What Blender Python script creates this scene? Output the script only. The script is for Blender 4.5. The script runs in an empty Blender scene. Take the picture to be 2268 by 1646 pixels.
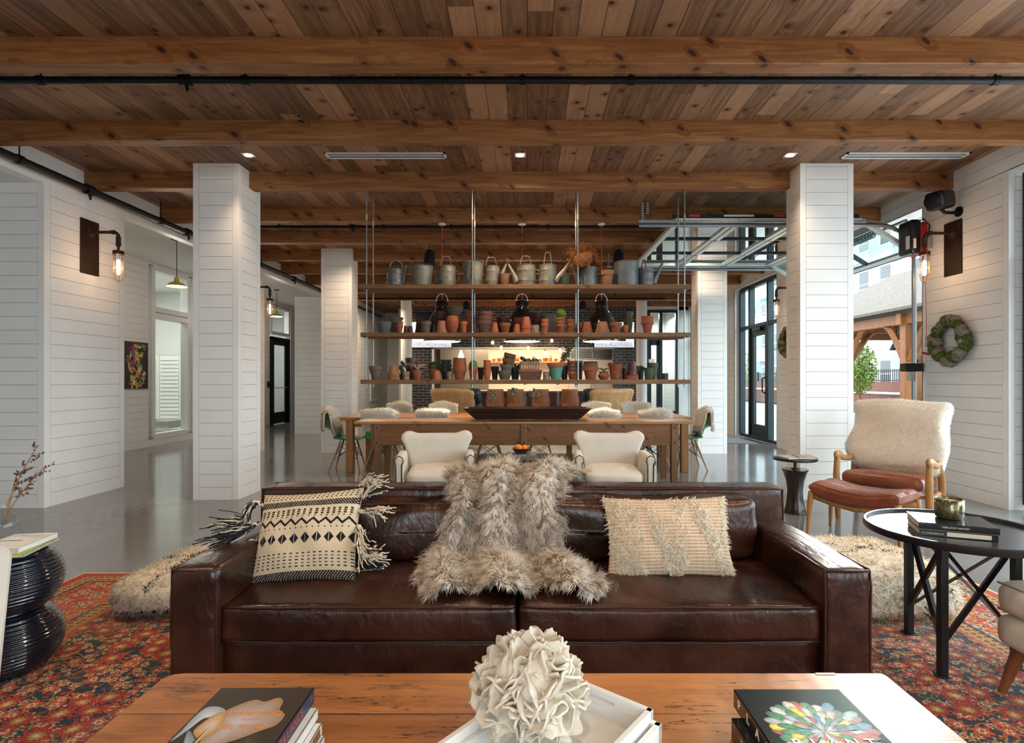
import bpy, math, random
import numpy as np
from mathutils import Vector, Matrix
SC = bpy.context.scene
COL = SC.collection
# ---------------------------------------------------------------- camera
F, CX, CY, EYE = 1209.0, 1168.0, 842.0, 1.27      # focal length in px of a 2268 px wide frame, vanishing point, eye height
def X(px, d): return (px - CX) / F * d
def Z(py, d): return EYE + (CY - py) / F * d
cd = bpy.data.cameras.new('camera'); cam = bpy.data.objects.new('camera', cd); COL.objects.link(cam)
cd.sensor_fit = 'HORIZONTAL'; cd.sensor_width = 36.0; cd.lens = 36.0 * F / 2268
cam.location = (0, 0, EYE); cam.rotation_euler = (math.pi / 2, 0, 0)
cd.shift_x = -(CX - 1134) / 2268; cd.shift_y = (CY - 823) / 2268
cd.clip_start = 0.05; cd.clip_end = 300
SC.camera = cam
# ---------------------------------------------------------------- world, exposure
SC.view_settings.view_transform = 'Standard'; SC.view_settings.look = 'None'
SC.view_settings.gamma = 1; SC.view_settings.use_curve_mapping = False
SC.view_settings.exposure = 0.1
W = bpy.data.worlds.new('sky'); SC.world = W; W.use_nodes = True
bg = W.node_tree.nodes['Background']; bg.inputs[0].default_value = (0.80, 0.92, 1.0, 1); bg.inputs[1].default_value = 6.6
SC.cycles.max_bounces = 7; SC.cycles.diffuse_bounces = 4; SC.cycles.glossy_bounces = 3
SC.cycles.transmission_bounces = 5; SC.cycles.transparent_max_bounces = 12
SC.cycles.caustics_reflective = False; SC.cycles.caustics_refractive = False
SC.cycles.sample_clamp_indirect = 6
def light(name, kind, loc, energy, color=(1, 1, 1), size=.1, rot=(0, 0, 0), **kw):
    l = bpy.data.lights.new(name, kind); l.energy = energy; l.color = color
    o = bpy.data.objects.new(name, l); o.location = loc; o.rotation_euler = rot; COL.objects.link(o)
    if kind == 'AREA':
        l.shape = 'RECTANGLE'; l.size = kw.get('sx', size); l.size_y = kw.get('sy', size)
        if kw.get('portal'): l.cycles.is_portal = True
    elif kind == 'SPOT':
        l.shadow_soft_size = size; l.spot_size = kw.get('angle', 2.0); l.spot_blend = kw.get('blend', .6)
    else: l.shadow_soft_size = size
    return o
R90 = math.pi / 2
# portals steer the sky light through the built openings (they give no light of their own)
light('sky_portal', 'AREA', (4.9, 1.0, 1.65), 1, sx=3.3, sy=8.4, rot=(0, R90, 0), portal=True)
light('sky_portal', 'AREA', (4.9, 7.8, 1.6), 1, sx=3.2, sy=2.6, rot=(0, R90, 0), portal=True)
light('sky_portal', 'AREA', (4.9, 12.9, 1.65), 1, sx=3.3, sy=6.0, rot=(0, R90, 0), portal=True)
light('sky_portal', 'AREA', (0, -3.6, 1.7), 1, sx=8.6, sy=3.0, rot=(R90, 0, 0), portal=True)
# added fill boosting the sky light at the right windows and behind the camera
light('window_daylight', 'AREA', (4.62, 1.0, 1.7), 120, (.90, .96, 1.0), sx=3.1, sy=8.2, rot=(0, R90, 0))
light('window_daylight', 'AREA', (0, -3.45, 1.75), 45, (1.0, .97, .93), sx=8.2, sy=2.9, rot=(R90, 0, 0))
# low sun from behind the garden side, coming in by the garage opening and the glazed side door
_d = Vector((-.57 * math.cos(.33), -.82 * math.cos(.33), -math.sin(.33)))
_s = light('sun', 'SUN', (12, 20, 9), 4.8, (1, .95, .88), .1); _s.data.angle = .035; _s.rotation_euler = _d.to_track_quat('-Z', 'Y').to_euler()
# recessed ceiling spots: one row seen, the other rows added as fill without fixtures
CAN_X = (-2.85, -0.07, 2.67)
for cy, e_, an in ((5.55, 55, 1.7), (2.6, 115, 2.6), (-0.6, 115, 2.6)):
    for cx in CAN_X:
        wide = cy > 5 and abs(cx) < 1
        light('ceiling_spot_beam', 'SPOT', (cx, cy, 3.54), 170 if wide else e_, (1, .74, .50), .06, angle=2.75 if wide else an, blend=1.)
for cy in (8.9, 11.3):
    for cx in CAN_X:
        light('ceiling_spot_beam', 'SPOT', (cx, cy, 3.54), 80, (1, .74, .50), .05, angle=2.5, blend=.8)
# ---------------------------------------------------------------- node expressions
class E:
    def __init__(s, nt, k): s.nt = nt; s.k = k
    def m(s, op, b=None, c=None):
        n = s.nt.nodes.new('ShaderNodeMath'); n.operation = op
        for i, v in enumerate((s, b, c)):
            if v is None: continue
            if isinstance(v, E): s.nt.links.new(v.k, n.inputs[i])
            else: n.inputs[i].default_value = v
        return E(s.nt, n.outputs[0])
    def __add__(s, b): return s.m('ADD', b)
    def __radd__(s, b): return s.m('ADD', b)
    def __sub__(s, b): return s.m('SUBTRACT', b)
    def __rsub__(s, b): return (s * -1) + b
    def __mul__(s, b): return s.m('MULTIPLY', b)
    def __rmul__(s, b): return s.m('MULTIPLY', b)
    def __truediv__(s, b): return s.m('DIVIDE', b)
    def lt(s, b): return s.m('LESS_THAN', b)
    def gt(s, b): return s.m('GREATER_THAN', b)
    def floor(s): return s.m('FLOOR')
    def fract(s): return s.m('FRACT')
    def abs(s): return s.m('ABSOLUTE')
    def band(s, a, b): return s.gt(a) * s.lt(b)
    def ramp(s, a, b):
        n = s.nt.nodes.new('ShaderNodeMapRange'); n.interpolation_type = 'SMOOTHSTEP'
        s.nt.links.new(s.k, n.inputs[0]); n.inputs[1].default_value = a; n.inputs[2].default_value = b
        return E(s.nt, n.outputs[0])
class M:
    """a material being built"""
    def __init__(s, name):
        s.mat = bpy.data.materials.new(name); s.mat.use_nodes = True; s.nt = s.mat.node_tree
        s.b = s.nt.nodes['Principled BSDF']; s.b.inputs['Specular IOR Level'].default_value = .4
    def coords(s, which='Object'):
        n = s.nt.nodes.new('ShaderNodeTexCoord'); q = s.nt.nodes.new('ShaderNodeSeparateXYZ')
        s.nt.links.new(n.outputs[which], q.inputs[0]); s.vec = E(s.nt, n.outputs[which])
        return tuple(E(s.nt, q.outputs[i]) for i in range(3))
    def comb(s, x, y, z=0.0):
        n = s.nt.nodes.new('ShaderNodeCombineXYZ')
        for i, v in enumerate((x, y, z)):
            if isinstance(v, E): s.nt.links.new(v.k, n.inputs[i])
            else: n.inputs[i].default_value = v
        return E(s.nt, n.outputs[0])
    def noise(s, v, scale, detail=3, rough=.55, out=0, dist=0):
        n = s.nt.nodes.new('ShaderNodeTexNoise'); s.nt.links.new(v.k, n.inputs['Vector'])
        n.inputs['Scale'].default_value = scale; n.inputs['Detail'].default_value = detail
        n.inputs['Roughness'].default_value = rough; n.inputs['Distortion'].default_value = dist
        return E(s.nt, n.outputs[out])
    def white(s, v, out=0):
        n = s.nt.nodes.new('ShaderNodeTexWhiteNoise'); s.nt.links.new(v.k, n.inputs['Vector'])
        return E(s.nt, n.outputs[out])
    def vor(s, v, scale, rand=1.0, dim='2D', feature='F1'):
        n = s.nt.nodes.new('ShaderNodeTexVoronoi'); n.voronoi_dimensions = dim; n.feature = feature
        s.nt.links.new(v.k, n.inputs['Vector']); n.inputs['Scale'].default_value = scale
        n.inputs['Randomness'].default_value = rand
        return [E(s.nt, o) for o in n.outputs]
    def sep(s, v):
        q = s.nt.nodes.new('ShaderNodeSeparateXYZ'); s.nt.links.new(v.k, q.inputs[0])
        return tuple(E(s.nt, q.outputs[i]) for i in range(3))
    def mix(s, f, a, b, mode='MIX'):
        n = s.nt.nodes.new('ShaderNodeMix'); n.data_type = 'RGBA'; n.blend_type = mode
        for i, v in ((0, f), (6, a), (7, b)):
            if isinstance(v, E): s.nt.links.new(v.k, n.inputs[i])
            elif i == 0: n.inputs[i].default_value = v
            else: n.inputs[i].default_value = tuple(v) + (1,)
        return E(s.nt, n.outputs[2])
    def attr(s, name='Col'):
        n = s.nt.nodes.new('ShaderNodeAttribute'); n.attribute_name = name
        return E(s.nt, n.outputs[0])
    def inp(s, name, v):
        if isinstance(v, E): s.nt.links.new(v.k, s.b.inputs[name])
        elif isinstance(v, (tuple, list)): s.b.inputs[name].default_value = tuple(v) + (1,)
        else: s.b.inputs[name].default_value = v
        return s
    def bump(s, h, strength=.3, dist=.01, prev=None):
        n = s.nt.nodes.new('ShaderNodeBump'); n.inputs['Strength'].default_value = strength
        n.inputs['Distance'].default_value = dist; s.nt.links.new(h.k, n.inputs['Height'])
        if prev: s.nt.links.new(prev.outputs[0], n.inputs['Normal'])
        s.nt.links.new(n.outputs[0], s.b.inputs['Normal']); return n
def scaled(m, x, y, z, a, b, c): return m.comb(x * a, y * b, z * c)
MATS = {}
def plain(name, col, rough=.5, metal=0., var=.0, scale=8., bump=0., bscale=60., emit=None, spec=.4, alpha=None, trans=0., coat=0., col2=None, sheen=0):
    m = M(name); m.inp('Roughness', rough); m.inp('Metallic', metal); m.inp('Specular IOR Level', spec)
    if var or bump or col2:
        x, y, z = m.coords()
        if col2 or var:
            n = m.noise(m.vec, scale, 4, .6).ramp(.3, .7)
            c2 = col2 or tuple(c * (1 - var) for c in col)
            m.inp('Base Color', m.mix(n, col, c2))
        else: m.inp('Base Color', col)
        if bump: m.bump(m.noise(m.vec, bscale, 3), bump, .004)
    else: m.inp('Base Color', col)
    if emit: m.inp('Emission Color', emit[0]); m.inp('Emission Strength', emit[1])
    if trans: m.inp('Transmission Weight', trans); m.inp('IOR', 1.45)
    if coat: m.inp('Coat Weight', coat); m.inp('Coat Roughness', .08)
    if sheen: m.inp('Sheen Weight', sheen)
    MATS[name] = m.mat; return m.mat
def wood(name, c1, c2, axis='X', plank=0., joint=3.0, rough=.55, knots=0., kr=.06, gs=1., vary=.35, saw=0., stain=0., spec=.35, cracks=0.):
    m = M(name); x, y, z = m.coords()
    g, t, u = {'X': (x, y, z), 'Y': (y, x, z), 'Z': (z, x, y)}[axis]
    ids = None; lum = None
    if plank:
        pid = (t / plank).floor()
        off = m.white(m.comb(pid, 3.3)) * joint * 1.7
        jid = ((g + off) / joint).floor()
        ids = m.white(m.comb(pid, jid, 1.7)); hue = m.white(m.comb(pid, jid, 9.1))
        gg = g + ids * 17.0
        kx = g + pid * 7.7
    else: gg = g; kx = g + u * .73
    kd = m.vor(m.comb(kx, t + u * .9), 3.2, 1.0)[0]
    pull = (1.0 - kd.ramp(0, .28)) * .10
    grain = m.noise(m.comb(gg * .9 * gs, (t + pull) * 14 * gs, u * 14 * gs), 1.6, 5, .62, dist=.6)
    fine = m.noise(m.comb(gg * 6 * gs, t * 130 * gs, u * 130 * gs), 1.0, 2, .5)
    f = grain.ramp(.34, .68)
    col = m.mix(f, c1, c2)
    col = m.mix(fine.ramp(.3, .75) * .35, col, tuple(c * .55 for c in c1))
    if plank:
        col = m.mix(ids * vary, col, tuple(c * .42 for c in c1))
        col = m.mix(hue.ramp(.55, 1.) * .45, col, tuple(min(1, c * 1.55) for c in c2))
        e1 = ((t / plank).fract() - .5).abs().gt(.5 - .0022 / plank)
        e2 = (((g + off) / joint).fract() - .5).abs().gt(.5 - .0015 / joint)
        line = e1.m('MAXIMUM', e2)
        col = m.mix(line, col, (.012, .007, .004))
    if knots:
        kk = 1.0 - kd.ramp(kr * .45, kr)
        kn = m.noise(m.comb(kx, t), 2.3, 1)
        kk = kk * kn.gt(.5 - knots * .5)
        halo = (1.0 - kd.ramp(kr, kr * 2.6)) * kn.gt(.5 - knots * .5) * .45
        col = m.mix(halo, col, (c1[0] * .62, c1[1] * .42, c1[2] * .3))
        col = m.mix(kk, col, (.045, .016, .008))
    if stain:
        st = m.noise(m.comb(g * 2.2, t * 5, u * 3), 1.4, 5, .7).ramp(.55, .70) * stain
        col = m.mix(st, col, (.06, .03, .018))
    if cracks:
        ck = (m.noise(m.comb(g * 1.5 + 3, t * 16, u), 1.5, 4, .6) - .5).abs().lt(.007) * m.noise(m.comb(g * 1.1, t * 3, u), 1.7, 2).gt(.56)
        wear = m.noise(m.comb(g * 3, t * 22, u), 1.3, 6, .75).ramp(.52, .64); blot = m.noise(m.comb(g * 1.3 + 7, t * 2.2, u), 1.2, 4, .6).ramp(.46, .66)
        col = m.mix(wear * .55, col, tuple(c * .42 for c in c1)); col = m.mix(blot * .5, col, tuple(min(1, c * 1.5) for c in c2)); col = m.mix(ck, col, (.03, .014, .007))
    m.inp('Base Color', col); m.inp('Roughness', rough); m.inp('Specular IOR Level', spec)
    h = fine
    if saw: h = fine + (g * 95.).m('SINE') * saw
    m.bump(h, .22, .003)
    MATS[name] = m.mat; return m.mat
# ---------------------------------------------------------------- mesh builder
def rotz(a): c, s = math.cos(a), math.sin(a); return np.array([[c, -s, 0], [s, c, 0], [0, 0, 1.]])
def rotx(a): c, s = math.cos(a), math.sin(a); return np.array([[1, 0, 0], [0, c, -s], [0, s, c]])
def roty(a): c, s = math.cos(a), math.sin(a); return np.array([[c, 0, s], [0, 1, 0], [-s, 0, c]])
class MB:
    def __init__(s): s.v = []; s.f = []; s.n = 0; s.c = []
    def add(s, V, Fc, col=None):
        V = np.asarray(V, float).reshape(-1, 3)
        s.v.append(V); s.f += [tuple(i + s.n for i in f) for f in Fc]; s.n += len(V)
        s.c.append(np.tile(np.array((col or (1, 1, 1)) + (1,), float), (len(V), 1)) if col is None or isinstance(col, tuple) else np.c_[col, np.ones(len(V))])
        return s
    def box(s, x0, x1, y0, y1, z0, z1, R=None, o=(0, 0, 0), col=None):
        V = np.array([[x, y, z] for x in (x0, x1) for y in (y0, y1) for z in (z0, z1)])
        if R is not None: V = V @ R.T
        return s.add(V + np.array(o), [(0, 1, 3, 2), (4, 6, 7, 5), (0, 4, 5, 1), (2, 3, 7, 6), (0, 2, 6, 4), (1, 5, 7, 3)], col)
    def cbox(s, c, size, R=None, col=None):
        a, b, d = (k / 2 for k in size); return s.box(-a, a, -b, b, -d, d, R, c, col)
    def taper(s, p0, p1, s0, s1, col=None):
        """square bar from p0 (size s0=(a,b)) to p1 (size s1), sections horizontal"""
        V = []
        for p, q in ((p0, s0), (p1, s1)):
            for dx, dy in ((-1, -1), (1, -1), (1, 1), (-1, 1)): V.append((p[0] + dx * q[0] / 2, p[1] + dy * q[1] / 2, p[2]))
        return s.add(V, [(3, 2, 1, 0), (4, 5, 6, 7), (0, 1, 5, 4), (1, 2, 6, 5), (2, 3, 7, 6), (3, 0, 4, 7)], col)
    def prism(s, pts, h0, h1, axis='z', col=None, R=None, o=(0, 0, 0)):
        n = len(pts); V = []
        for h in (h0, h1):
            for a, b in pts: V.append({'z': (a, b, h), 'y': (a, h, b), 'x': (h, a, b)}[axis])
        V = np.array(V, float)
        if R is not None: V = V @ R.T
        fc = [tuple(range(n - 1, -1, -1)), tuple(range(n, 2 * n))] + [(i, (i + 1) % n, n + (i + 1) % n, n + i) for i in range(n)]
        return s.add(V + np.array(o), fc, col)
    def lathe(s, prof, n=24, o=(0, 0, 0), R=None, col=None, wob=0., sx=1., sy=1., cap=True):
        th = np.arange(n) * 2 * math.pi / n; V = []
        for r, z in prof:
            rr = r * (1 + wob * np.cos(th * n / 2)) if wob else r
            V.append(np.c_[rr * np.cos(th) * sx, rr * np.sin(th) * sy, np.full(n, z)])
        V = np.concatenate(V); k = len(prof)
        fc = [(i * n + j, i * n + (j + 1) % n, (i + 1) * n + (j + 1) % n, (i + 1) * n + j) for i in range(k - 1) for j in range(n)]
        if cap and prof[0][0] > 1e-4: fc.append(tuple(range(n - 1, -1, -1)))
        if cap and prof[-1][0] > 1e-4: fc.append(tuple((k - 1) * n + j for j in range(n)))
        if R is not None: V = V @ R.T
        return s.add(V + np.array(o), fc, col)
    def tube(s, pts, r, n=8, col=None, closed=False, flat=None):
        P = np.asarray(pts, float); k = len(P)
        rr = np.full(k, r, float) if np.isscalar(r) else np.asarray(r, float)
        T = np.zeros_like(P); T[1:-1] = P[2:] - P[:-2]; T[0] = P[1] - P[0]; T[-1] = P[-1] - P[-2]
        if closed: T[0] = P[1] - P[-1]; T[-1] = P[0] - P[-2]
        T /= np.linalg.norm(T, axis=1)[:, None] + 1e-12
        a = np.array([0, 0, 1.]) if abs(T[0][2]) < .9 else np.array([1., 0, 0])
        u = np.cross(T[0], a); u /= np.linalg.norm(u); V = []
        th = np.arange(n) * 2 * math.pi / n
        for i in range(k):
            u = u - T[i] * np.dot(u, T[i]); u /= np.linalg.norm(u) + 1e-12; w = np.cross(T[i], u)
            fl = flat or 1.
            V.append(P[i] + rr[i] * (np.outer(np.cos(th), u) + fl * np.outer(np.sin(th), w)))
        V = np.concatenate(V); m = k if closed else k - 1
        fc = [(i * n + j, i * n + (j + 1) % n, ((i + 1) % k) * n + (j + 1) % n, ((i + 1) % k) * n + j) for i in range(m) for j in range(n)]
        if not closed: fc += [tuple(range(n - 1, -1, -1)), tuple((k - 1) * n + j for j in range(n))]
        return s.add(V, fc, col)
    def ball(s, c, r, n=12, m=8, sc=(1, 1, 1), col=None, noise=0., seed=0):
        rg = np.random.default_rng(seed)
        prof = [(math.sin(math.pi * i / m), -math.cos(math.pi * i / m)) for i in range(m + 1)]
        V = []; fc = []
        for i in range(m + 1):
            for j in range(n):
                t = 2 * math.pi * j / n; q = 1 + noise * rg.uniform(-1, 1)
                V.append((prof[i][0] * math.cos(t) * q, prof[i][0] * math.sin(t) * q, prof[i][1] * q))
        fc = [(i * n + j, i * n + (j + 1) % n, (i + 1) * n + (j + 1) % n, (i + 1) * n + j) for i in range(m) for j in range(n)]
        return s.add(np.array(V) * r * np.array(sc) + np.array(c), fc, col)
    def grid(s, G, col=None, closed_u=False):
        """G: (nu,nv,3) array"""
        nu, nv = G.shape[:2]; mu = nu if closed_u else nu - 1
        fc = [(i * nv + j, ((i + 1) % nu) * nv + j, ((i + 1) % nu) * nv + j + 1, i * nv + j + 1) for i in range(mu) for j in range(nv - 1)]
        if col is not None and not isinstance(col, tuple): col = np.asarray(col).reshape(-1, 3)
        return s.add(G.reshape(-1, 3), fc, col)
    def arrays(s): return np.concatenate(s.v), s.f
    def xform(s, R=None, o=(0, 0, 0)):
        s.v = [(v @ R.T if R is not None else v) + np.array(o) for v in s.v]; return s
    def build(s, name, mat, parent=None, loc=None, smooth=False, bevel=0., seg=2, subd=0, color=False, solid=0.):
        me = bpy.data.meshes.new(name); V, Fc = s.arrays()
        me.from_pydata(V.tolist(), [], Fc); me.update()
        if color:
            a = me.color_attributes.new('Col', 'FLOAT_COLOR', 'POINT'); a.data.foreach_set('color', np.concatenate(s.c).astype(np.float32).ravel())
        if mat: me.materials.append(mat if not isinstance(mat, str) else MATS[mat])
        if smooth or bevel:
            me.polygons.foreach_set('use_smooth', [True] * len(me.polygons))
            if smooth == 'auto' or bevel: me.set_sharp_from_angle(angle=math.radians(40))
        o = bpy.data.objects.new(name, me); COL.objects.link(o)
        if parent: o.parent = parent
        if loc is not None: o.location = loc
        if solid: q = o.modifiers.new('s', 'SOLIDIFY'); q.thickness = solid; q.offset = 0
        if bevel: q = o.modifiers.new('b', 'BEVEL'); q.width = bevel; q.segments = seg; q.limit_method = 'ANGLE'; q.angle_limit = math.radians(40)
        if subd: q = o.modifiers.new('d', 'SUBSURF'); q.levels = q.render_levels = subd
        return o
def tag(o, label=None, cat=None, group=None, kind=None):
    for k, v in (('label', label), ('category', cat), ('group', group), ('kind', kind)):
        if v: o[k] = v
    return o
def thing(name, label, cat, loc=(0, 0, 0), rz=0., group=None):
    o = bpy.data.objects.new(name, None); o.empty_display_size = .1; COL.objects.link(o)
    o.location = loc; o.rotation_euler = (0, 0, rz); return tag(o, label, cat, group)
def copy_tree(o, loc=None, rz=None, label=None, parent=None):
    c = o.copy(); COL.objects.link(c)
    if parent: c.parent = parent
    if loc is not None: c.location = loc
    if rz is not None: c.rotation_euler = (0, 0, rz)
    if label: c['label'] = label
    for ch in list(o.children): copy_tree(ch, parent=c)
    return c
def struct(name, mb, mat, **kw): return tag(mb.build(name, mat, **kw), kind='structure')
def raw_mesh(name, V, quads, tris, mat, parent=None, cols=None, smooth=True, normals=None):
    """fast mesh from numpy: quads (n,4), tris (m,3)"""
    me = bpy.data.meshes.new(name); nq, ntr = len(quads), len(tris)
    me.vertices.add(len(V)); me.vertices.foreach_set('co', np.asarray(V, np.float32).ravel())
    loops = np.concatenate([np.asarray(quads, np.int32).ravel(), np.asarray(tris, np.int32).ravel()])
    me.loops.add(len(loops)); me.loops.foreach_set('vertex_index', loops)
    me.polygons.add(nq + ntr)
    st = np.concatenate([np.arange(nq) * 4, nq * 4 + np.arange(ntr) * 3]).astype(np.int32)
    me.polygons.foreach_set('loop_start', st)
    me.polygons.foreach_set('use_smooth', [smooth] * (nq + ntr))
    me.update(calc_edges=True)
    if normals is not None: me.attributes.new('FN', 'FLOAT_VECTOR', 'POINT').data.foreach_set('vector', np.asarray(normals, np.float32).ravel())
    if cols is not None:
        a = me.color_attributes.new('Col', 'FLOAT_COLOR', 'POINT'); a.data.foreach_set('color', np.c_[cols, np.ones(len(cols))].astype(np.float32).ravel())
    me.materials.append(MATS[mat] if isinstance(mat, str) else mat)
    o = bpy.data.objects.new(name, me); COL.objects.link(o)
    if parent: o.parent = parent
    return o
def scatter(V, Fc, n, rg):
    """area-weighted random points with normals on a polygon mesh"""
    T = []
    for f in Fc:
        for i in range(1, len(f) - 1): T.append((f[0], f[i], f[i + 1]))
    T = np.array(T); A, B, C = V[T[:, 0]], V[T[:, 1]], V[T[:, 2]]
    N = np.cross(B - A, C - A); ar = np.linalg.norm(N, axis=1); N = N / (ar[:, None] + 1e-12)
    VN = np.zeros_like(V)
    for k in range(3): np.add.at(VN, T[:, k], N * ar[:, None])
    VN /= np.linalg.norm(VN, axis=1)[:, None] + 1e-12
    i = rg.choice(len(T), n, p=ar / ar.sum()); u = rg.random(n); v = rg.random(n); k = u + v > 1; u[k] = 1 - u[k]; v[k] = 1 - v[k]
    w = 1 - u - v
    P = A[i] * w[:, None] + B[i] * u[:, None] + C[i] * v[:, None]
    NN = VN[T[i, 0]] * w[:, None] + VN[T[i, 1]] * u[:, None] + VN[T[i, 2]] * v[:, None]
    return P, NN / (np.linalg.norm(NN, axis=1)[:, None] + 1e-12)
def fur(name, P, N, comb, length, width, c0, c1, mat='fur', parent=None, rg=None, lift=.5, clump=.0, curl=.25):
    """strands as tapered blades: comb = direction field, c0/c1 = root / tip colours (n,3)"""
    n = len(P); L = np.broadcast_to(length, (n,)) * rg.uniform(.65, 1.2, n)
    if clump:
        cell = np.floor(P / clump).astype(int); hsh = (cell[:, 0] * 73856093 ^ cell[:, 1] * 19349663 ^ cell[:, 2] * 83492791) % 9973
        cr = np.random.default_rng(5).normal(0, .42, (9973, 3))[hsh]; comb = comb + cr
    D = N * lift + comb + rg.normal(0, curl, (n, 3)); D /= np.linalg.norm(D, axis=1)[:, None] + 1e-9
    Bn = comb * 1.2 + rg.normal(0, curl * 1.6, (n, 3)) - np.array([0, 0, .5])
    p0 = P - N * .003; p1 = p0 + D * (L * .36)[:, None]; d2 = D + Bn * .35; d2 /= np.linalg.norm(d2, axis=1)[:, None]
    p2 = p1 + d2 * (L * .34)[:, None]; d3 = d2 + Bn * .4; d3 /= np.linalg.norm(d3, axis=1)[:, None]; p3 = p2 + d3 * (L * .32)[:, None]
    S = np.cross(D, N + rg.normal(0, .38, (n, 3))); S /= np.linalg.norm(S, axis=1)[:, None] + 1e-9; S *= width / 2
    V = np.stack([p0 - S, p0 + S, p1 - S * .9, p1 + S * .9, p2 - S * .6, p2 + S * .6, p3], 1).reshape(-1, 3)
    b = np.arange(n)[:, None] * 7
    q = np.concatenate([b + np.array([[0, 1, 3, 2]]), b + np.array([[2, 3, 5, 4]])]); t = b + np.array([[4, 5, 6]])
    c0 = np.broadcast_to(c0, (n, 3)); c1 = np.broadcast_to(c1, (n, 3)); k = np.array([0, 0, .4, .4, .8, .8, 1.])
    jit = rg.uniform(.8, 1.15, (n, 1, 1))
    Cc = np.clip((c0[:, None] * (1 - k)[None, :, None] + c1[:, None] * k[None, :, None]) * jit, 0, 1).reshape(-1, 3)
    NV = N + D * .25 + rg.normal(0, .16, (n, 3)); NV /= np.linalg.norm(NV, axis=1)[:, None]
    return raw_mesh(name, V, q, t, mat, parent, Cc, normals=np.repeat(NV, 7, axis=0))
def rounded_box(w, d, h, r=.03, n=10, puff=(0, 0, 0), noise=0., nscale=6., seed=0, sag=0.):
    """soft box mesh centred on the origin; puff = outward bulge along x,y,z faces"""
    N = np.array([w, d, h]) / 2; V = []; Fc = []; base = 0
    t = np.linspace(-1, 1, n + 1); t = np.sign(t) * (1 - (1 - abs(t)) ** 1.35)
    for ax in range(3):
        for sg in (-1, 1):
            a, b = [k for k in range(3) if k != ax]
            U, Wv = np.meshgrid(t, t, indexing='ij'); P = np.zeros((n + 1, n + 1, 3)); P[..., ax] = sg; P[..., a] = U; P[..., b] = Wv
            V.append(P.reshape(-1, 3)); m = n + 1
            for i in range(n):
                for j in range(n):
                    q = [base + i * m + j, base + (i + 1) * m + j, base + (i + 1) * m + j + 1, base + i * m + j + 1]
                    flip = (sg < 0) ^ (ax == 1)
                    Fc.append(tuple(q[::-1] if flip else q))
            base += m * m
    V = np.concatenate(V); P = V * N
    inner = np.maximum(N - r, 1e-4); C = np.clip(P, -inner, inner); dd = P - C; L = np.linalg.norm(dd, axis=1)
    P = np.where(L[:, None] > 1e-9, C + dd / (L[:, None] + 1e-12) * r, P)
    for ax in range(3):
        if puff[ax]:
            a, b = [k for k in range(3) if k != ax]
            w_ = (1 - V[:, a] ** 2) ** .7 * (1 - V[:, b] ** 2) ** .7
            P[:, ax] += V[:, ax] * puff[ax] * w_
    if noise:
        rg = np.random.default_rng(seed)
        for k in range(5):
            q = rg.normal(0, 1, 3) * nscale * (1 + k * .6); ph = rg.random(3) * 6.28
            P += noise / (1 + k * .5) * np.sin(P @ q + ph[0])[:, None] * (V / (np.linalg.norm(V, axis=1)[:, None]))
    if sag: P[:, 2] -= sag * (1 - V[:, 0] ** 2) * (V[:, 2] > 0)
    # weld the seams
    key = {}; idx = np.zeros(len(P), int); out = []
    for i, kk in enumerate(map(tuple, np.round(V, 5))):
        if kk not in key: key[kk] = len(out); out.append(P[i])
        idx[i] = key[kk]
    Fc = [tuple(idx[list(f)]) for f in Fc]
    return np.array(out), Fc
# ================================================================ materials of the room
plain('paint', (.87, .86, .84), .45, var=.05, scale=2.5, bump=.08, bscale=90)
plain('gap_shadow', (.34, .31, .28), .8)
plain('plaster', (.78, .77, .74), .7)
wood('ceiling_planks', (.19, .090, .047), (.38, .215, .120), 'Y', plank=.165, joint=3.1, rough=.5, knots=.5, kr=.075, vary=.55)
wood('beam_wood', (.22, .082, .023), (.37, .165, .058), 'X', rough=.5, knots=.62, kr=.10, saw=.35)
plain('black_pipe', (.012, .012, .014), .38, metal=.3)
plain('black_metal', (.012, .013, .015), .42, metal=.5)
plain('dark_frame', (.018, .032, .038), .4, metal=.3)
plain('galvanized', (.50, .53, .55), .32, metal=.85, var=.2, scale=30)
plain('chrome', (.75, .75, .75), .15, metal=1.)
plain('white_metal', (.82, .82, .80), .4)
plain('black_plastic', (.010, .010, .012), .35)
plain('glow_white', (1, .9, .75), .5, emit=((1, .78, .5), 28.))
plain('glow_bulb', (1, .8, .5), .5, emit=((1, .62, .28), 38.))
plain('glow_shade', (1, .95, .85), .5, emit=((1, .90, .70), 5.))
plain('mail_white', (.85, .86, .84), .4)
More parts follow.
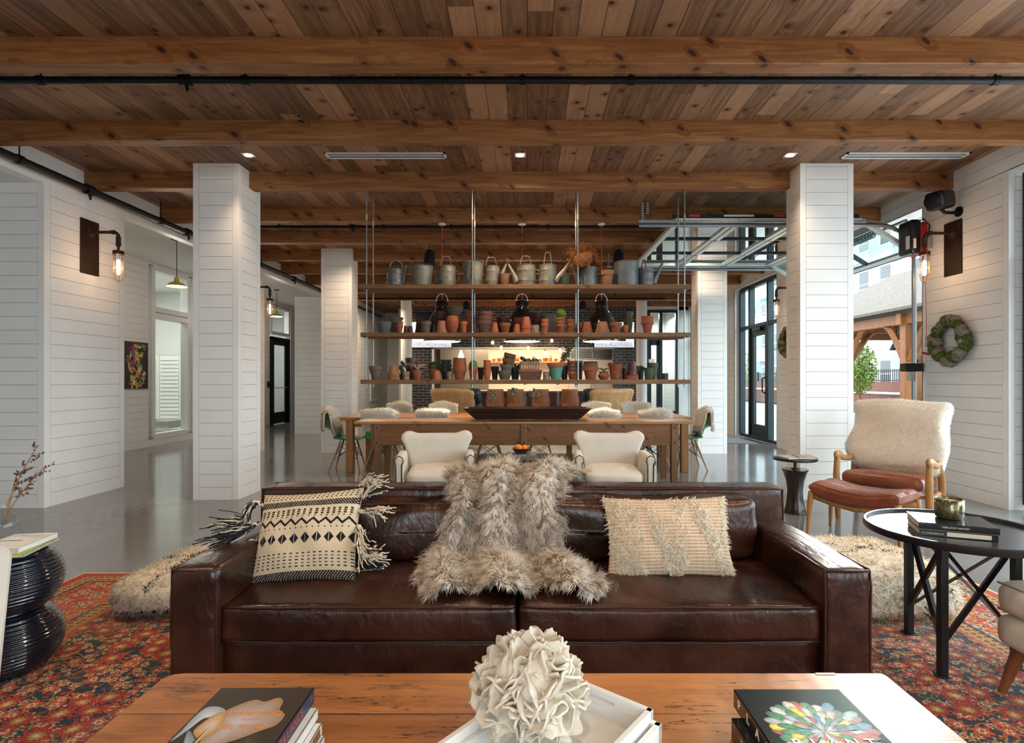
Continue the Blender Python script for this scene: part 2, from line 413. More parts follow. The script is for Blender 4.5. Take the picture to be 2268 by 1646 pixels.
def glass(name, tint=(1, 1, 1), rough=0.0, refl=1.0):
    m = bpy.data.materials.new(name); m.use_nodes = True; nt = m.node_tree; nt.nodes.clear()
    o = nt.nodes.new('ShaderNodeOutputMaterial'); t = nt.nodes.new('ShaderNodeBsdfTransparent'); g = nt.nodes.new('ShaderNodeBsdfGlossy')
    f = nt.nodes.new('ShaderNodeFresnel'); f.inputs[0].default_value = 1.45; mx = nt.nodes.new('ShaderNodeMixShader')
    t.inputs[0].default_value = tint + (1,); g.inputs['Roughness'].default_value = rough
    mm = nt.nodes.new('ShaderNodeMath'); mm.operation = 'MULTIPLY'; mm.inputs[1].default_value = refl; nt.links.new(f.outputs[0], mm.inputs[0])
    gg = nt.nodes.new('ShaderNodeNewGeometry'); m2 = nt.nodes.new('ShaderNodeMath'); m2.operation = 'MULTIPLY'; m3 = nt.nodes.new('ShaderNodeMath'); m3.operation = 'SUBTRACT'; m3.inputs[0].default_value = 1
    nt.links.new(gg.outputs['Backfacing'], m3.inputs[1]); nt.links.new(mm.outputs[0], m2.inputs[0]); nt.links.new(m3.outputs[0], m2.inputs[1])
    nt.links.new(m2.outputs[0], mx.inputs[0]); nt.links.new(t.outputs[0], mx.inputs[1]); nt.links.new(g.outputs[0], mx.inputs[2]); nt.links.new(mx.outputs[0], o.inputs[0])
    MATS[name] = m; return m
glass('pane_glass', (.93, .97, .96)); glass('clear_glass', (.96, .97, .97)); glass('door_glass', (.72, .86, .84), refl=2.6)
plain('aluminium', (.72, .84, .84), .35, metal=.1)
plain('track_steel', (.22, .24, .26), .35, metal=.8)
def concrete():
    m = M('polished_concrete'); x, y, z = m.coords()
    n = m.noise(m.vec, .9, 6, .65); f = m.noise(m.vec, 38, 4, .6)
    c = m.mix(n.ramp(.3, .7), (.165, .168, .172), (.225, .228, .232)); c = m.mix(f.ramp(.35, .75) * .4, c, (.15, .147, .142))
    ln = ((x / 2.9 + .32).fract() - .5).abs().gt(.5 - .0012) .m('MAXIMUM', ((y / 3.66 + .12).fract() - .5).abs().gt(.5 - .0010))
    c = m.mix(ln * .6, c, (.10, .095, .09))
    m.inp('Base Color', c); m.inp('Roughness', n.ramp(.2, .8) * .07 + .09); m.inp('Specular IOR Level', .62); m.bump(f, .02, .001)
    MATS[m.mat.name] = m.mat
concrete()
def brick(name, c1, c2, mortar, bw, bh):
    m = M(name); x, y, z = m.coords(); n = m.nt.nodes.new('ShaderNodeTexBrick')
    m.nt.links.new(m.comb(x + y, z).k, n.inputs['Vector'])
    n.inputs['Scale'].default_value = 1; n.inputs['Brick Width'].default_value = bw; n.inputs['Row Height'].default_value = bh
    n.inputs['Mortar Size'].default_value = .0065; n.inputs['Color1'].default_value = c1 + (1,); n.inputs['Color2'].default_value = c2 + (1,); n.inputs['Mortar'].default_value = mortar + (1,)
    m.inp('Base Color', E(m.nt, n.outputs[0])); m.inp('Roughness', .3); m.bump(E(m.nt, n.outputs[1]) * -1, .4, .01); MATS[name] = m.mat
brick('black_brick', (.018, .019, .026), (.03, .03, .038), (.26, .24, .22), .245, .082)
# ================================================================ floor and ceiling
XL, XR, XH = -4.80, 4.70, -7.2     # left wall, right wall, hall wall behind the left piers
YB, YF = -3.6, 18.7                # wall behind the camera, far wall
ZC = EYE + 2.30; ZB = EYE + 2.118  # ceiling, underside of the beams
struct('floor', MB().box(XH - 2.6, XR + .25, YB - .3, YF + .3, -.2, 0), 'polished_concrete')
struct('ceiling', MB().box(XH - 2.6, XR + .25, YB - .3, YF + .3, ZC, ZC + .2), 'ceiling_planks')
y = 6.02 + 1.195 * -7; k = 0
BEAM_Y = []
for i in range(18):
    yy = {5: 3.65, 6: 4.82, 7: 6.02, 8: 7.26}.get(i, 6.02 + 1.2 * (i - 7))
    if yy > 16.6: break
    BEAM_Y.append(yy)
    b = MB().box(XL - .09 if yy < 15.5 else -3.3, XR + .02, yy, yy + .125, ZB, ZC + .002)
    o = b.build('ceiling_beam', 'beam_wood', bevel=.004, seg=1); o['kind'] = 'structure'
# beams share one material in object space: shift each so that knots differ
for j, o in enumerate([o for o in COL.objects if o.name.startswith('ceiling_beam')]):
    sh = j * 3.7; o.data.transform(Matrix.Translation((sh, 0, 0))); o.location.x = -sh
# ================================================================ shiplap
PITCH, GAP, TH = .136, .0042, .010
def shiplap(mb, axis, c, sgn, a0, a1, z0, z1, edge=.06, off=.0):
    """boards on a plane axis=c facing sgn, running a0..a1, z0..z1, with flat corner boards"""
    def bx(p, q, r, t):
        lo, hi = sorted((c, c + sgn * TH))
        if axis == 'X': mb.box(lo, hi, p, q, r, t)
        else: mb.box(p, q, lo, hi, r, t)
    if edge: bx(a0, a0 + edge, z0, z1); bx(a1 - edge, a1, z0, z1)
    b0, b1 = a0 + edge + (.003 if edge else 0), a1 - edge - (.003 if edge else 0)
    zz = z0
    while zz < z1 - .01:
        t = min(zz + PITCH - GAP, z1); bx(b0, b1, zz, t); zz += PITCH
def pier(name, x0, x1, y0, y1, z1, faces, z0=0.):
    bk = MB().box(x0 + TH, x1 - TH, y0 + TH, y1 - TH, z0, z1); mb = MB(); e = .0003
    if '+y' not in faces: mb.box(x0, x1, y1 - TH, y1, z0, z1)
    if '-y' not in faces: mb.box(x0, x1, y0, y0 + TH, z0, z1)
    for xa in (x0 + e, x1 - .04 - e):
        for ya in (y0 + e, y1 - .04 - e): mb.box(xa, xa + .04, ya, ya + .04, z0, z1)
    for f in faces:
        if f == '-y': shiplap(mb, 'Y', y0 + TH, -1, x0, x1, z0, z1)
        if f == '+y': shiplap(mb, 'Y', y1 - TH, 1, x0, x1, z0, z1)
        ya = y0 + (TH if '-y' in faces else 0); yb = y1 - (TH if '+y' in faces else 0)
        if f == '-x': shiplap(mb, 'X', x0 + TH, -1, ya, yb, z0, z1)
        if f == '+x': shiplap(mb, 'X', x1 - TH, 1, ya, yb, z0, z1)
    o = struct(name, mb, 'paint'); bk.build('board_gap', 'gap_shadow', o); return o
# columns
pier('column', -3.546, -3.067, 5.79, 6.27, ZC, ('-y', '+y', '-x', '+x'))
pier('column', 2.894, 3.459, 5.79, 6.10, ZC, ('-y', '+y', '-x', '+x'))
pier('column', -3.604, -3.068, 9.54, 9.87, ZC, ('-y', '+y', '-x', '+x'))
pier('column', 2.945, 3.45, 9.43, 9.80, ZC, ('-y', '+y', '-x', '+x'))
# ---- left wall: piers, header, hall behind
ZH = EYE + 1.96
pier('wall_left', XH, XL, 5.42, 6.50, ZH, ('-y', '+x', '+y'))
pier('wall_left', -5.5, XL, 9.0, 9.97, ZH, ('-y', '+x', '+y'))
pier('wall_left', -5.5, XL, 12.9, YF, ZH, ('-y', '+x'))
pier('wall_left', XL - .7, XL, YB, 1.2, ZH, ('+x', '+y'))
mb = MB().box(XL - .12, XL - .0, YB, YF, ZH, EYE + 2.07); mb.box(XL - .12, XL - .09, YB, YF, EYE + 2.07, ZC)
struct('wall_left_header', mb, 'paint')
struct('ceiling_hall', MB().box(XH, XL - .12, YB, 6.5, ZH, ZH + .1), 'plaster')
struct('ceiling_hall', MB().box(XH, XL - .12, 6.5, YF, EYE + 2.25, EYE + 2.3), 'plaster')
# hall wall with a glazed mail room (window_1) and a black door (door_1)
mb = MB(); bk = MB()
W0, W1 = 10.49, 11.60; D0, D1 = 15.35, 16.5
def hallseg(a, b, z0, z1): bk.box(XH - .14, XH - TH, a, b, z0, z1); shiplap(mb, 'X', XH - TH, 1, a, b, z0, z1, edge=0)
hallseg(YB, W0 - .12, 0, EYE + 2.26); hallseg(W1 + .12, D0 - .1, 0, EYE + 2.26); hallseg(D1 + .1, YF, 0, EYE + 2.26)
hallseg(W0 - .12, W1 + .12, 0, .13); hallseg(W0 - .12, W1 + .12, 3.48, EYE + 2.26); hallseg(D0 - .1, D1 + .1, 3.42, EYE + 2.26)
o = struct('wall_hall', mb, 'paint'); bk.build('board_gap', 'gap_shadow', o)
def window_frame(name, mat, x, y0, y1, zs, ys=(), t=.07, dep=.12, pane='pane_glass'):
    """glazing in a plane X=x; zs = heights of horizontal bars, ys = extra vertical bars"""
    r = tag(bpy.data.objects.new(name, None), kind='structure'); COL.objects.link(r)
    f = MB()
    for yy in (y0, *ys, y1): f.box(x - dep / 2, x + dep / 2, yy - t / 2, yy + t / 2, zs[0], zs[-1])
    for zz in zs: f.box(x - dep / 2 + .004, x + dep / 2 - .004, y0, y1, zz - t / 2, zz + t / 2)
    f.build('frame', mat, r, bevel=.003, seg=1)
    MB().box(x - .004, x + .004, y0, y1, zs[0], zs[-1]).build('pane', pane, r); return r
window_frame('window_1', 'white_metal', XH - .06, W0, W1, (.18, 2.52, 2.64, 3.44), t=.10, dep=.16)
# mail room behind
mb = MB().box(XH - 2.5, XH - 2.4, 8.8, 14, 0, 3.6).box(XH - 2.4, XH - .15, 13.9, 14, 0, 3.6).box(XH - 2.4, XH - .15, 8.7, 8.8, 0, 3.6).box(XH - 2.4, XH - .15, 8.8, 14, 3.5, 3.6)
struct('wall_mail_room', mb, 'mail_white')
light('mail_room_light', 'AREA', (XH - 1.2, 11.6, 3.45), 70, (1, .97, .9), 1.2)
# door
r = thing('door_1', None, None); r['kind'] = 'structure'
f = MB().box(XH - .1, XH + .03, D0, D0 + .09, 0, 2.5).box(XH - .1, XH + .03, D1 - .09, D1, 0, 2.5).box(XH - .1, XH + .03, D0, D1, 2.42, 2.5)
f.build('frame', 'black_metal', r)
f = MB().box(XH - .06, XH - .01, D0 + .09, D0 + .2, .02, 2.42).box(XH - .06, XH - .01, D1 - .2, D1 - .09, .02, 2.42).box(XH - .06, XH - .01, D0 + .1, D1 - .1, .02, .34).box(XH - .06, XH - .01, D0 + .1, D1 - .1, 2.28, 2.42)
f.build('door_leaf', 'black_metal', r)
MB().box(XH - .04, XH - .03, D0 + .2, D1 - .2, .34, 2.28).build('pane', 'pane_glass', r)
MB().tube([(XH + .05, D0 + .15, 1.05), (XH + .05, D1 - .15, 1.05)], .012).build('push_bar', 'chrome', r)
window_frame('window_2', 'white_metal', XH - .06, D0, D1, (2.62, 3.36), t=.08, dep=.14)
mb = MB().box(XH - 1.8, XH - 1.7, 14.2, 18.4, 0, 3.5).box(XH - 1.8, XH - .15, 18.3, 18.4, 0, 3.5).box(XH - 1.8, XH - .15, 14.1, 14.2, 0, 3.5).box(XH - 1.8, XH - .15, 14.2, 18.3, 3.48, 3.56)
struct('wall_mail_room', mb, 'mail_white')
light('mail_room_light', 'AREA', (XH - .9, 16.2, 3.4), 35, (1, .98, .94), .8)
# ---- right wall
ZL = EYE + 2.05
pier('wall_right', XR, XR + .25, 5.33, 6.50, ZL, ('-x', '-y'))
pier('wall_right', XR, XR + .25, 9.12, 10.3, ZL, ('-x',))
pier('wall_right', XR, XR + .25, 12.4, 13.6, ZL, ('-x',))
pier('wall_right', XR, XR + .25, 15.95, YF, ZL, ('-x',))
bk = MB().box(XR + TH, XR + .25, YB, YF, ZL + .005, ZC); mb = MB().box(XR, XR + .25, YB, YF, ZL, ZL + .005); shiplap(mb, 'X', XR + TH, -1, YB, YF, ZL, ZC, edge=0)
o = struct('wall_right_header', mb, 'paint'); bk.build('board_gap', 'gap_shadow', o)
XW = XR + .16
window_frame('window_3', 'dark_frame', XW, -3.5, 5.24, (.06, EYE + 1.18, ZL - .04), ys=(-1.6, .3, 2.2, 3.7), t=.11)
window_frame('window_4', 'dark_frame', XW, 10.36, 12.34, (.05, 2.42, ZL - .04), ys=(10.92, 11.83), t=.07)
window_frame('window_5', 'dark_frame', XW, 13.66, 15.9, (.05, 1.2, 2.42, ZL - .04), ys=(14.4, 15.15), t=.07)
r = thing('door_2', None, None); r['kind'] = 'structure'      # glazed leaf between the two mullions of window_4
f = MB()
for a, b in ((10.955, 11.10), (11.65, 11.795)): f.box(XW - .03, XW + .03, a, b, .06, 2.38)
f.box(XW - .03, XW + .03, 11.1, 11.65, .06, .34).box(XW - .03, XW + .03, 11.1, 11.65, 2.2, 2.38)
f.build('door_leaf', 'dark_frame', r)
MB().tube([(XW - .04, 11.04, 1.0), (XW - .11, 11.04, 1.03), (XW - .11, 11.04, 1.3), (XW - .04, 11.04, 1.33)], .015).build('door_handle', 'black_metal', r)
MB().box(XW - .09, XW - .03, 11.2, 11.6, 2.3, 2.37).build('door_closer', 'black_metal', r)
# ---- wall behind the camera, unseen: white piers, middle window added to let light in
mb = MB()
for a, b in ((XH, -1.2), (1.2, XR + .2)): mb.box(a, b, YB - .15, YB, 0, ZC)
mb.box(XH, XR, YB - .15, YB, 3.25, ZC); struct('wall_back', mb, 'paint')
for i, (a, b) in enumerate(((-1.2, 1.2),)):
    r = thing('window_%d' % (6 + i), None, None); r['kind'] = 'structure'; f = MB()
    for xx in (a + .03, (a + b) / 2, b - .03): f.box(xx - .03, xx + .03, YB - .12, YB - .04, 0, 3.25)
    for zz in (.03, 2.3, 3.22): f.box(a, b, YB - .11, YB - .05, zz - .03, zz + .03)
    f.build('frame', 'dark_frame', r)
# ---- far end: brick kitchen block with serving opening, left corridor end, right glazed wall
YK = 15.9
BX0, BX1 = -3.35, 3.2; OX0, OX1 = X(962, YK), X(1358, YK); OZ = Z(773, YK)
mb = MB().box(BX0, OX0, YK, YK + .2, 0, ZC).box(OX1, BX1, YK, YK + .2, 0, ZC).box(OX0, OX1, YK, YK + .2, OZ, ZC).box(OX0, OX1, YK, YK + .2, 0, .92)
mb.box(BX0, BX0 + .2, YK + .2, YF, 0, ZC).box(BX1 - .2, BX1, YK + .2, YF, 0, ZC)
struct('wall_kitchen', mb, 'black_brick')
plain('kitchen_wall', (.80, .62, .50), .6)
plain('kitchen_grey', (.30, .27, .23), .5)
struct('wall_far', MB().box(XH, XR + .2, YF, YF + .15, 0, ZC), 'plaster')
struct('wall_kitchen_back', MB().box(OX0 - .1, OX1 + .1, 18.3, 18.36, 0, ZC - .6), 'kitchen_wall')
struct('trim_1', MB().box(OX0 - .07, OX0, YK - .01, YK + .22, .9, OZ + .05).box(OX0 - .07, OX1 + .05, YK - .01, YK + .22, OZ, OZ + .05), 'white_metal')
struct('ceiling_kitchen', MB().box(OX0 - .1, OX1 + .1, YK + .2, 18.3, OZ + .35, OZ + .4), 'plaster')
light('kitchen_light', 'AREA', (-.2, 17.3, OZ + .3), 130, (1, .74, .50), 1.6, sx=3.2, sy=.8)
for xx in (-3.33, 3.14):
    c = MB().lathe([(.145, 0), (.145, ZB + .18)], 28, (xx, 15.0, 0)); struct('column_round', c, 'paint', smooth='auto')
# white corridor wall left of the kitchen block
struct('wall_corridor', MB().box(-4.15, BX0 - .02, 17.6, 17.75, 0, ZC), 'plaster')
light('corridor_light', 'AREA', (-4.2, 14.6, 3.2), 45, (1, .80, .55), .8)
# far right glazed front
r = thing('window_9', None, None); r['kind'] = 'structure'; f = MB(); yy = 15.95
for px in (1436, 1463, 1499): f.box(X(px, yy) - .045, X(px, yy) + .045, yy - .05, yy + .05, .04, Z(688, yy))
for zz in (.08, Z(912, yy) - .02, Z(750, yy), Z(690, yy)): f.box(X(1436, yy), X(1499, yy), yy - .04, yy + .04, zz - .045, zz + .045)
f.box(X(1436, yy), X(1461, yy), yy - .03, yy + .03, Z(765, yy), Z(752, yy)).box(X(1454, yy), X(1461, yy), yy - .03, yy + .03, .1, Z(756, yy)).box(X(1436, yy), X(1442, yy), yy - .03, yy + .03, .1, Z(756, yy))
f.build('frame', 'dark_frame', r); MB().box(X(1436, yy), X(1499, yy), yy - .005, yy + .005, .05, Z(690, yy)).build('pane', 'pane_glass', r)
struct('wall_far_right', MB().box(BX1, X(1434, yy), yy, yy + .15, 0, ZC).box(X(1501, yy), XR, yy, yy + .15, 0, ZC).box(BX1, XR, yy, yy + .15, Z(687, yy), ZC), 'paint')
light('vestibule_light', 'AREA', (3.9, 17.3, 3.3), 120, (.95, 1, .95), 1.0)
# ================================================================ outside
plain('paving', (.36, .35, .33), .8, var=.1)
plain('siding', (.42, .43, .44), .7)
plain('facade_grey', (.22, .25, .285), .7)
plain('window_dark', (.05, .06, .065), .3)
plain('shingle', (.13, .108, .085), .85, col2=(.085, .07, .055), scale=14)
wood('timber', (.21, .075, .020), (.29, .115, .035), 'Z', rough=.6)
wood('planter_wood', (.09, .022, .008), (.13, .035, .013), 'X', plank=0, rough=.6)
plain('tree_green', (.09, .15, .015), .7, col2=(.18, .24, .035), scale=4)
struct('ground', MB().box(XR + .25, 60, -30, 70, -.25, -.05).box(-40, 60, -40, YB - .3, -.25, -.05), 'paving')
# ================================================================ outside: pavilion, planter, fence, houses
r = thing('pavilion', 'timber garden pavilion with arched braces and a shingled hip roof, outside the raised glass door', 'pavilion', (8.8, 9.6, 0))
def rel(P, o): return [tuple(np.array(p) - np.array(o)) for p in P]
o = (8.8, 9.6, 0)
A = rel([(8.75, 9.6, 2.99), (13.3, 9.6, 2.99), (13.3, 18.8, 2.99), (8.75, 18.8, 2.99), (11, 11.9, 4.42), (11, 16.5, 4.42)], o)
B = [(p[0], p[1], p[2] - .07) for p in A]
MB().add(A + B, [(0, 1, 4), (1, 2, 5, 4), (2, 3, 5), (3, 0, 4, 5), (6, 10, 7), (7, 10, 11, 8), (8, 11, 9), (9, 11, 10, 6), (0, 6, 7, 1), (1, 7, 8, 2), (2, 8, 9, 3), (3, 9, 6, 0)]).build('roof', 'shingle', r)
for xx in (.3, 4.2):
    for yy in (.8, 3.5, 5.95, 8.6): MB().box(xx - .1, xx + .1, yy - .1, yy + .1, 0, 2.75).build('post', 'timber', r, bevel=.008, seg=1)
for xx in (.3, 4.2): MB().box(xx - .09, xx + .09, .2, 9.0, 2.62, 2.86).build('beam', 'timber', r)
for yy in (.8, 3.5, 5.95, 8.6): MB().box(.1, 4.4, yy - .08, yy + .08, 2.60, 2.86).build('beam', 'timber', r)
def brace(x, y, dx, dy):
    P = [(x + dx * t, y + dy * t, 1.75 + .95 * math.sin(t * 1.57)) for t in np.linspace(0, 1, 7)]
    MB().tube(P, .085, 4).build('brace', 'timber', r)
for xx in (.3, 4.2):
    for yy, sg in ((.8, 1), (3.5, -1), (3.5, 1), (5.95, -1), (5.95, 1), (8.6, -1)): brace(xx, yy + sg * .1, 0, sg * .85)
for yy in (.8, 3.5, 5.95, 8.6): brace(.4, yy, .85, 0)
l = thing('bell_lamp', 'small dark bell shaped lamp hanging under the timber pavilion', 'lamp', (9.6, 14.2, 2.05))
MB().lathe([(.16, 0), (.13, .08), (.06, .22), (.03, .26)], 16).build('lamp_shade', 'black_metal', l, smooth=True)
MB().tube([(0, 0, .25), (0, 0, .62)], .012).build('cord', 'black_metal', l)
# planter wall and fence
r = thing('planter_wall', 'long two tier brown timber planter wall beyond the pavilion', 'planter', (14, 20, 0))
MB().box(-.5, -.05, -8, 30, 0, .74).box(0, .5, -8, 30, 0, 1.2).build('planter_box', 'planter_wood', r)
MB().box(-.56, 0, -8, 30, .742, .80).build('cap', 'white_metal', r)
r = thing('metal_fence', 'black metal picket fence standing on the brown planter wall', 'fence', (14.3, 20, 1.2))
f = MB().box(-.02, .02, -8, 30, .04, .08).box(-.02, .02, -8, 30, .42, .46); f.build('rail', 'black_metal', r)
f = MB()
for i in range(240): f.box(-.012, .012, -8 + i * .12, -7.976 + i * .12, 0, .5)
q = f.build('picket', 'black_metal', r); q['kind'] = 'stuff'
for i in range(12): MB().box(-.05, .05, -7 + i * 2.6, -6.9 + i * 2.6, 0, .56).build('post', 'black_metal', r)
# houses
r = thing('apartment_house', 'pale apartment house with rows of windows and balconies behind the pavilion', 'house', (24, 20, 0))
MB().box(0, 6, -2, 60, 0, 14).build('wall', 'siding', r)
for a, b in ((4, 8.2), (15, 22), (30, 38), (48, 55)): MB().box(-.6, 0, a, b, 0, 14).build('bay', 'facade_grey' if a in (4, 30) else 'siding', r)
for k in range(26):
    for fl in range(4):
        yy = -1 + k * 2.3; z0 = .9 + fl * 3.1; xx = -.64 if any(a - .3 < yy < b - .6 for a, b in ((4, 8.2), (15, 22), (30, 38), (48, 55))) else -.04
        q = MB().box(xx, xx + .05, yy - .08, yy + 1.08, z0 - .1, z0 + 1.75).build('window', 'white_metal', r)
        MB().box(xx - .02, xx, yy, yy + 1.0, z0, z0 + .75).box(xx - .02, xx, yy, yy + 1.0, z0 + .82, z0 + 1.65).build('pane', 'window_dark', q)
for k in range(7):
    for fl in range(3):
        a = 9.0 + k * 7.6; z0 = 3.1 + fl * 3.1
        MB().box(-1.2, 0, a, a + 3.2, z0, z0 + .22).build('balcony', 'white_metal', r)
        q = MB()
        for i in range(22): q.box(-1.2, -1.18, a + i * .15, a + .02 + i * .15, z0 + .2, z0 + 1.2)
        q.box(-1.21, -1.17, a, a + 3.2, z0 + 1.2, z0 + 1.24); q.build('railing', 'white_metal', r)
def tree(name, label, loc, h, rad, n, seed):
    rg = np.random.default_rng(seed); t = thing(name, label, 'tree', loc)
    MB().tube([(0, 0, 0), (.03, .02, h * .5), (-.02, 0, h)], [.06, .045, .02]).build('trunk', 'timber', t)
    P = rg.normal(0, 1, (n, 3)); P /= np.linalg.norm(P, axis=1)[:, None]; P *= (rg.random((n, 1)) ** .4) * np.array(rad); P[:, 2] += h * .85
    u = rg.normal(0, 1, (n, 3)); u /= np.linalg.norm(u, axis=1)[:, None]; w = np.cross(u, rg.normal(0, 1, (n, 3))); w /= np.linalg.norm(w, axis=1)[:, None]; s = .07
    V = np.stack([P - u * s, P - w * s * .5, P + u * s, P + w * s * .5], 1).reshape(-1, 3)
    raw_mesh('foliage', V, np.arange(4 * n).reshape(-1, 4), np.zeros((0, 3), int), 'tree_green', t)
tree('young_tree', 'young bright green tree behind the fence seen under the pavilion', (12.4, 20.4, 0), 2.0, (.6, .6, 1.0), 1500, 1)
tree('climbing_tree', 'thin yellow green tree beside the green lamp pole', (15.0, 20.8, -.05), 3.4, (.35, .35, 1.2), 600, 2)
tree('street_tree', 'leafy tree seen beyond the glazed side door', (11.6, 31, 0), 2.2, (1.2, 1.2, 1.3), 1800, 3)
plain('pole_green', (.06, .22, .18), .5)
tag(MB().lathe([(.07, 0), (.06, 2.6), (.05, 3.2)], 12).build('lamp_pole', 'pole_green', loc=(16.0, 22.4, 0)), 'dark green lamp pole standing behind the metal fence', 'pole')
r = thing('patio_table', 'round white patio table outside the raised glass door', 'table', (6.7, 9.4, -.05))
MB().lathe([(.0, .78), (.55, .78), (.56, .80), (.55, .82), (0, .82)], 32).build('tabletop', 'white_metal', r, smooth='auto')
MB().lathe([(.25, 0), (.25, .03), (.05, .06), (.04, .4), (.05, .78)], 20).build('pedestal', 'white_metal', r, smooth=True)
# ================================================================ raised sectional glass door in the garage opening
DY0, DY1 = 6.58, 9.07; TZ = EYE + 1.85; DZ = EYE + 1.915
r = thing('sectional_glass_door', 'raised aluminium and glass garage door hanging flat under the beams', 'garage door', (1.78, DY0, DZ))
joints = [0, .76, 1.50, 2.25]
def section(x0, x1, M3=None, o=(0, 0, 0)):
    f = MB(); w = DY1 - DY0
    for a, b in ((x0, x0 + .07), (x1 - .07, x1)): f.box(a, b, 0, w, -.02, .03)
    for yy in (0, w): f.box(x0, x1, yy - .03, yy + .03, -.02, .03)
    mu = MB()
    for yy in (w / 3, 2 * w / 3): mu.box(x0 + .06, x1 - .06, yy - .022, yy + .022, -.018, .028)
    mu.box(x1 - .008, x1 + .002, 0, w, -.024, -.019)
    g = MB().box(x0 + .05, x1 - .05, .02, w - .02, .002, .008)
    if M3 is not None:
        for q in (f, g): q.xform(M3, o)
        mu.xform(M3, o)
    q = f.build('door_section', 'aluminium', r, bevel=.003, seg=1); g.build('pane', 'door_glass', q); mu.build('muntin', 'dark_frame', q)
for i in range(3): section(joints[i] + .003, joints[i + 1] - .003)
section(0, .74, roty(.55), (2.25, 0, .0))
MB().box(-.03, 2.2, -.03, .02, .035, .075).build('seal_strip', 'black_plastic', r)
plain('label_red', (.55, .03, .04), .5); plain('label_white', (.75, .75, .72), .5)
f = MB(); g = MB()
for a in (.16, 1.18): f.box(a, a + .13, -.034, -.031, .042, .07)
for a in (.58, 1.60): g.box(a, a + .36, -.034, -.031, .046, .068)
f.build('warning_label', 'label_red', r); g.build('sticker', 'label_white', r)
for i in range(1, 4):
    for w in (.85, 1.71, 2.52): MB().box(joints[i] - .04, joints[i] + .04, w - .02, w + .02, -.035, -.02).build('hinge', 'galvanized', r)
def track(yy, label):
    t = thing('door_track', label, 'track', (1.33, yy, TZ))
    P = [(0, 0, 0), (2.87, 0, 0)] + [(2.87 + .42 * math.sin(a), 0, -.42 + .42 * math.cos(a)) for a in np.linspace(.2, 1.57, 8)] + [(3.29, 0, -TZ + .02)]
    MB().tube(P, .022, 6, flat=1.2).build('rail', 'track_steel', t, smooth='auto')
    MB().box(0, 2.8, -.012, .012, .03, .06).build('angle_bar', 'galvanized', t)
    for i, (dx, hz) in enumerate(((.04, .22), (.10, .30)) if yy < 8 else ((.03, .30),)):
        a = MB()
        z1 = ZB - TZ ; z0 = .02 if i == 0 else z1 - .13
        a.box(dx - .018, dx + .018, -.003, .003, z0, z1 + .0)
        a.box(dx - .018, dx - .012, -.003, .03, z0, z1); q = a.build('hanger', 'galvanized', t)
        h = MB()
        for k in range(int((z1 - z0) / .03)): h.box(dx - .006, dx + .006, -.006, -.002, z0 + .01 + k * .03, z0 + .022 + k * .03)
        h.build('slot', 'black_plastic', q)
    for zz in (.9, 1.4): MB().box(3.25, 3.36, -.03, .03, zz - TZ, zz - TZ + .05).build('bracket', 'galvanized', t)
    return t
track(DY0 - .06, 'near galvanised ceiling track of the raised glass door, curving down beside the motor')
track(DY1 + .06, 'far galvanised ceiling track of the raised glass door')
tag(MB().lathe([(.02, 0), (.02, 2.56)], 12, R=rotx(-R90)).build('torsion_shaft', 'galvanized', loc=(XR - .12, 6.6, EYE + 1.93)), 'steel torsion shaft over the garage opening beside the red motor', 'shaft')
f = MB(); n = 60
f.tube([(.045 * math.cos(t), t * .009, .045 * math.sin(t)) for t in np.linspace(0, 6.28 * 22, 22 * 9)], .008, 5)
tag(f.build('torsion_spring', 'black_metal', loc=(XR - .12, 7.2, EYE + 1.93), smooth=True), 'coiled steel spring on the shaft over the garage opening', 'spring')
# motor
plain('motor_red', (.35, .012, .02), .35); plain('cord_red', (.55, .03, .03), .6)
r = thing('door_motor', 'red and black door motor on the right wall above the opening', 'motor', (X(2028, 6.4), 6.38, EYE + 1.64))
V, Fc = rounded_box(.16, .22, .37, .03, 6); MB().add(V, Fc).xform(o=(-.02, 0, 0)).build('housing', 'motor_red', r, smooth=True)
V, Fc = rounded_box(.12, .24, .39, .03, 6); MB().add(V, Fc).xform(o=(-.10, -.02, .01)).build('cover', 'black_plastic', r, smooth=True)
MB().box(-.165, -.162, -.11, -.05, -.13, .02).box(-.14, -.11, -.145, -.14, -.13, -.02).build('label_plate', 'label_white', r)
MB().tube([(.0, -.02, .19), (.05, -.03, .24), (.12, -.04, .16), (.09, -.05, .02), (.05, -.04, -.08)], .009, 6).build('chain', 'black_metal', r)
MB().tube([(.1, 0, -.18), (.11, 0, -1.1), (.10, .0, -1.25)], .003, 5).build('release_cord', 'cord_red', r)
MB().tube([(.06, 0, -1.32), (.15, 0, -1.34)], .014, 8).build('release_handle', 'cord_red', r)
MB().box(.03, .3, -.05, .05, -.1, .1).build('mounting_plate', 'galvanized', r)
r = thing('opener_lock', 'dark latch box on the door track below the motor', 'lock', (XR - .12, 6.50, 1.42))
MB().box(-.12, .1, -.06, .04, -.05, .05).build('latch_box', 'black_plastic', r, bevel=.006); MB().box(-.06, .0, -.065, -.0, -.16, -.05).build('latch_plate', 'galvanized', r)
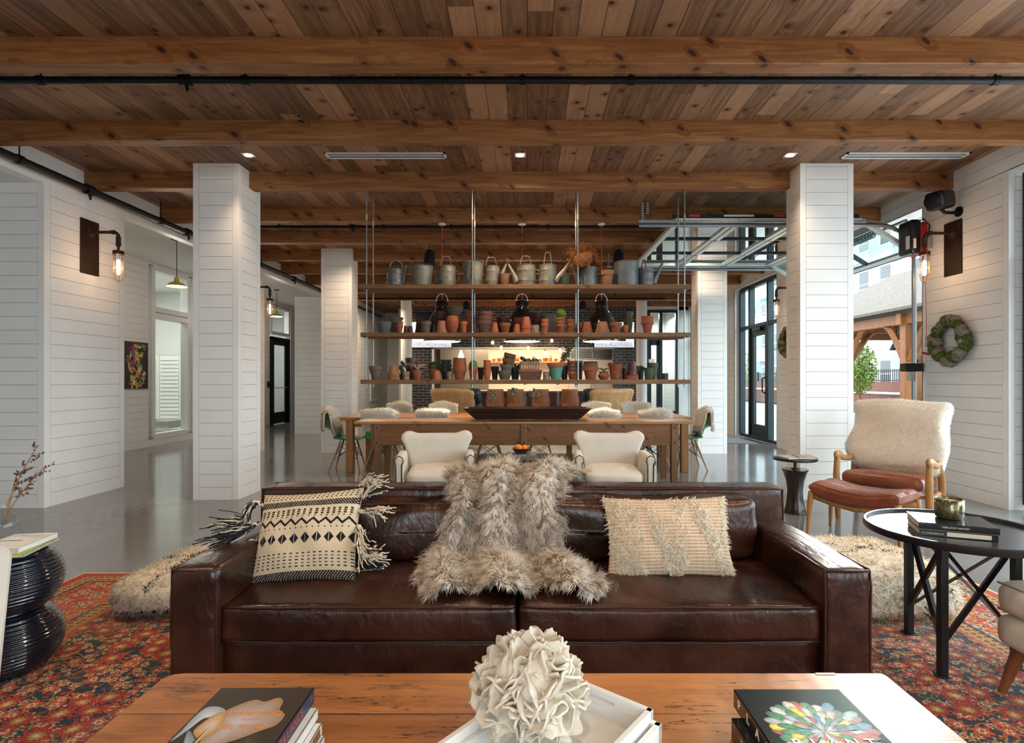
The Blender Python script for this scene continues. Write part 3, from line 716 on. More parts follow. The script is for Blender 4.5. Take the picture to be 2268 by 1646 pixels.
# speakers
def wall_speaker():
    r = thing('wall_speaker', 'black loudspeaker on a bracket above the right hand sconce', 'speaker', (X(2082, 5.9), 5.9, Z(444, 5.9)))
    R = rotz(.5) @ roty(-.22)
    V, Fc = rounded_box(.30, .19, .20, .05, 7); MB().add(V, Fc).xform(R).build('cabinet', 'black_plastic', r, smooth=True)
    MB().lathe([(.0, 0), (.07, .0), (.085, .02), (.08, .03)], 20, R=R @ roty(-R90), o=R @ np.array([-.14, 0, 0])).build('cone_ring', 'black_metal', r, smooth=True)
    MB().tube([(.02, .02, -.08), (.07, .03, -.12), (.16, .04, -.12), (.24, .04, -.11)], .018).build('bracket', 'black_metal', r)
    MB().lathe([(.0, -.02), (.055, -.02), (.055, .02), (0, .02)], 20, R=roty(R90), o=(.245, .04, -.11)).build('wall_mount', 'black_metal', r, smooth='auto')
wall_speaker()
plain('speaker_navy', (.010, .012, .022), .45)
for px, py, d, lab in ((951, 573, 9.0, 'above the second watering can'), (1370, 573, 9.0, 'above the big galvanised tub'), (1033, 677, 13.4, 'in front of the brick wall, left of the middle lamp'), (1291, 677, 13.4, 'in front of the brick wall, right of the middle lamp')):
    r = thing('pendant_speaker', 'dark pendant loudspeaker ' + lab, 'speaker', (X(px, d), d, Z(py, d)), group='pendant loudspeakers')
    s = d / 1209; h = 20 * s if d < 10 else 10 * s; w = 13 * s if d < 10 else 8 * s
    MB().lathe([(0, -h), (w, -h), (w, -h * .7), (w * .85, h * .5), (w * .45, h * .95), (0, h)], 20).build('housing', 'speaker_navy', r, smooth='auto')
    MB().tube([(0, 0, h * .95), (0, 0, ZC - Z(py, d))], .006, 5).build('cable', 'black_metal', r)
# ================================================================ sprinkler pipes
def pipe(label, p0, p1, rad, clamps, drops=()):
    clamps = [(q, w - .003) for q, w in clamps]
    r = thing('sprinkler_pipe', label, 'pipe', p0); v = np.array(p1) - np.array(p0)
    MB().tube([(0, 0, 0), v], rad, 16).build('tube', 'black_pipe', r, smooth='auto')
    dirn = v / np.linalg.norm(v)
    for t, top in clamps:
        c = v * t
        MB().tube([c - dirn * .022, c + dirn * .022], rad * 1.28, 14).tube([c + np.array((0, 0, rad)), (c[0], c[1], top - p0[2])], .006, 6).build('clamp', 'black_metal', r)
    for t in drops:
        c = v * t; MB().tube([c - dirn * .04, c + dirn * .04], rad * 1.5, 14).tube([c, c + np.array((.02, 0, -rad * 3))], [.018, .010], 8).build('sprinkler_head', 'black_metal', r)
    return r
d = 4.07; zz = Z(178, d)
pipe('black sprinkler pipe running across the ceiling behind the nearest beam', (-5.0, d, zz), (4.66, d, zz), .027,
     [((X(p, d) + 5) / 9.66, ZC) for p in (90, 543, 1157, 1397, 2205)], [((X(410, d) + 5) / 9.66)])
d = 7.72; zz = Z(503, d)
pipe('black sprinkler pipe behind the fourth ceiling beam', (-3.9, d, zz), (1.9, d, zz), .024, [((X(p, d) + 3.9) / 5.8, ZC) for p in (618, 850, 1000, 1213)], [((X(780, d) + 3.9) / 5.8)])
d = 14.0; zz = Z(662, d)
pipe('black sprinkler pipe in front of the brick wall', (-4.3, d, zz), (X(1473, d), d, zz), .03, [(.25, ZC), (.5, ZC), (.78, ZC), (.985, ZC)])
pipe('thick black pipe running along the left wall below the ceiling', (XL + .10, -3.4, EYE + 2.04), (XL + .10, 17.5, EYE + 2.04), .036,
     [((q + 3.4) / 20.9, ZC) for q in (5.05, 7.0, 9.6, 12.5)], [((q + 3.4) / 20.9) for q in (5.85, 7.55, 11.0)])
# ================================================================ recessed lights and vents
plain('can_warm', (1, .85, .6), .5, emit=((1, .74, .42), 40.))
for px, py, lab in ((550, 333, 'left'), (1152, 337, 'middle'), (1750, 333, 'right')):
    d = 5.57; r = thing('recessed_spotlight', 'lit square recessed spotlight in the plank ceiling, %s of the three' % lab, 'spotlight', (X(px, d), d, ZC), group='recessed ceiling spotlights')
    MB().box(-.055, .055, -.055, .055, -.006, -.001).build('trim_plate', 'white_metal', r, bevel=.002, seg=1)
    MB().lathe([(0, -.009), (.036, -.009), (.036, -.006)], 20).build('lamp', 'can_warm', r)
plain('vent_dark', (.05, .05, .05), .6)
for a, b, lab in ((722, 988, 'left of centre, between the left and middle spotlights'), (1868, 2140, 'at the right beyond the right column')):
    d = 5.58; r = thing('ceiling_vent', 'long white slotted ceiling vent ' + lab, 'vent', (X((a + b) / 2, d), d, ZC), group='slotted ceiling vents')
    w = (b - a) / 1209 * d / 2; f = MB().box(-w, w, -.07, -.05, -.012, 0).box(-w, w, .05, .07, -.012, 0).box(-w, -w + .02, -.07, .07, -.012, 0).box(w - .02, w, -.07, .07, -.012, 0).box(-w, w, -.008, .008, -.010, 0)
    f.build('frame', 'white_metal', r); MB().box(-w, w, -.06, .06, -.003, -.001).build('slot', 'vent_dark', r)
for px, py, d in ((1208, 430, 6.4), (1690, 430, 6.4), (1211, 546, 8.7), (1980, 427, 6.3)):
    r = thing('smoke_detector', 'small white ceiling disc ' + {1208: 'just behind the third beam at centre', 1690: 'just behind the third beam near the right column', 1211: 'under the far beams above the watering cans', 1980: 'near the right wall beside the loudspeaker'}[px], 'detector', (X(px, d), d, ZC), group='small white ceiling discs')
    MB().lathe([(0, -.03 if px != 1980 else -.07), (.04, -.03 if px != 1980 else -.06), (.055, -.012), (.055, 0)], 20).build('cover', 'white_metal' if px != 1980 else 'black_metal', r, smooth=True)
# ================================================================ wall sconces
plain('rust_pipe', (.035, .018, .012), .5, metal=.4, col2=(.07, .03, .015), scale=30)
plain('rust_plate', (.030, .017, .011), .42, metal=.5, col2=(.055, .026, .013), scale=9)
plain('brass_wire', (.42, .22, .10), .35, metal=.8)
plain('bulb_glow', (1, .8, .5), .5, emit=((1, .66, .34), 14.))
def sconce(loc, rz, label):
    """faces +x from the wall at x=0; loc = wall point at arm height"""
    r = thing('cage_wall_lamp', label, 'wall lamp', loc, rz, 'caged pipe wall lamps')
    MB().box(0, .012, -.125, .125, -.465, .13).build('back_plate', 'rust_plate', r, bevel=.002, seg=1)
    f = MB()
    for yy in (-.112, .112):
        for k in range(6): f.lathe([(0, .003), (.004, .002), (.005, 0)], 6, R=roty(R90), o=(.012, yy, -.44 + k * .108))
    f.build('rivet', 'rust_pipe', r)
    MB().lathe([(.058, 0), (.058, .01), (.03, .018), (.025, .035)], 18, R=roty(R90), o=(.012, 0, 0)).build('flange', 'rust_pipe', r, smooth='auto')
    P = [(.03, 0, 0), (.27, 0, 0)] + [(.27 + .05 * math.sin(a), 0, -.05 + .05 * math.cos(a)) for a in (.4, .8, 1.2, 1.57)] + [(.32, 0, -.12)]
    f = MB().tube(P, .017, 12); f.tube([(.25, 0, 0), (.28, 0, 0)], .024, 12).tube([(.32, 0, -.05), (.32, 0, -.10)], .024, 12)
    f.lathe([(.012, -.21), (.014, -.16), (.024, -.15), (.026, -.12), (.02, -.10)], 12, (.32, 0, 0)); f.build('pipe_arm', 'rust_pipe', r, smooth='auto')
    MB().lathe([(.0, -.20), (.052, -.205), (.054, -.245), (.045, -.25), (0, -.25)], 20, (.32, 0, 0)).build('lamp_collar', 'rust_pipe', r, smooth='auto')
    f = MB()
    for k in range(4):
        a = k * math.pi / 4; P = []
        for t in np.linspace(0, 1, 15):
            if t < .36: q = (.046, -.25 - .22 * t / .36)
            elif t > .64: q = (-.046, -.25 - .22 * (1 - t) / .36)
            else: b = (t - .36) / .28 * math.pi; q = (.046 * math.cos(b), -.47 - .075 * math.sin(b))
            P.append((.32 + q[0] * math.cos(a), q[0] * math.sin(a), q[1]))
        if k % 2 == 0 or True: f.tube(P, .0022, 5)
    for zz in (-.31, -.385, -.46): f.tube([(.32 + .05 * math.cos(t), .05 * math.sin(t), zz) for t in np.linspace(0, 6.28, 17)[:-1]], .0024, 5, closed=True)
    f.build('wire_cage', 'brass_wire', r, smooth=True)
    MB().lathe([(0, -.47), (.012, -.465), (.018, -.45), (.018, -.33), (.012, -.30), (.012, -.27)], 12, (.32, 0, 0)).build('bulb', 'bulb_glow', r, smooth=True)
    MB().lathe([(.015, -.30), (.016, -.25)], 12, (.32, 0, 0)).build('socket', 'label_white', r)
    w = Matrix.Rotation(rz, 3, 'Z') @ Vector((.32, 0, -.38)); light('wall_lamp_light', 'POINT', (loc[0] + w.x, loc[1] + w.y, loc[2] + w.z), 11, (1, .58, .30), .03)
sconce((XL, 5.98, EYE + 1.62), 0, 'caged pipe wall lamp on a rusty plate, nearest one on the left wall')
sconce((XL, 9.5, EYE + 1.62), 0, 'caged pipe wall lamp on the left wall behind the near left column')
sconce((XR, 6.02, EYE + 1.62), math.pi, 'caged pipe wall lamp on a rusty plate above the moss wreath on the right')
sconce((XR, 9.6, EYE + 1.62), math.pi, 'caged pipe wall lamp on the right wall, partly behind the right column')
# ================================================================ wreaths
plain('moss', (.13, .17, .025), .95, col2=(.035, .05, .015), scale=26, bump=.8, bscale=180)
plain('lichen', (.34, .30, .25), .95, col2=(.16, .13, .10), scale=40, bump=.8, bscale=200)
def fuzzy(seed, n=260):
    rg = np.random.default_rng(seed); V, Fc = rounded_box(.1, .1, .1, .05, 5, noise=.006, nscale=40, seed=seed)
    return V, Fc
def wreath(loc, rz, label):
    r = thing('moss_wreath', label, 'wreath', loc, rz, 'moss wreaths'); rg = np.random.default_rng(4)
    mats = {'moss': (MB(), []), 'lichen': (MB(), [])}; R0 = .205
    for i in range(46):
        a = i / 46 * 2 * math.pi + rg.uniform(-.05, .05); g = 'lichen' if (i // 3) % 2 == 1 else 'moss'
        c = (.06 + rg.uniform(0, .03), (R0 + rg.uniform(-.03, .03)) * math.cos(a), (R0 + rg.uniform(-.03, .03)) * math.sin(a))
        mats[g][0].ball(c, rg.uniform(.045, .066), 12, 8, noise=.13, seed=i)
    mats['moss'][0].build('moss_clump', 'moss', r, smooth=True); mats['lichen'][0].build('lichen_clump', 'lichen', r, smooth=True)
    for g, (c0, c1) in (('moss', ((.05, .07, .01), (.24, .30, .04))), ('lichen', ((.12, .10, .07), (.42, .38, .31)))):
        V, Fc = mats[g][0].arrays(); P, N = scatter(V, Fc, 7000, rg); v = np.clip(rg.normal(.5, .3, (len(P), 1)) + .5 * np.sin(P[:, 1:2] * 23) * np.sin(P[:, 2:3] * 19), 0, 1)
        fur(g + '_fringe', P, N, N * .3, .018, .003, np.array([c0]), np.array(c0) * (1 - v) + np.array(c1) * v, parent=r, rg=rg, lift=1, curl=.5)
    return r
m = M('fur'); q = m.attr(); q = m.mix(1., q, (.84, .84, .84), 'MULTIPLY'); m.inp('Base Color', q); m.inp('Roughness', .7); m.inp('Specular IOR Level', .15)
_a = m.nt.nodes.new('ShaderNodeAttribute'); _a.attribute_name = 'FN'; _v = m.nt.nodes.new('ShaderNodeVectorTransform'); _v.vector_type = 'NORMAL'; _v.convert_from = 'OBJECT'; _v.convert_to = 'WORLD'; m.nt.links.new(_a.outputs[1], _v.inputs[0]); m.nt.links.new(_v.outputs[0], m.b.inputs['Normal'])
_t = m.nt.nodes.new('ShaderNodeBsdfTranslucent'); _n = m.nt.nodes.new('ShaderNodeVectorMath'); _n.operation = 'SCALE'; _n.inputs['Scale'].default_value = -1; m.nt.links.new(_v.outputs[0], _n.inputs[0]); m.nt.links.new(_n.outputs[0], _t.inputs['Normal']); m.nt.links.new(q.k, _t.inputs[0]); _x = m.nt.nodes.new('ShaderNodeAddShader')
m.nt.links.new(m.b.outputs[0], _x.inputs[0]); m.nt.links.new(_t.outputs[0], _x.inputs[1]); _p = m.nt.nodes.new('ShaderNodeBsdfTransparent'); _y = m.nt.nodes.new('ShaderNodeMixShader'); _y.inputs[0].default_value = .15; m.nt.links.new(_x.outputs[0], _y.inputs[1]); m.nt.links.new(_p.outputs[0], _y.inputs[2])
m.nt.links.new(_y.outputs[0], [n for n in m.nt.nodes if n.type == 'OUTPUT_MATERIAL'][0].inputs[0]); MATS['fur'] = m.mat
wreath((XR, 5.99, Z(755, 5.99)), math.pi, 'round wreath of green moss and grey lichen on the right wall under the wall lamp')
wreath((XR, 9.72, Z(758, 9.72)), math.pi, 'round moss wreath half hidden behind the right column')
plain('cardboard_grey', (.42, .40, .38), .7)
# ================================================================ hall: artwork, pendants, mail boxes
plain('art_dark', (.020, .012, .016), .4)
r = thing('botanical_picture', 'dark framed picture of yellow flowers and leaves on the hall wall', 'picture', (XH, 9.98, 1.55))
MB().box(0, .03, -.30, .34, -.44, .42).build('canvas', 'art_dark', r)
rg = random.Random(5)
cl = [('petal_yellow', (.75, .55, .03)), ('leaf_green', (.22, .33, .06)), ('petal_cream', (.65, .62, .42)), ('petal_red', (.45, .03, .08)), ('petal_orange', (.75, .30, .04)), ('petal_plum', (.18, .07, .22)), ('leaf_pale', (.42, .48, .16))]
for nme, c in cl: plain(nme, c, .6)
for nme, c in cl:
    f = MB()
    for i in range(16):
        t = rg.random(); zz = -.38 + .74 * t; yy = .05 * math.sin(t * 8) + rg.uniform(-.17, .2); a = rg.uniform(0, 6.28); L = rg.uniform(.03, .075); w = L * .42
        pts = [(yy + L * math.cos(u) * math.cos(a) - w * math.sin(u) * math.sin(a), zz + L * math.cos(u) * math.sin(a) + w * math.sin(u) * math.cos(a)) for u in np.linspace(0, 6.28, 9)[:-1]]
        f.prism(pts, .030, .032 + .0006 * (i % 4) + .0003 * cl.index((nme, c)), 'x')
    f.build('painted_plant', nme, r)
plain('yellow_enamel', (.62, .42, .03), .35)
for yy, lab in ((8.75, 'yellow enamel pendant lamp hanging in the hall beside the near left column'), (13.6, 'yellow enamel pendant lamp hanging in the hall near the black door')):
    px = -5.62 if yy < 10 else -6.25
    zt = EYE + 2.25; zs = EYE + 1.50 if yy < 10 else 2.85
    r = thing('pendant_lamp', lab, 'pendant lamp', (px, yy, zs), group='yellow hall pendants')
    MB().lathe([(.145, 0), (.142, .012), (.10, .05), (.045, .075), (.036, .10), (.034, .14), (.02, .15), (0, .15)], 28, cap=False).build('lamp_shade', 'yellow_enamel', r, smooth=True)
    MB().lathe([(0, .012), (.13, .010), (.132, .004)], 28).build('diffuser', 'glow_shade', r)
    MB().tube([(0, 0, .15), (0, 0, zt - zs)], .005, 6).build('cord', 'black_metal', r)
    MB().box(-.06, .06, -.05, .05, zt - zs - .012, zt - zs).build('canopy', 'black_metal', r)
    light('hall_pendant_light', 'POINT', (px, yy, zs - .05), 28, (1, .90, .76), .08)
r = thing('mailbox_unit', 'white bank of mail compartments behind the hall window', 'mailbox', (-8.5, 13.38, .3))
MB().box(-1.1, 1.1, 0, .4, 0, 1.56).build('cabinet', 'mail_white', r)
for c in range(4):
    fr = MB().box(-1.08 + c * .54, -1.05 + c * .54, -.03, 0, 0, 1.56).build('divider', 'mail_white', r)
    f = MB(); g = MB()
    for k in range(16): f.box(-1.03 + c * .54, -.58 + c * .54, -.02, -.001, .03 + k * .095, .105 + k * .095); g.box(-1.01 + c * .54, -.60 + c * .54, -.021, -.018, .024 + k * .095, .031 + k * .095)
    q = f.build('mail_slot', 'mail_white', r); g.build('slot_shadow_line', 'cardboard_grey', q)
r = thing('parcel_shelf', 'white shelf under the mail compartments behind the hall window', 'shelf', (-8.5, 12.6, 0)); MB().box(-1.1, 1.1, -.35, .8, .12, .18).build('shelf_top', 'mail_white', r); MB().box(-1.05, 1.05, -.3, .75, 0, .12).build('base', 'mail_white', r)
plain('cardboard_grey', (.42, .40, .38), .7)
r = thing('parcel_box', 'grey box on the white shelf behind the hall window', 'box', (-8.28, 12.6, .181)); MB().box(-.25, .2, -.3, .22, 0, .16).build('carton', 'cardboard_grey', r, bevel=.004, seg=1)
plain('access_red', (.6, .02, .02), .4)
r = thing('card_reader', 'small dark card reader on the wall left of the black hall door', 'card reader', (XH, 15.15, 1.15)); MB().box(0, .03, -.05, .05, -.08, .08).build('reader_body', 'black_plastic', r); MB().box(.03, .034, -.02, .02, .02, .05).build('indicator', 'access_red', r)
r = thing('wall_outlet', 'white wall outlet on the far right column', 'outlet', (X(1581, 9.43), 9.42, Z(948, 9.43))); MB().box(-.04, .04, 0, .01, -.06, .06).build('cover_plate', 'label_white', r, bevel=.003, seg=1); MB().box(-.015, .015, -.003, .0, .01, .04).box(-.015, .015, -.003, .0, -.04, -.01).build('socket', 'cardboard_grey', r)
plain('mat_grey', (.22, .23, .25), .95)
tag(MB().box(3.62, 4.62, 10.9, 11.9, 0, .012).build('door_mat', 'mat_grey'), 'grey door mat inside the glazed side door', 'mat')
# ================================================================ hanging shelf with pots
wood('shelf_wood', (.14, .066, .026), (.215, .11, .047), 'X', rough=.6, knots=.2, stain=.4)
plain('zinc_rod', (.30, .32, .32), .35, metal=.9)
plain('brass_nut', (.70, .55, .32), .3, metal=.8)
SD0, SD1 = 6.02, 6.36; SZ = [Z(630, SD0), Z(736.5, SD0), Z(841, SD0)]      # board tops
SX0, SX1 = X(796, SD0), X(1530, SD0); BT = .048
hs = thing('hanging_shelf', 'three board timber shelf hanging on steel rods, full of flower pots and watering cans', 'shelf', (0, 6.19, 0))
for i, z in enumerate(SZ):
    q = MB().box(SX0 + (.01 if i else -.01), SX1, SD0 - 6.19, SD1 - 6.19, z - BT, z).build('shelf_board', 'shelf_wood', hs, bevel=.004, seg=1)
    q.data.transform(Matrix.Translation((i * 2.3, 0, 0))); q.location.x = -i * 2.3
for px in (812, 1046, 1280, 1516):
    for yy in (6.06, 6.32):
        xx = X(px, 6.06) ; y0 = yy - 6.19
        q = MB().tube([(xx, y0, SZ[2] - .09), (xx, y0, ZC - .25 if 0 else ZC - .003)], .0075, 8).build('rod', 'zinc_rod', hs, smooth='auto')
        MB().tube([(xx, y0, EYE + 1.78), (xx, y0, EYE + 1.84)], .012, 8).build('coupling_nut', 'brass_nut', q)
        f = MB()
        for z in SZ:
            for dz in (.001, -BT - .014): f.lathe([(.018, dz), (.018, dz + .004), (.012, dz + .005), (.012, dz + .013), (.0, dz + .013)], 8, (xx, y0, z))
        f.build('washer', 'zinc_rod', q)
# materials of the pots
def pot_mat(name, c1, c2, rough=.75, crust=None, bump=.25):
    m = M(name); x, y, z = m.coords(); n = m.noise(m.vec, 9, 5, .65).ramp(.32, .68); c = m.mix(n, c1, c2)
    if crust: c = m.mix(m.noise(m.vec, 22, 5, .7).ramp(.55, .66), c, crust)
    oi = m.nt.nodes.new('ShaderNodeObjectInfo'); rnd = E(m.nt, oi.outputs['Random'])
    c = m.mix(rnd * .35, c, tuple(k * .6 for k in c1)); m.inp('Base Color', c); m.inp('Roughness', rough); m.bump(m.noise(m.vec, 60, 3), bump, .004); MATS[name] = m.mat
pot_mat('terracotta', (0.273, 0.074, 0.027), (0.195, 0.048, 0.019), crust=(0.260, 0.122, 0.071))
pot_mat('terracotta_bright', (0.391, 0.102, 0.036), (0.326, 0.081, 0.029))
pot_mat('terracotta_pale', (0.299, 0.122, 0.058), (0.222, 0.086, 0.040), crust=(0.293, 0.168, 0.098))
pot_mat('terracotta_old', (0.150, 0.058, 0.031), (0.091, 0.038, 0.022), crust=(0.195, 0.127, 0.085), bump=.6)
pot_mat('terracotta_dark', (0.065, 0.017, 0.010), (0.042, 0.012, 0.008))
pot_mat('maroon_glaze', (0.062, 0.014, 0.012), (0.043, 0.011, 0.010), rough=.35)
pot_mat('dark_grey_pot', (0.022, 0.026, 0.026), (0.034, 0.037, 0.034), rough=.6)
pot_mat('grey_stone_pot', (0.099, 0.099, 0.087), (0.062, 0.062, 0.056), crust=(0.149, 0.143, 0.124))
pot_mat('grey_brown_pot', (0.124, 0.093, 0.068), (0.093, 0.071, 0.053))
pot_mat('olive_pot', (0.074, 0.062, 0.031), (0.124, 0.081, 0.043), crust=(0.062, 0.068, 0.043))
pot_mat('green_pot', (0.043, 0.074, 0.031), (0.031, 0.056, 0.028))
pot_mat('beige_pot', (0.211, 0.186, 0.143), (0.149, 0.130, 0.099))
pot_mat('turquoise_glaze', (0.081, 0.236, 0.180), (0.099, 0.267, 0.205), rough=.4)
pot_mat('galv_old', (0.24, 0.225, 0.17), (0.13, 0.125, 0.10), rough=.5, crust=(0.124, 0.081, 0.050), bump=.15)
pot_mat('galv_blue', (0.105, 0.118, 0.124), (0.161, 0.174, 0.174), rough=.45, bump=.1)
pot_mat('rusty', (0.211, 0.099, 0.043), (0.124, 0.053, 0.025), bump=.7)
for k in ('galv_old', 'galv_blue'): MATS[k].node_tree.nodes['Principled BSDF'].inputs['Metallic'].default_value = .35
plain('log_bark', (.16, .10, .06), .9, col2=(.30, .22, .15), scale=30, bump=.8, bscale=80)
plain('plant_green', (.07, .17, .02), .7, col2=(.15, .30, .03), scale=20)
plain('plant_dark', (.03, .06, .02), .6, col2=(.06, .09, .03), scale=20)
plain('tan_leaf', (.42, .30, .18), .7)
plain('soil', (.03, .02, .015), .95)
def pot_prof(kind, r, h):
    if kind == 'rim': return [(r * .62, 0), (r * .86, h * .70), (r * .99, h * .71), (r, h), (r * .90, h), (r * .78, h * .7), (r * .55, .012), (0, .012)]
    if kind == 'plain': return [(r * .68, 0), (r, h * .98), (r, h), (r * .92, h), (r * .6, .012), (0, .012)]
    if kind == 'jar': return [(r * .55, 0), (r * .85, h * .3), (r, h * .58), (r * .93, h * .82), (r * .72, h), (r * .62, h), (r * .8, h * .8), (0, .02)]
    if kind == 'belly': return [(r * .6, 0), (r * .95, h * .3), (r, h * .5), (r * .72, h * .8), (r * .88, h), (r * .78, h), (r * .6, h * .8), (0, .02)]
    if kind == 'bowl': return [(r * .7, 0), (r * .95, h * .6), (r * 1.0, h * .7), (r, h), (r * .88, h), (r * .6, .015), (0, .015)]
    if kind == 'flare': return [(r * .6, 0), (r * .82, h * .8), (r, h * .93), (r * 1.02, h), (r * .92, h), (r * .5, .012), (0, .012)]
    if kind == 'double': return [(r * .58, 0), (r * .82, h * .52), (r, h * .53), (r * 1.0, h * .70), (r * .88, h * .71), (r * .98, h), (r * .88, h), (r * .5, .02), (0, .02)]
    if kind == 'tub': return [(r * .80, 0), (r * .99, h * .95), (r * 1.03, h * .96), (r * 1.03, h), (r * .97, h), (r * .76, .01), (0, .01)]
    if kind == 'cyl': return [(r, 0), (r, h), (r * .92, h), (r * .92, .01), (0, .01)]
ORD = ['', 'first', 'second', 'third', 'fourth', 'fifth', 'sixth', 'seventh', 'eighth', 'ninth', 'tenth', 'eleventh', 'twelfth', 'thirteenth', 'fourteenth', 'fifteenth', 'sixteenth', 'seventeenth', 'eighteenth', 'nineteenth', 'twentieth', 'twenty-first', 'twenty-second', 'twenty-third', 'twenty-fourth', 'twenty-fifth', 'twenty-sixth', 'twenty-seventh', 'twenty-eighth', 'twenty-ninth', 'thirtieth', 'thirty-first', 'thirty-second', 'thirty-third', 'thirty-fourth', 'thirty-fifth', 'thirty-sixth', 'thirty-seventh', 'thirty-eighth']
FRONT, BACK = 6.12, 6.27
pot_cache = {}
def put_pot(name, kind, mat, cx, w, h, row, label, inv=False, tilt=0., dz=0., z0=None, grp=None, dx=0.):
    """cx,w,h in photo pixels at the row's depth"""
    d = FRONT if row == 'f' else BACK; s = d / F; r, hh = w * s / 2, h * s
    prof = pot_prof(kind, r, hh); R = roty(tilt) if tilt else None
    if inv: R = rotx(math.pi); 
    mb = MB().lathe(prof, 26, R=R)
    if inv: mb.xform(o=(0, 0, hh))
    o = mb.build(name, mat, smooth='auto', loc=(X(cx, d) + dx, d, z0 + dz + .0005))
    return tag(o, label, 'flower pot' if name == 'flower_pot' else name.replace('_', ' '), grp)
LOOK = {'terracotta': 'terracotta', 'terracotta_bright': 'bright orange terracotta', 'terracotta_pale': 'pale ochre terracotta', 'terracotta_old': 'weathered crusty clay', 'terracotta_dark': 'dark brown clay', 'maroon_glaze': 'dark maroon', 'dark_grey_pot': 'charcoal', 'grey_stone_pot': 'grey stone', 'grey_brown_pot': 'grey brown', 'olive_pot': 'olive brown', 'green_pot': 'green', 'beige_pot': 'beige', 'rusty': 'rusty'}
SHN = ['top', 'middle', 'bottom']
def place_list(shelf, L):
    """L rows: (cx, w, h, kind, mat, row, n_stack, inverted, extra)"""
    z0 = SZ[shelf]; L = sorted(L, key=lambda q: q[0]); grp = 'flower pots on the %s hanging shelf' % SHN[shelf]
    for i, (cx, w, h, kind, mat, row, n, inv, ex) in enumerate(L):
        where = '%s from the left, %s hanging shelf' % (ORD[i + 1], SHN[shelf]) if i else 'leftmost, %s hanging shelf' % SHN[shelf]
        up = 'upturned ' if inv else ''
        if n <= 1: put_pot('flower_pot', kind, mat, cx, w, h, row, '%s%s pot, %s' % (up, LOOK.get(mat, mat), where), inv, z0=z0, grp=grp, tilt=ex.get('tilt', 0)); continue
        # stack: n nested pots, each with its own object; step so that the total height is h
        hp = ex.get('hp', h / (1 + (n - 1) * .38)); st = (h - hp) / (n - 1); d = FRONT if row == 'f' else BACK; lean = ex.get('lean', 0)
        for k in range(n):
            nm = ('bottom' if k == 0 else 'top' if k == n - 1 else 'middle' if n == 3 else ORD[k + 1]) + ' of '
            mk = ex.get('mats', [mat] * n)[k]; kd = ex.get('kinds', [kind] * n)[k]; wk = ex.get('ws', [w * (1 - .03 * k) if not inv else w * (1 - .04 * k)] * n)[k] if 'ws' in ex else w * (1 - .04 * k)
            put_pot('flower_pot', kd, mk, cx, wk, hp, row, '%s%s%s pot stack, %s' % (nm, up, LOOK.get(mk, mk), where), inv, z0=z0, dz=k * st * d / F, dx=lean * k * d / F, tilt=lean * .03 * k + ex.get('tilt', 0), grp=grp)
T, TB, TP, TO, TD, MG, DG, GS, GB, OL, GR, BE = 'terracotta', 'terracotta_bright', 'terracotta_pale', 'terracotta_old', 'terracotta_dark', 'maroon_glaze', 'dark_grey_pot', 'grey_stone_pot', 'grey_brown_pot', 'olive_pot', 'green_pot', 'beige_pot'
MID = [(851, 32, 25, 'bowl', GS, 'f', 1, 0, {}), (876, 34, 37, 'flare', GB, 'b', 1, 0, {}), (885, 16, 26, 'rim', T, 'f', 2, 0, {}),
 (899, 11, 16, 'plain', MG, 'f', 1, 1, {}), (909, 12, 16, 'plain', MG, 'f', 1, 1, {}), (927, 16, 27, 'rim', TD, 'b', 1, 1, {}), (943, 25, 26, 'rim', GB, 'f', 1, 0, {}),
 (974, 27, 50, 'rim', TD, 'b', 3, 0, {}), (979, 27, 27, 'plain', TP, 'f', 1, 1, {}), (1002, 30, 38, 'jar', T, 'f', 1, 0, {}), (1008, 34, 60, 'flare', OL, 'b', 1, 0, {}),
 (1027, 18, 26, 'rim', TB, 'f', 1, 0, {}), (1040, 20, 49, 'rim', T, 'b', 2, 0, {}), (1072, 36, 48, 'rim', TO, 'f', 3, 0, {'hp': 28, 'lean': 1.0}),
 (1096, 18, 23, 'rim', TB, 'f', 1, 1, {}), (1113, 27, 38, 'rim', TD, 'b', 2, 0, {}), (1119, 25, 22, 'rim', T, 'f', 1, 0, {}), (1136, 19, 26, 'rim', TD, 'b', 1, 1, {}),
 (1145, 17, 20, 'rim', TB, 'f', 1, 1, {}), (1166, 23, 36, 'rim', TB, 'f', 2, 1, {}), (1152, 30, 36, 'rim', T, 'b', 1, 0, {}), (1189, 24, 46, 'rim', TD, 'b', 2, 0, {}),
 (1207, 17, 31, 'rim', TB, 'f', 2, 0, {}), (1217, 32, 42, 'plain', BE, 'b', 1, 0, {}), (1242, 22, 35, 'rim', T, 'f', 3, 0, {}), (1264, 18, 31, 'rim', T, 'f', 2, 0, {}),
 (1283, 16, 25, 'plain', TB, 'b', 1, 1, {}), (1300, 26, 25, 'rim', T, 'f', 1, 1, {}), (1316, 16, 25, 'plain', TD, 'b', 1, 1, {}), (1334, 33, 25, 'rim', TP, 'f', 1, 1, {}),
 (1364, 27, 23, 'rim', T, 'f', 1, 0, {}), (1391, 25, 49, 'flare', OL, 'b', 2, 0, {'hp': 34}), (1385, 14, 17, 'plain', TB, 'f', 1, 0, {}), (1434, 28, 37, 'double', T, 'f', 1, 0, {})]
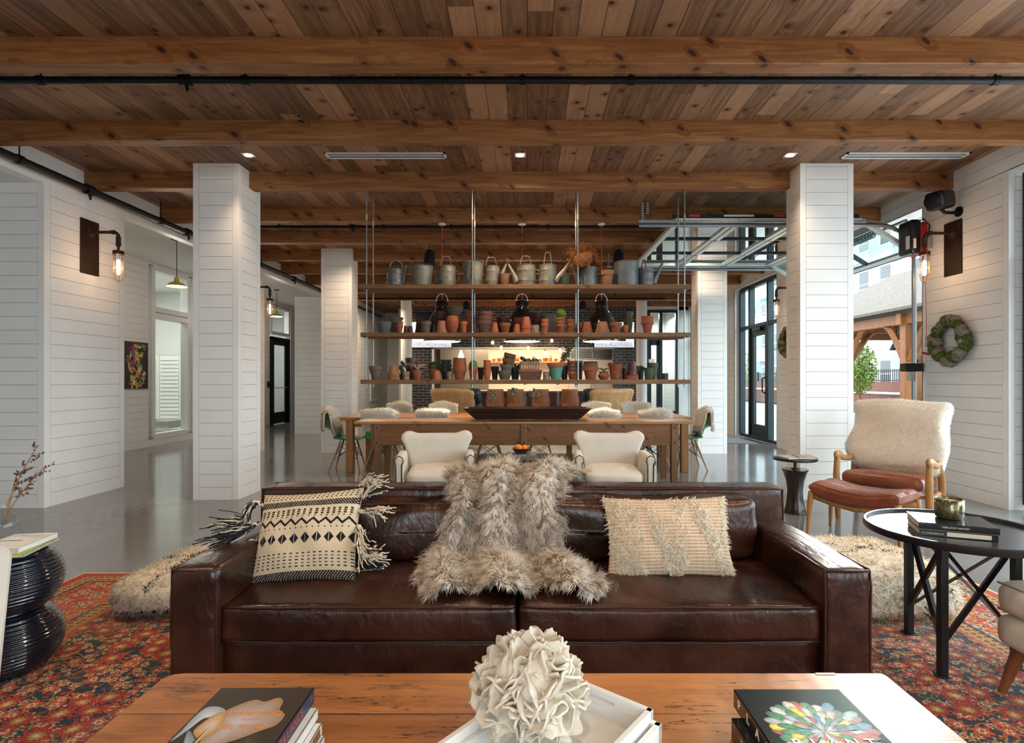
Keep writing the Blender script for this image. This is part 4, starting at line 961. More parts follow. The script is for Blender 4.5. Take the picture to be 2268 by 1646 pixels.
BOT = [(833, 31, 30, 'rim', GB, 'f', 1, 0, {'k': 1}), (872, 28, 30, 'rim', TP, 'f', 2, 1, {}), (912, 30, 48, 'rim', MG, 'b', 2, 0, {}), (924, 22, 21, 'plain', T, 'f', 1, 0, {}),
 (960, 23, 24, 'plain', T, 'b', 1, 0, {}), (967, 18, 20, 'plain', TB, 'f', 1, 1, {}), (988, 27, 44, 'rim', DG, 'b', 3, 0, {}), (1018, 32, 48, 'rim', T, 'f', 4, 0, {'hp': 26}),
 (1048, 21, 30, 'rim', T, 'f', 1, 0, {}), (1065, 15, 27, 'plain', TD, 'b', 1, 0, {}), (1079, 18, 43, 'plain', TB, 'f', 3, 0, {'hp': 22}), (1096, 18, 29, 'rim', DG, 'b', 1, 0, {}),
 (1118, 30, 58, 'rim', TO, 'f', 4, 0, {'lean': 2.6, 'kinds': ['bowl', 'rim', 'rim', 'bowl'], 'hp': 20, 'mats': [GB, GB, TO, TO]}), (1141, 24, 26, 'rim', DG, 'b', 1, 0, {}),
 (1250, 18, 31, 'plain', MG, 'b', 1, 0, {}), (1268, 23, 42, 'rim', TO, 'f', 4, 0, {'hp': 18, 'mats': [T, TO, TO, TO]}), (1283, 18, 42, 'plain', MG, 'b', 1, 0, {}),
 (1308, 35, 40, 'rim', TO, 'f', 4, 0, {'hp': 28, 'mats': [T, TO, TO, TD]}), (1337, 25, 18, 'belly', T, 'f', 1, 0, {}), (1363, 34, 34, 'flare', T, 'f', 1, 0, {}),
 (1383, 12, 24, 'plain', MG, 'b', 1, 0, {}), (1399, 30, 39, 'rim', T, 'f', 2, 1, {'mats': [T, MG]}), (1419, 14, 22, 'plain', DG, 'b', 1, 0, {}),
 (1437, 21, 26, 'tub', GR, 'f', 1, 0, {}), (1445, 24, 37, 'rim', OL, 'b', 1, 0, {}), (1473, 14, 14, 'cyl', DG, 'f', 1, 0, {})]
place_list(1, MID); place_list(2, BOT)
# special pieces ------------------------------------------------------------
def leafball(mb_name, loc, r, mat, label, sc=(1, 1, .95), seed=1, n=900, cs=((.03, .07, .01), (.22, .38, .04))):
    rg = np.random.default_rng(seed); b = MB().ball((0, 0, 0), r * .86, 16, 10, sc, noise=.05, seed=seed)
    o = tag(b.build(mb_name, mat, loc=loc, smooth=True), label, 'plant'); V, Fc = b.arrays(); P, N = scatter(V, Fc, n, rg)
    c1 = np.array(cs[1]) * rg.uniform(.5, 1, (n, 1)); fur('moss_fringe', P, N, N * .2, r * .24, r * .10, np.array([cs[0]]), c1, parent=o, rg=rg, lift=1, curl=.5); return o
def at(px, shelf, row='f'): d = {'f': FRONT, 'b': BACK, 'c': 6.185}[row]; return (X(px, d), d, SZ[shelf])
S1 = FRONT / F
S0 = 6.185 / F
def off(p, dz): return (p[0], p[1], p[2] + dz * S1)
leafball('moss_ball', off(at(1243, 1), 43), .061, 'plant_green', 'bright green moss ball on a pot stack of the middle hanging shelf')
leafball('moss_ball', off(at(1048, 2), 33), .052, 'plant_green', 'green moss ball in a terracotta pot beside the second rod pair', seed=2)
leafball('moss_ball', off(at(960, 2, 'b'), 29), .068, 'plant_dark', 'dull grey green moss ball in a pot, bottom hanging shelf', seed=3, cs=((.03, .04, .015), (.20, .20, .10)))
def log(px, shelf, w, h, lab):
    f = MB().lathe([(w * S1 / 2 * k, z * S1) for k, z in ((1, 0), (.96, h * .4), (1.02, h * .75), (.97, h), (.75, h), (.72, h - 2), (0, h - 2))], 14, wob=.05)
    tag(f.build('log_candle_holder', 'log_bark', loc=at(px, shelf), smooth='auto'), lab, 'candle holder', 'bark candle holders')
log(900, 2, 15, 18, 'bark covered candle holder left of the air plant, bottom hanging shelf')
log(997, 2, 14, 18, 'bark covered candle holder before the charcoal pots, bottom hanging shelf')
log(1210, 2, 16, 18, 'bark covered candle holder between planter trough and turquoise pot, bottom hanging shelf')
log(1186, 1, 17, 18, 'bark covered candle holder near the centre of the middle hanging shelf')
def leaves(name, loc, label, cat, n, L, w, mat, up=.6, seed=0, curl=1.0, droop=1.2):
    rg = random.Random(seed); f = MB()
    for i in range(n):
        a = 6.28 * i / n + rg.uniform(-.2, .2); e = up + rg.uniform(-.3, .3); l = L * rg.uniform(.7, 1.15); P = []; x = y = z = 0; th = 1.3
        for k in range(10):
            P.append((x, y, z)); th -= droop / 9 * (1 + .3 * rg.uniform(-1, 1)) * 1.6; st = l / 9
            x += st * math.cos(th) * math.cos(a + curl * k * .12); y += st * math.cos(th) * math.sin(a + curl * k * .12) * .55; z += st * math.sin(th)
            if k and z < -loc[3]: z = -loc[3]
        f.tube(P, [w * (1 - .85 * k / 9) for k in range(10)], 5)
    return tag(f.build(name, mat, loc=loc[:3], smooth=True), label, cat)
p = off(at(924, 2), 21); leaves('air_plant', p + (.1,), 'curly tan air plant spilling from a small terracotta pot, bottom hanging shelf', 'plant', 16, .20, .006, 'tan_leaf', seed=3, curl=2)
p = off(at(1337, 2), 17); leaves('air_plant', p + (.08,), 'thin green grey air plant in the round bellied pot, bottom hanging shelf', 'plant', 14, .13, .004, 'plant_dark', seed=5)
r = thing('cactus_plant', 'dark green plant with thick leaves beside the maroon pots, bottom hanging shelf', 'plant', at(891, 2, 'b'))
MB().lathe([(.03, 0), (.04, .07), (.033, .07), (0, .06)], 16).build('pot', 'green_pot', r, smooth='auto')
f = MB()
for i, (dx, zz, rr) in enumerate(((0, .10, .03), (-.02, .14, .026), (.015, .17, .026), (-.005, .195, .02))): f.ball((dx, 0, zz), rr, 10, 8, (.8, .5, 1.2), seed=i, noise=.08)
f.build('leaf', 'plant_dark', r, smooth=True)
# planter trough and rough basket
d = FRONT; r = thing('planter_trough', 'wide low terracotta trough at the centre of the bottom hanging shelf', 'planter', at(1175, 2))
wt, wb, hh = 26 * S1, 22 * S1, 21 * S1
f = MB().taper((0, 0, 0), (0, 0, hh), (wb * 2, .11), (wt * 2, .14)); f.build('trough', 'terracotta_old', r, bevel=.004); f = MB().box(-wt, wt, -.07, .07, hh - .02, hh + .002); f.build('rim', 'terracotta', r, bevel=.003)
r = thing('bark_basket', 'crumbling brown bark basket with moss, standing on the terracotta trough', 'basket', off(at(1173, 2), 22))
rg = random.Random(2); f = MB()
for k in range(15):
    x = -.098 + k * .014; 
    if k % 2 == 0: f.cbox((x, -.045, .045), (.016, .012, .09 + rg.uniform(-.01, .01)))
f.box(-.105, .105, -.05, .05, 0, .012).box(-.11, .11, -.055, .055, .062, .088); f.build('slat', 'log_bark', r, bevel=.003)
f = MB()
for k in range(12): f.ball((-.09 + k * .016, rg.uniform(-.03, .02), .092 + rg.uniform(0, .012) + (.03 if k < 2 else 0)), rg.uniform(.014, .024), 8, 6, noise=.2, seed=k)
q = f.build('moss_filling', 'plant_dark', r, smooth=True)
# turquoise pot
r = thing('turquoise_pot', 'turquoise glazed pot with a bare clay rim on the bottom hanging shelf', 'flower pot', at(1231, 2))
R, hh = 19 * S1, 37 * S1
MB().lathe([(R * .58, 0), (R * .84, hh * .72)], 30).build('glazed_body', 'turquoise_glaze', r, smooth='auto')
MB().lathe([(R * .845, hh * .70), (R * .87, hh * .78), (R * .98, hh * .80), (R, hh), (R * .9, hh), (R * .75, hh * .72), (R * .5, .02), (0, .02)], 30).build('rim', 'terracotta_pale', r, smooth='auto')
# climbing plant in the dark pot
def sprig(loc, H, n, label, lean, mat='plant_dark', seed=1, base=None):
    rg = random.Random(seed); r = thing('leafy_plant', label, 'plant', loc)
    P = [(lean * t * t, 0, H * t) for t in np.linspace(0, 1, 8)]; MB().tube(P, .004, 6).build('stem', 'log_bark', r)
    f = MB()
    for i in range(n):
        t = rg.uniform(.15, 1); c = (lean * t * t + rg.uniform(-.05, .05) * (1.2 - t * .5), rg.uniform(-.03, .03), H * t + rg.uniform(-.02, .02)); f.ball(c, rg.uniform(.007, .014), 6, 4, (1, .4, .8), seed=i)
    f.build('leaf', mat, r, smooth=True); return r
sprig(off(at(1250, 2, 'b'), 30), .22, 110, 'dark leafy branch growing behind the turquoise pot on the bottom hanging shelf', .06)
sprig(off(at(1141, 2, 'b'), 24), .04, 50, 'low dark plant behind the leaning pot stack on the bottom hanging shelf', .03, seed=4)
sprig(off(at(1416, 2, 'b'), 20), .05, 60, 'trailing dark plant beside the small green bucket, bottom hanging shelf', -.02, seed=6)
r = thing('plant_tag', 'pale paper tag sticking out of the olive pot on the bottom shelf', 'tag', off(at(1444, 2, 'b'), 34)); MB().cbox((0, 0, .03), (.07, .003, .07), R=roty(-.15)).build('paper', 'label_white', r)
r = thing('concrete_block', 'small grey block on the dark pots of the middle hanging shelf', 'block', off(at(1192, 1, 'b'), 45)); MB().cbox((0, 0, .02), (.05, .04, .04), R=roty(.15)).build('block', 'grey_stone_pot', r, bevel=.003)
# ---------------------------------------------------------------- watering cans and buckets on the top shelf
def arch(w, h, y=0, x0=0, z0=0, flat=.45, r=.011, pts=12, skew=0):
    return [(x0 + skew * math.sin(t) - w / 2 * math.cos(t), y, z0 + h * math.sin(t) ** .7) for t in np.linspace(0, math.pi, pts)]
def can(cx, w, h, mat, label, handle=None, spout=None, rose=False, side=None, bail=None, kind='cyl', rings=True, row='c', angular=True, name='watering_can'):
    r = thing(name, label, 'watering can' if name == 'watering_can' else name.replace('_', ' '), at(cx, 0, row), group='galvanised cans on the top hanging shelf'); s = S0; R = w * s / 2; hh = h * s
    if kind == 'cyl': pr = [(R, 0), (R, hh * .97), (R * 1.03, hh * .975), (R * 1.03, hh), (R * .94, hh), (R * .94, .01), (0, .01)]
    else: pr = [(R * .80, 0), (R, hh * .96), (R * 1.03, hh * .965), (R * 1.03, hh), (R * .95, hh), (R * .75, .01), (0, .01)]
    if rings: pr = pr[:1] + [(R * (1 if kind == 'cyl' else .85), hh * .24), (R * (1.02 if kind == 'cyl' else .87), hh * .26), (R * (1 if kind == 'cyl' else .86), hh * .28)] + ([(R, hh * .72), (R * 1.02, hh * .74), (R, hh * .76)] if kind == 'cyl' else []) + pr[1:]
    MB().lathe(pr, 30).build('body', mat, r, smooth='auto')
    if handle:      # (width px, height px)
        hw, hz = handle[0] * s, handle[1] * s
        if angular: P = [(-hw / 2, 0, hh), (-hw * .30, 0, hh + hz * .9), (-hw * .2, 0, hh + hz), (hw * .2, 0, hh + hz), (hw * .32, 0, hh + hz * .9), (hw / 2, 0, hh)]
        else: P = arch(hw, hz, z0=hh)
        P = [(p[0] + (handle[2] * s if len(handle) > 2 else 0), p[1], p[2]) for p in P]
        f = MB()
        for a, b in zip(P[:-1], P[1:]):
            a, b = np.array(a), np.array(b); dv = b - a; L = np.linalg.norm(dv); n = np.array([dv[2], 0, -dv[0]]) / L * .004
            f.add([a - n + (0, -.02, 0), a + n + (0, -.02, 0), a + n + (0, .02, 0), a - n + (0, .02, 0), b - n + (0, -.014, 0), b + n + (0, -.014, 0), b + n + (0, .014, 0), b - n + (0, .014, 0)], [(0, 1, 2, 3), (7, 6, 5, 4), (0, 4, 5, 1), (1, 5, 6, 2), (2, 6, 7, 3), (3, 7, 4, 0)])
        f.build('handle', mat, r)
    if spout:       # (dx px, dz px) tip position from body centre/base
        sg = 1 if spout[0] > 0 else -1; tip = np.array([spout[0] * s, 0, spout[1] * s]); base = np.array([sg * R * .9, 0, hh * .22])
        MB().tube([base, base * .5 + tip * .5, tip], [hh * .22, .022, .011], 14).build('spout', mat, r, smooth='auto')
        if rose:
            dv = (tip - base) / np.linalg.norm(tip - base); MB().tube([tip - dv * .01, tip + dv * .025, tip + dv * .03], [.012, .034, .034], 16).build('rose', 'rusty', r, smooth='auto')
    if side:
        MB().tube([(side * R, 0, hh * .82), (side * (R + .035), 0, hh * .75), (side * (R + .04), 0, hh * .4), (side * R, 0, hh * .22)], .008, 8).build('side_handle', mat, r, smooth=True)
    if bail:
        MB().tube(arch(R * 1.9, bail * s, z0=hh * .93, skew=.03), .0035, 6).build('bail_handle', 'galv_blue', r)
    return r
can(875, 36, 38, 'galv_blue', 'leftmost galvanised watering can on the top hanging shelf, with a round handle', handle=(30, 20, 3), spout=(24, 48), angular=False)
can(934, 50, 44, 'galv_old', 'wide galvanised bucket with a thin wire handle, second from left, top hanging shelf', kind='taper', bail=10, name='bucket', rings=False)
can(990, 38, 45, 'galv_old', 'galvanised watering can right of the first bucket, with a side handle', handle=(26, 22, -2), spout=(-28, 36), side=1)
can(1048, 48, 52, 'galv_old', 'galvanised bucket beside the second rod on the top hanging shelf', kind='taper', bail=12, name='bucket', rings=True)
can(1090, 33, 45, 'galv_old', 'slim galvanised watering can with a rusty rose pointing right', handle=(26, 20, -2), spout=(32, 52), rose=True)
can(1166, 43, 47, 'galv_old', 'pale galvanised watering can above the middle lamp', handle=(26, 21, -2), spout=(-42, 54), rose=True, side=1)
can(1213, 38, 48, 'galv_old', 'galvanised watering can with a long spout pointing right', handle=(18, 28), spout=(56, 64), rose=True)
can(1303, 40, 42, 'galv_blue', 'blue grey watering can holding a bundle of straw', spout=(-42, 62), side=1, rings=False)
can(1387, 54, 54, 'galv_blue', 'largest galvanised tub, near the right end of the top hanging shelf', name='bucket', rings=False)
can(1430, 34, 39, 'galv_blue', 'rightmost dark grey watering can with a broad spout and broken handle', handle=(10, 21, -4), spout=(38, 54))
o = put_pot('flower_pot', 'plain', 'rusty', 1117, 25, 26, 'f', 'rough rusty pot between two watering cans on the top hanging shelf', z0=SZ[0])
o = put_pot('flower_pot', 'tub', 'green_pot', 1253, 20, 22, 'f', 'small ribbed green pot on the top hanging shelf', z0=SZ[0])
o = put_pot('flower_pot', 'rim', 'terracotta_pale', 1345, 29, 33, 'f', 'ochre clay pot left of the largest tub on the top hanging shelf', z0=SZ[0])
# straw bundle
rg = np.random.default_rng(9); n = 5200; r = thing('straw_bundle', 'bundle of orange brown straw stuck in the blue grey watering can', 'straw', off(at(1300, 0), 44))
P0 = np.c_[rg.normal(0, .035, n), rg.normal(0, .02, n), rg.uniform(-.02, .12, n)] ; P0[:, 0] -= .03 + P0[:, 2] * .1
D = np.c_[-.75 + rg.normal(0, .5, n), rg.normal(0, .35, n), rg.normal(.25, .4, n)]
P0 += np.c_[rg.normal(0, .04, n), rg.normal(0, .025, n), rg.normal(.03, .035, n)]
cc = np.array([.45, .19, .06]) * rg.uniform(.5, 1.2, (n, 1))
fur('straw', P0, D / np.linalg.norm(D, axis=1)[:, None], D * .2, 0.085, .004, cc * .6, cc, parent=r, rg=rg, lift=1, curl=.6)
V, Fc = rounded_box(.22, .12, .18, .08, 6, noise=.01, nscale=30); pot_mat('straw_core', (.30, .12, .04), (.2, .08, .03)); MB().add(V, Fc).xform(roty(-.35), (-.04, 0, .055)).build('straw_core', 'straw_core', r, smooth=True)
# ================================================================ the two long tables
wood('table_oak', (.33, .135, .035), (.43, .19, .055), 'X', plank=0, rough=.38, knots=.15, gs=.8)
wood('table_oak_top', (.34, .155, .055), (.43, .21, .08), 'X', plank=0, rough=.30, knots=.1)
wood('table_old', (.17, .066, .020), (.25, .105, .034), 'X', rough=.5, knots=.15)
wood('table_old_leg', (.17, .078, .032), (.25, .12, .052), 'Z', rough=.5)
wood('oak_leg', (.34, .16, .055), (.46, .23, .085), 'Z', rough=.45)
TH2 = .76
# near console table (long, narrow)
r = thing('console_table', 'long narrow old wooden table nearer the sofa, with deep aprons and six legs', 'table', (0, 6.8, 0))
xa, xb = X(783, 6.5), X(1546, 6.5)
MB().box(xa, xb, -.30, .30, .745, .775).build('tabletop', 'table_oak_top', r, bevel=.004)
q = MB().box(xa + .2, xb - .22, -.27, -.24, .49, .745).box(xa + .2, xb - .22, .24, .27, .49, .745).box(xa + .2, xa + .23, -.25, .25, .49, .745).box(xb - .25, xb - .22, -.25, .25, .49, .745).build('apron', 'table_old', r, bevel=.002, seg=1)
lx = [X(836, 6.53), X(1160, 6.53), X(1493, 6.53)]
for x_ in lx:
    for y_ in (-.25, .25):
        q = MB().box(x_ - .035, x_ + .035, y_ - .04, y_ + .04, 0, .744).build('leg', 'table_old_leg', r, bevel=.004)
        if y_ < 0:
            b = MB()
            for zz in (.70, .52): b.lathe([(0, -.006), (.008, -.004), (.009, 0)], 8, R=rotx(-R90) @ rotx(math.pi), o=(x_, y_ - .04, zz))
            b.build('bolt', 'black_metal', q)
# far dining table
r = thing('dining_table', 'long honey oak dining table behind the console table, with chairs around it', 'table', (0, 8.0, 0))
xa, xb = X(752, 7.46), X(1533, 7.46)
MB().box(xa, xb, -.54, .57, TH2 - .045, TH2).build('tabletop', 'table_oak', r, bevel=.004)
MB().box(xa + .16, xb - .16, -.44, -.41, .62, TH2 - .045).box(xa + .16, xb - .16, .44, .47, .62, TH2 - .045).build('apron', 'table_oak', r)
for x_ in (X(776, 7.55), X(1520, 7.55) - .03):
    for y_ in (-.45, .48): MB().box(x_ - .05, x_ + .05, y_ - .05, y_ + .05, 0, TH2 - .046).build('leg', 'oak_leg', r, bevel=.005)
for x_ in (X(850, 7.8), X(1263, 7.8), X(1470, 7.8)): MB().box(x_ - .04, x_ + .04, -.04, .04, 0, TH2 - .046).build('leg', 'oak_leg', r, bevel=.005)
# ================================================================ green shell chairs with sheepskins
plain('green_shell', (.03, .30, .10), .35); plain('wire_black', (.012, .012, .012), .4)
wood('dowel_wood', (.34, .18, .08), (.45, .26, .12), 'Z', rough=.4)
def shell_grid():
    n = 15; m = 19; G = np.zeros((n, m, 3))
    for i in range(n):
        u = -1 + 2 * i / (n - 1)
        for j in range(m):
            v = j / (m - 1)       # 0 = front lip of the seat, 1 = top of the back
            if v < .5: t = v / .5; y = -.22 + .37 * t; z = .44 - .02 * math.sin(t * 3.14) ; w = .23 - .015 * t
            else: t = (v - .5) / .5; y = .15 + .13 * t ** .8; z = .44 + .37 * t ** 1.15; w = .215 - .03 * t - (.05 * max(0, t - .75) / .25)
            cup = (u * u) * (.05 if v < .5 else .03); G[i, j] = (w * u, y - (u * u * .05 if v > .5 else 0), z + cup * (1 - abs(v - .5)))
    return G
def side_chair(name, label, loc, rz):
    r = thing(name, label, 'chair', loc, rz, 'green shell chairs around the dining table')
    MB().grid(shell_grid()).build('seat_shell', 'green_shell', r, smooth=True, solid=.006)
    for sx in (-1, 1):
        for sy in (-1, 1): MB().tube([(sx * .10, sy * .09 - .02, .42), (sx * .23, sy * .21, 0)], [.014, .009], 10).build('leg', 'dowel_wood', r, smooth='auto')
    f = MB(); q = lambda sx, sy, t: (sx * (.10 + .13 * t), (sy * .09 - .02) * (1 - t) + sy * .21 * t, .42 * (1 - t))
    for a, b in (((-1, -1), (1, -1)), ((-1, 1), (1, 1)), ((-1, -1), (-1, 1)), ((1, -1), (1, 1))):
        f.tube([q(*a, .12), q(*b, .62)], .004, 5).tube([q(*b, .12), q(*a, .62)], .004, 5)
    f.build('wire_brace', 'wire_black', r); return r
def skin_mesh(seed, w=.40, thick=.035):
    """fleece pad draped over a chair back"""
    n, m = 13, 17; G = np.zeros((n, m, 3)); rg = np.random.default_rng(seed); w2 = rg.uniform(.92, 1.08)
    for i in range(n):
        u = -1 + 2 * i / (n - 1)
        for j in range(m):
            v = j / (m - 1); t = v * .62      # path: rear side up, over, and down the front
            if t < .2: y, z = .315, .60 + t * 1.15
            elif t < .32: a = (t - .2) / .12 * math.pi; y = .275 + .04 * math.cos(a); z = .83 + .035 * math.sin(a)
            else: q = t - .32; y = .235 - q * .22; z = .83 - q * 1.0
            ww = w * w2 * (.52 - .10 * abs(v - .45) + .04 * math.sin(v * 9 + seed))
            G[i, j] = (ww * u, y - .05 * u * u, z - .035 * u * u + .008 * math.sin(u * 4 + seed))
    return G
fl0, fl1 = np.array([.80, .70, .56]), np.array([1., .97, .91])
def sheepskin(loc, rz, seed, label, n=7000, w=.42):
    rg = np.random.default_rng(seed); b = MB().grid(skin_mesh(seed, w)); 
    R = rotz(rz); o = tag(b.build('sheepskin', 'fleece', smooth=True, solid=.02, loc=loc), label, 'sheepskin', 'sheepskins on the dining chairs'); o.rotation_euler = (0, 0, rz)
    V, Fc = b.arrays(); P, N = scatter(V, Fc, n, rg); N = np.where(np.sum(N * (P - np.array([0, .27, .70])), 1)[:, None] < 0, -N, N); cc = fl1 * rg.uniform(.75, 1.05, (n, 1))
    fur('fleece_pile', P, N, N * .2 + np.array([0, 0, .0]), .052, .008, fl0, cc, parent=o, rg=rg, lift=1, curl=.5)
    q = fur('fleece_pile', P, -N, -N * .2, .034, .0065, fl0, cc, parent=o, rg=rg, lift=-1, curl=.45) if seed in (1, 2) else None
    return o
plain('fleece', (.72, .62, .48), .95)
# near side chairs face the table (+y); the back stands towards the sofa
near = [(838, 'leftmost'), (957, 'second from the left'), (1080, 'third from left, under the trough'), (1197, 'third from right, under the trough'), (1338, 'second from the right'), (1453, 'rightmost')]
base = None
for i, (px, w) in enumerate(near):
    loc = (X(px, 7.33), 7.60, 0); lab = 'green shell chair on near side of the dining table, ' + w
    c = side_chair('dining_chair', lab, loc, math.pi) if base is None else copy_tree(base, loc, math.pi, lab)
    base = base or c
    if i not in (2, 3): sheepskin((loc[0], loc[1], .0), math.pi, 10 + i, 'cream sheepskin over the near side dining chair, ' + w)
far = [(886, 'leftmost'), (983, 'second from the left'), (1320, 'second from the right'), (1406, 'rightmost')]
for i, (px, w) in enumerate(far):
    loc = (X(px, 8.9), 8.63, 0); copy_tree(base, loc, 0, 'green shell chair on the far side of the dining table, ' + w)
    sheepskin((loc[0], loc[1], .03), 0, 20 + i, 'cream sheepskin over the far side dining chair, ' + w)
for px, rz, d, w, sd in ((765, math.pi / 2 + .12, 7.75, 'left', 1), (1530, -math.pi / 2 - .05, 7.85, 'right', 2)):
    loc = (X(px, 7.6) + (-.02 if sd == 1 else .04), d, 0)
    copy_tree(base, loc, rz, 'green shell chair at the %s end of the dining table' % w)
    sheepskin((loc[0], loc[1], .0), rz, sd, 'cream sheepskin draped over the chair at the %s end of the dining table' % w, n=8000, w=.48)
# ================================================================ wooden trough with dried flowers
wood('trough_wood', (.040, .014, .010), (.065, .024, .015), 'X', rough=.4, spec=.5)
ty = 6.80; s = ty / F; r = thing('dough_trough', 'long dark wooden trough standing on the console table', 'trough', (X(1168, ty), ty, .776))
hz = 27 * s; f = MB(); wt, wb, dt, db = 139 * s, 113 * s, .21, .12; t = .02
def frust(f, a, b, c, d, z0, z1):
    return f.add([(-b, -d, z0), (b, -d, z0), (b, d, z0), (-b, d, z0), (-a, -c, z1), (a, -c, z1), (a, c, z1), (-a, c, z1)], [(3, 2, 1, 0), (0, 1, 5, 4), (1, 2, 6, 5), (2, 3, 7, 6), (3, 0, 4, 7)])
frust(f, wt, wb, dt, db, .012, hz); f.add([(-wt + t, -dt + t, hz), (wt - t, -dt + t, hz), (wt - t, dt - t, hz), (-wt + t, dt - t, hz), (-wb + t, -db + t, .03), (wb - t, -db + t, .03), (wb - t, db - t, .03), (-wb + t, db - t, .03)], [(4, 5, 6, 7), (1, 0, 4, 5), (2, 1, 5, 6), (3, 2, 6, 7), (0, 3, 7, 4)])
V = [(-wt, -dt, hz), (wt, -dt, hz), (wt, dt, hz), (-wt, dt, hz), (-wt + t, -dt + t, hz), (wt - t, -dt + t, hz), (wt - t, dt - t, hz), (-wt + t, dt - t, hz)]
f.add(V, [(0, 1, 5, 4), (1, 2, 6, 5), (2, 3, 7, 6), (3, 0, 4, 7)]); f.build('trough_body', 'trough_wood', r)
for sx in (-1, 1): MB().box(sx * wb * .82 - .1, sx * wb * .82 + .1, -.13, .13, 0, .014).build('foot', 'trough_wood', r)
MB().box(-wt + .1, wt - .1, -dt + .03, dt - .03, hz * .5, hz * .55).build('filling', 'soil', r)
plain('dried_flower', (.38, .33, .20), .9, col2=(.26, .21, .12), scale=40); plain('dried_stem', (.30, .17, .08), .8)
for i, (px, py, ln, w) in enumerate(((1094, 880, -.02, 'left'), (1137, 873, .05, 'middle'), (1183, 875, -.03, 'right'))):
    x0 = X(px, 6.74); z0 = Z(py, 6.74); rg = random.Random(i); r = thing('dried_flower', 'dried cream flower head on a brown stem, %s of the three in the trough' % w, 'dried flower', (x0, 6.74, z0), group='dried flowers in the trough')
    MB().tube([(0, 0, 0), (ln * .4, 0, -.10), (ln, 0, -.85 + .776 + .07 - (z0 - 1.03) - .05)], .005, 6).build('stem', 'dried_stem', r)
    f = MB()
    for k in range(60):
        u = rg.uniform(0, 6.28); ph = rg.uniform(-.5, 1.57); rr = rg.uniform(.03, .072); f.ball((rr * math.cos(u) * math.cos(ph), rr * math.sin(u) * math.cos(ph) * .7, rr * math.sin(ph) * .9 + .01), .012, 6, 4, seed=k, noise=.2)
    f.build('flower_head', 'dried_flower', r, smooth=True)
for px, w in ((1163, 'left'), (1236, 'right')):
    r = thing('glass_cylinder', 'slim clear glass cylinder standing in the trough, %s one' % w, 'glass cylinder', (X(px, 6.85), 6.85, .80), group='glass cylinders')
    MB().lathe([(.019, .0), (.019, .42), (.016, .42), (.016, .02), (0, .02)], 18).build('cylinder', 'clear_glass', r, smooth='auto')
    MB().lathe([(.021, .41), (.021, .43), (0, .43)], 14).build('cap', 'zinc_rod', r, smooth='auto')
# ================================================================ big black pendants over the dining table
plain('black_enamel', (.006, .006, .008), .12, coat=1., spec=.6); plain('cord_orange', (.70, .06, .02), .5)
for px, w in ((979, 'left'), (1156, 'middle'), (1332, 'right')):
    d = 7.40; s = d / F; zr = Z(757, d); r = thing('pendant_lamp', 'large black bell pendant lamp with a white rim and red cord, %s of the three' % w, 'pendant lamp', (X(px, d), d, zr), group='black pendants over the tables')
    P = [(40, 0), (40.5, 1), (40, 6), (37, 14), (33, 30), (30, 44), (25, 56), (18, 66), (14.5, 72), (14.5, 88), (12, 91), (0, 91)]
    MB().lathe([(a * s, b * s) for a, b in P], 40, cap=False).build('lamp_shade', 'black_enamel', r, smooth=True)
    MB().lathe([(39.5 * s, .3 * s), (37 * s, 3 * s), (36 * s, 12 * s), (0, 14 * s)], 40).build('reflector', 'glow_shade', r, smooth=True)
    q = MB().tube([(13.5 * s * math.cos(t), 0, (86 + 21 * math.sin(t)) * s) for t in np.linspace(0, math.pi, 15)], .005, 6).build('hoop', 'white_metal', r, smooth=True)
    MB().tube([(0, 0, 104 * s), (0, 0, 110 * s)], .012, 8).build('swivel', 'white_metal', r)
    MB().tube([(0, 0, 90 * s), (.004, 0, 105 * s), (0, 0, ZB - zr)], .005, 6).build('cord', 'cord_orange', r)
    MB().lathe([(.05, 0), (.05, -.012), (0, -.012)], 20, (0, 0, ZB - zr)).build('canopy', 'white_metal', r, smooth='auto')
    f = MB()
    for k in range(8): a = k * math.pi / 4 + .3; f.lathe([(0, -.006), (.006, -.004), (.006, 0)], 6, o=(14.6 * s * math.cos(a), 14.6 * s * math.sin(a), 77 * s))
    f.build('rivet', 'white_metal', r)
    light('pendant_light', 'SPOT', (X(px, d), d, zr - .015), 60, (1, .84, .62), .15, angle=2.4, blend=.5)
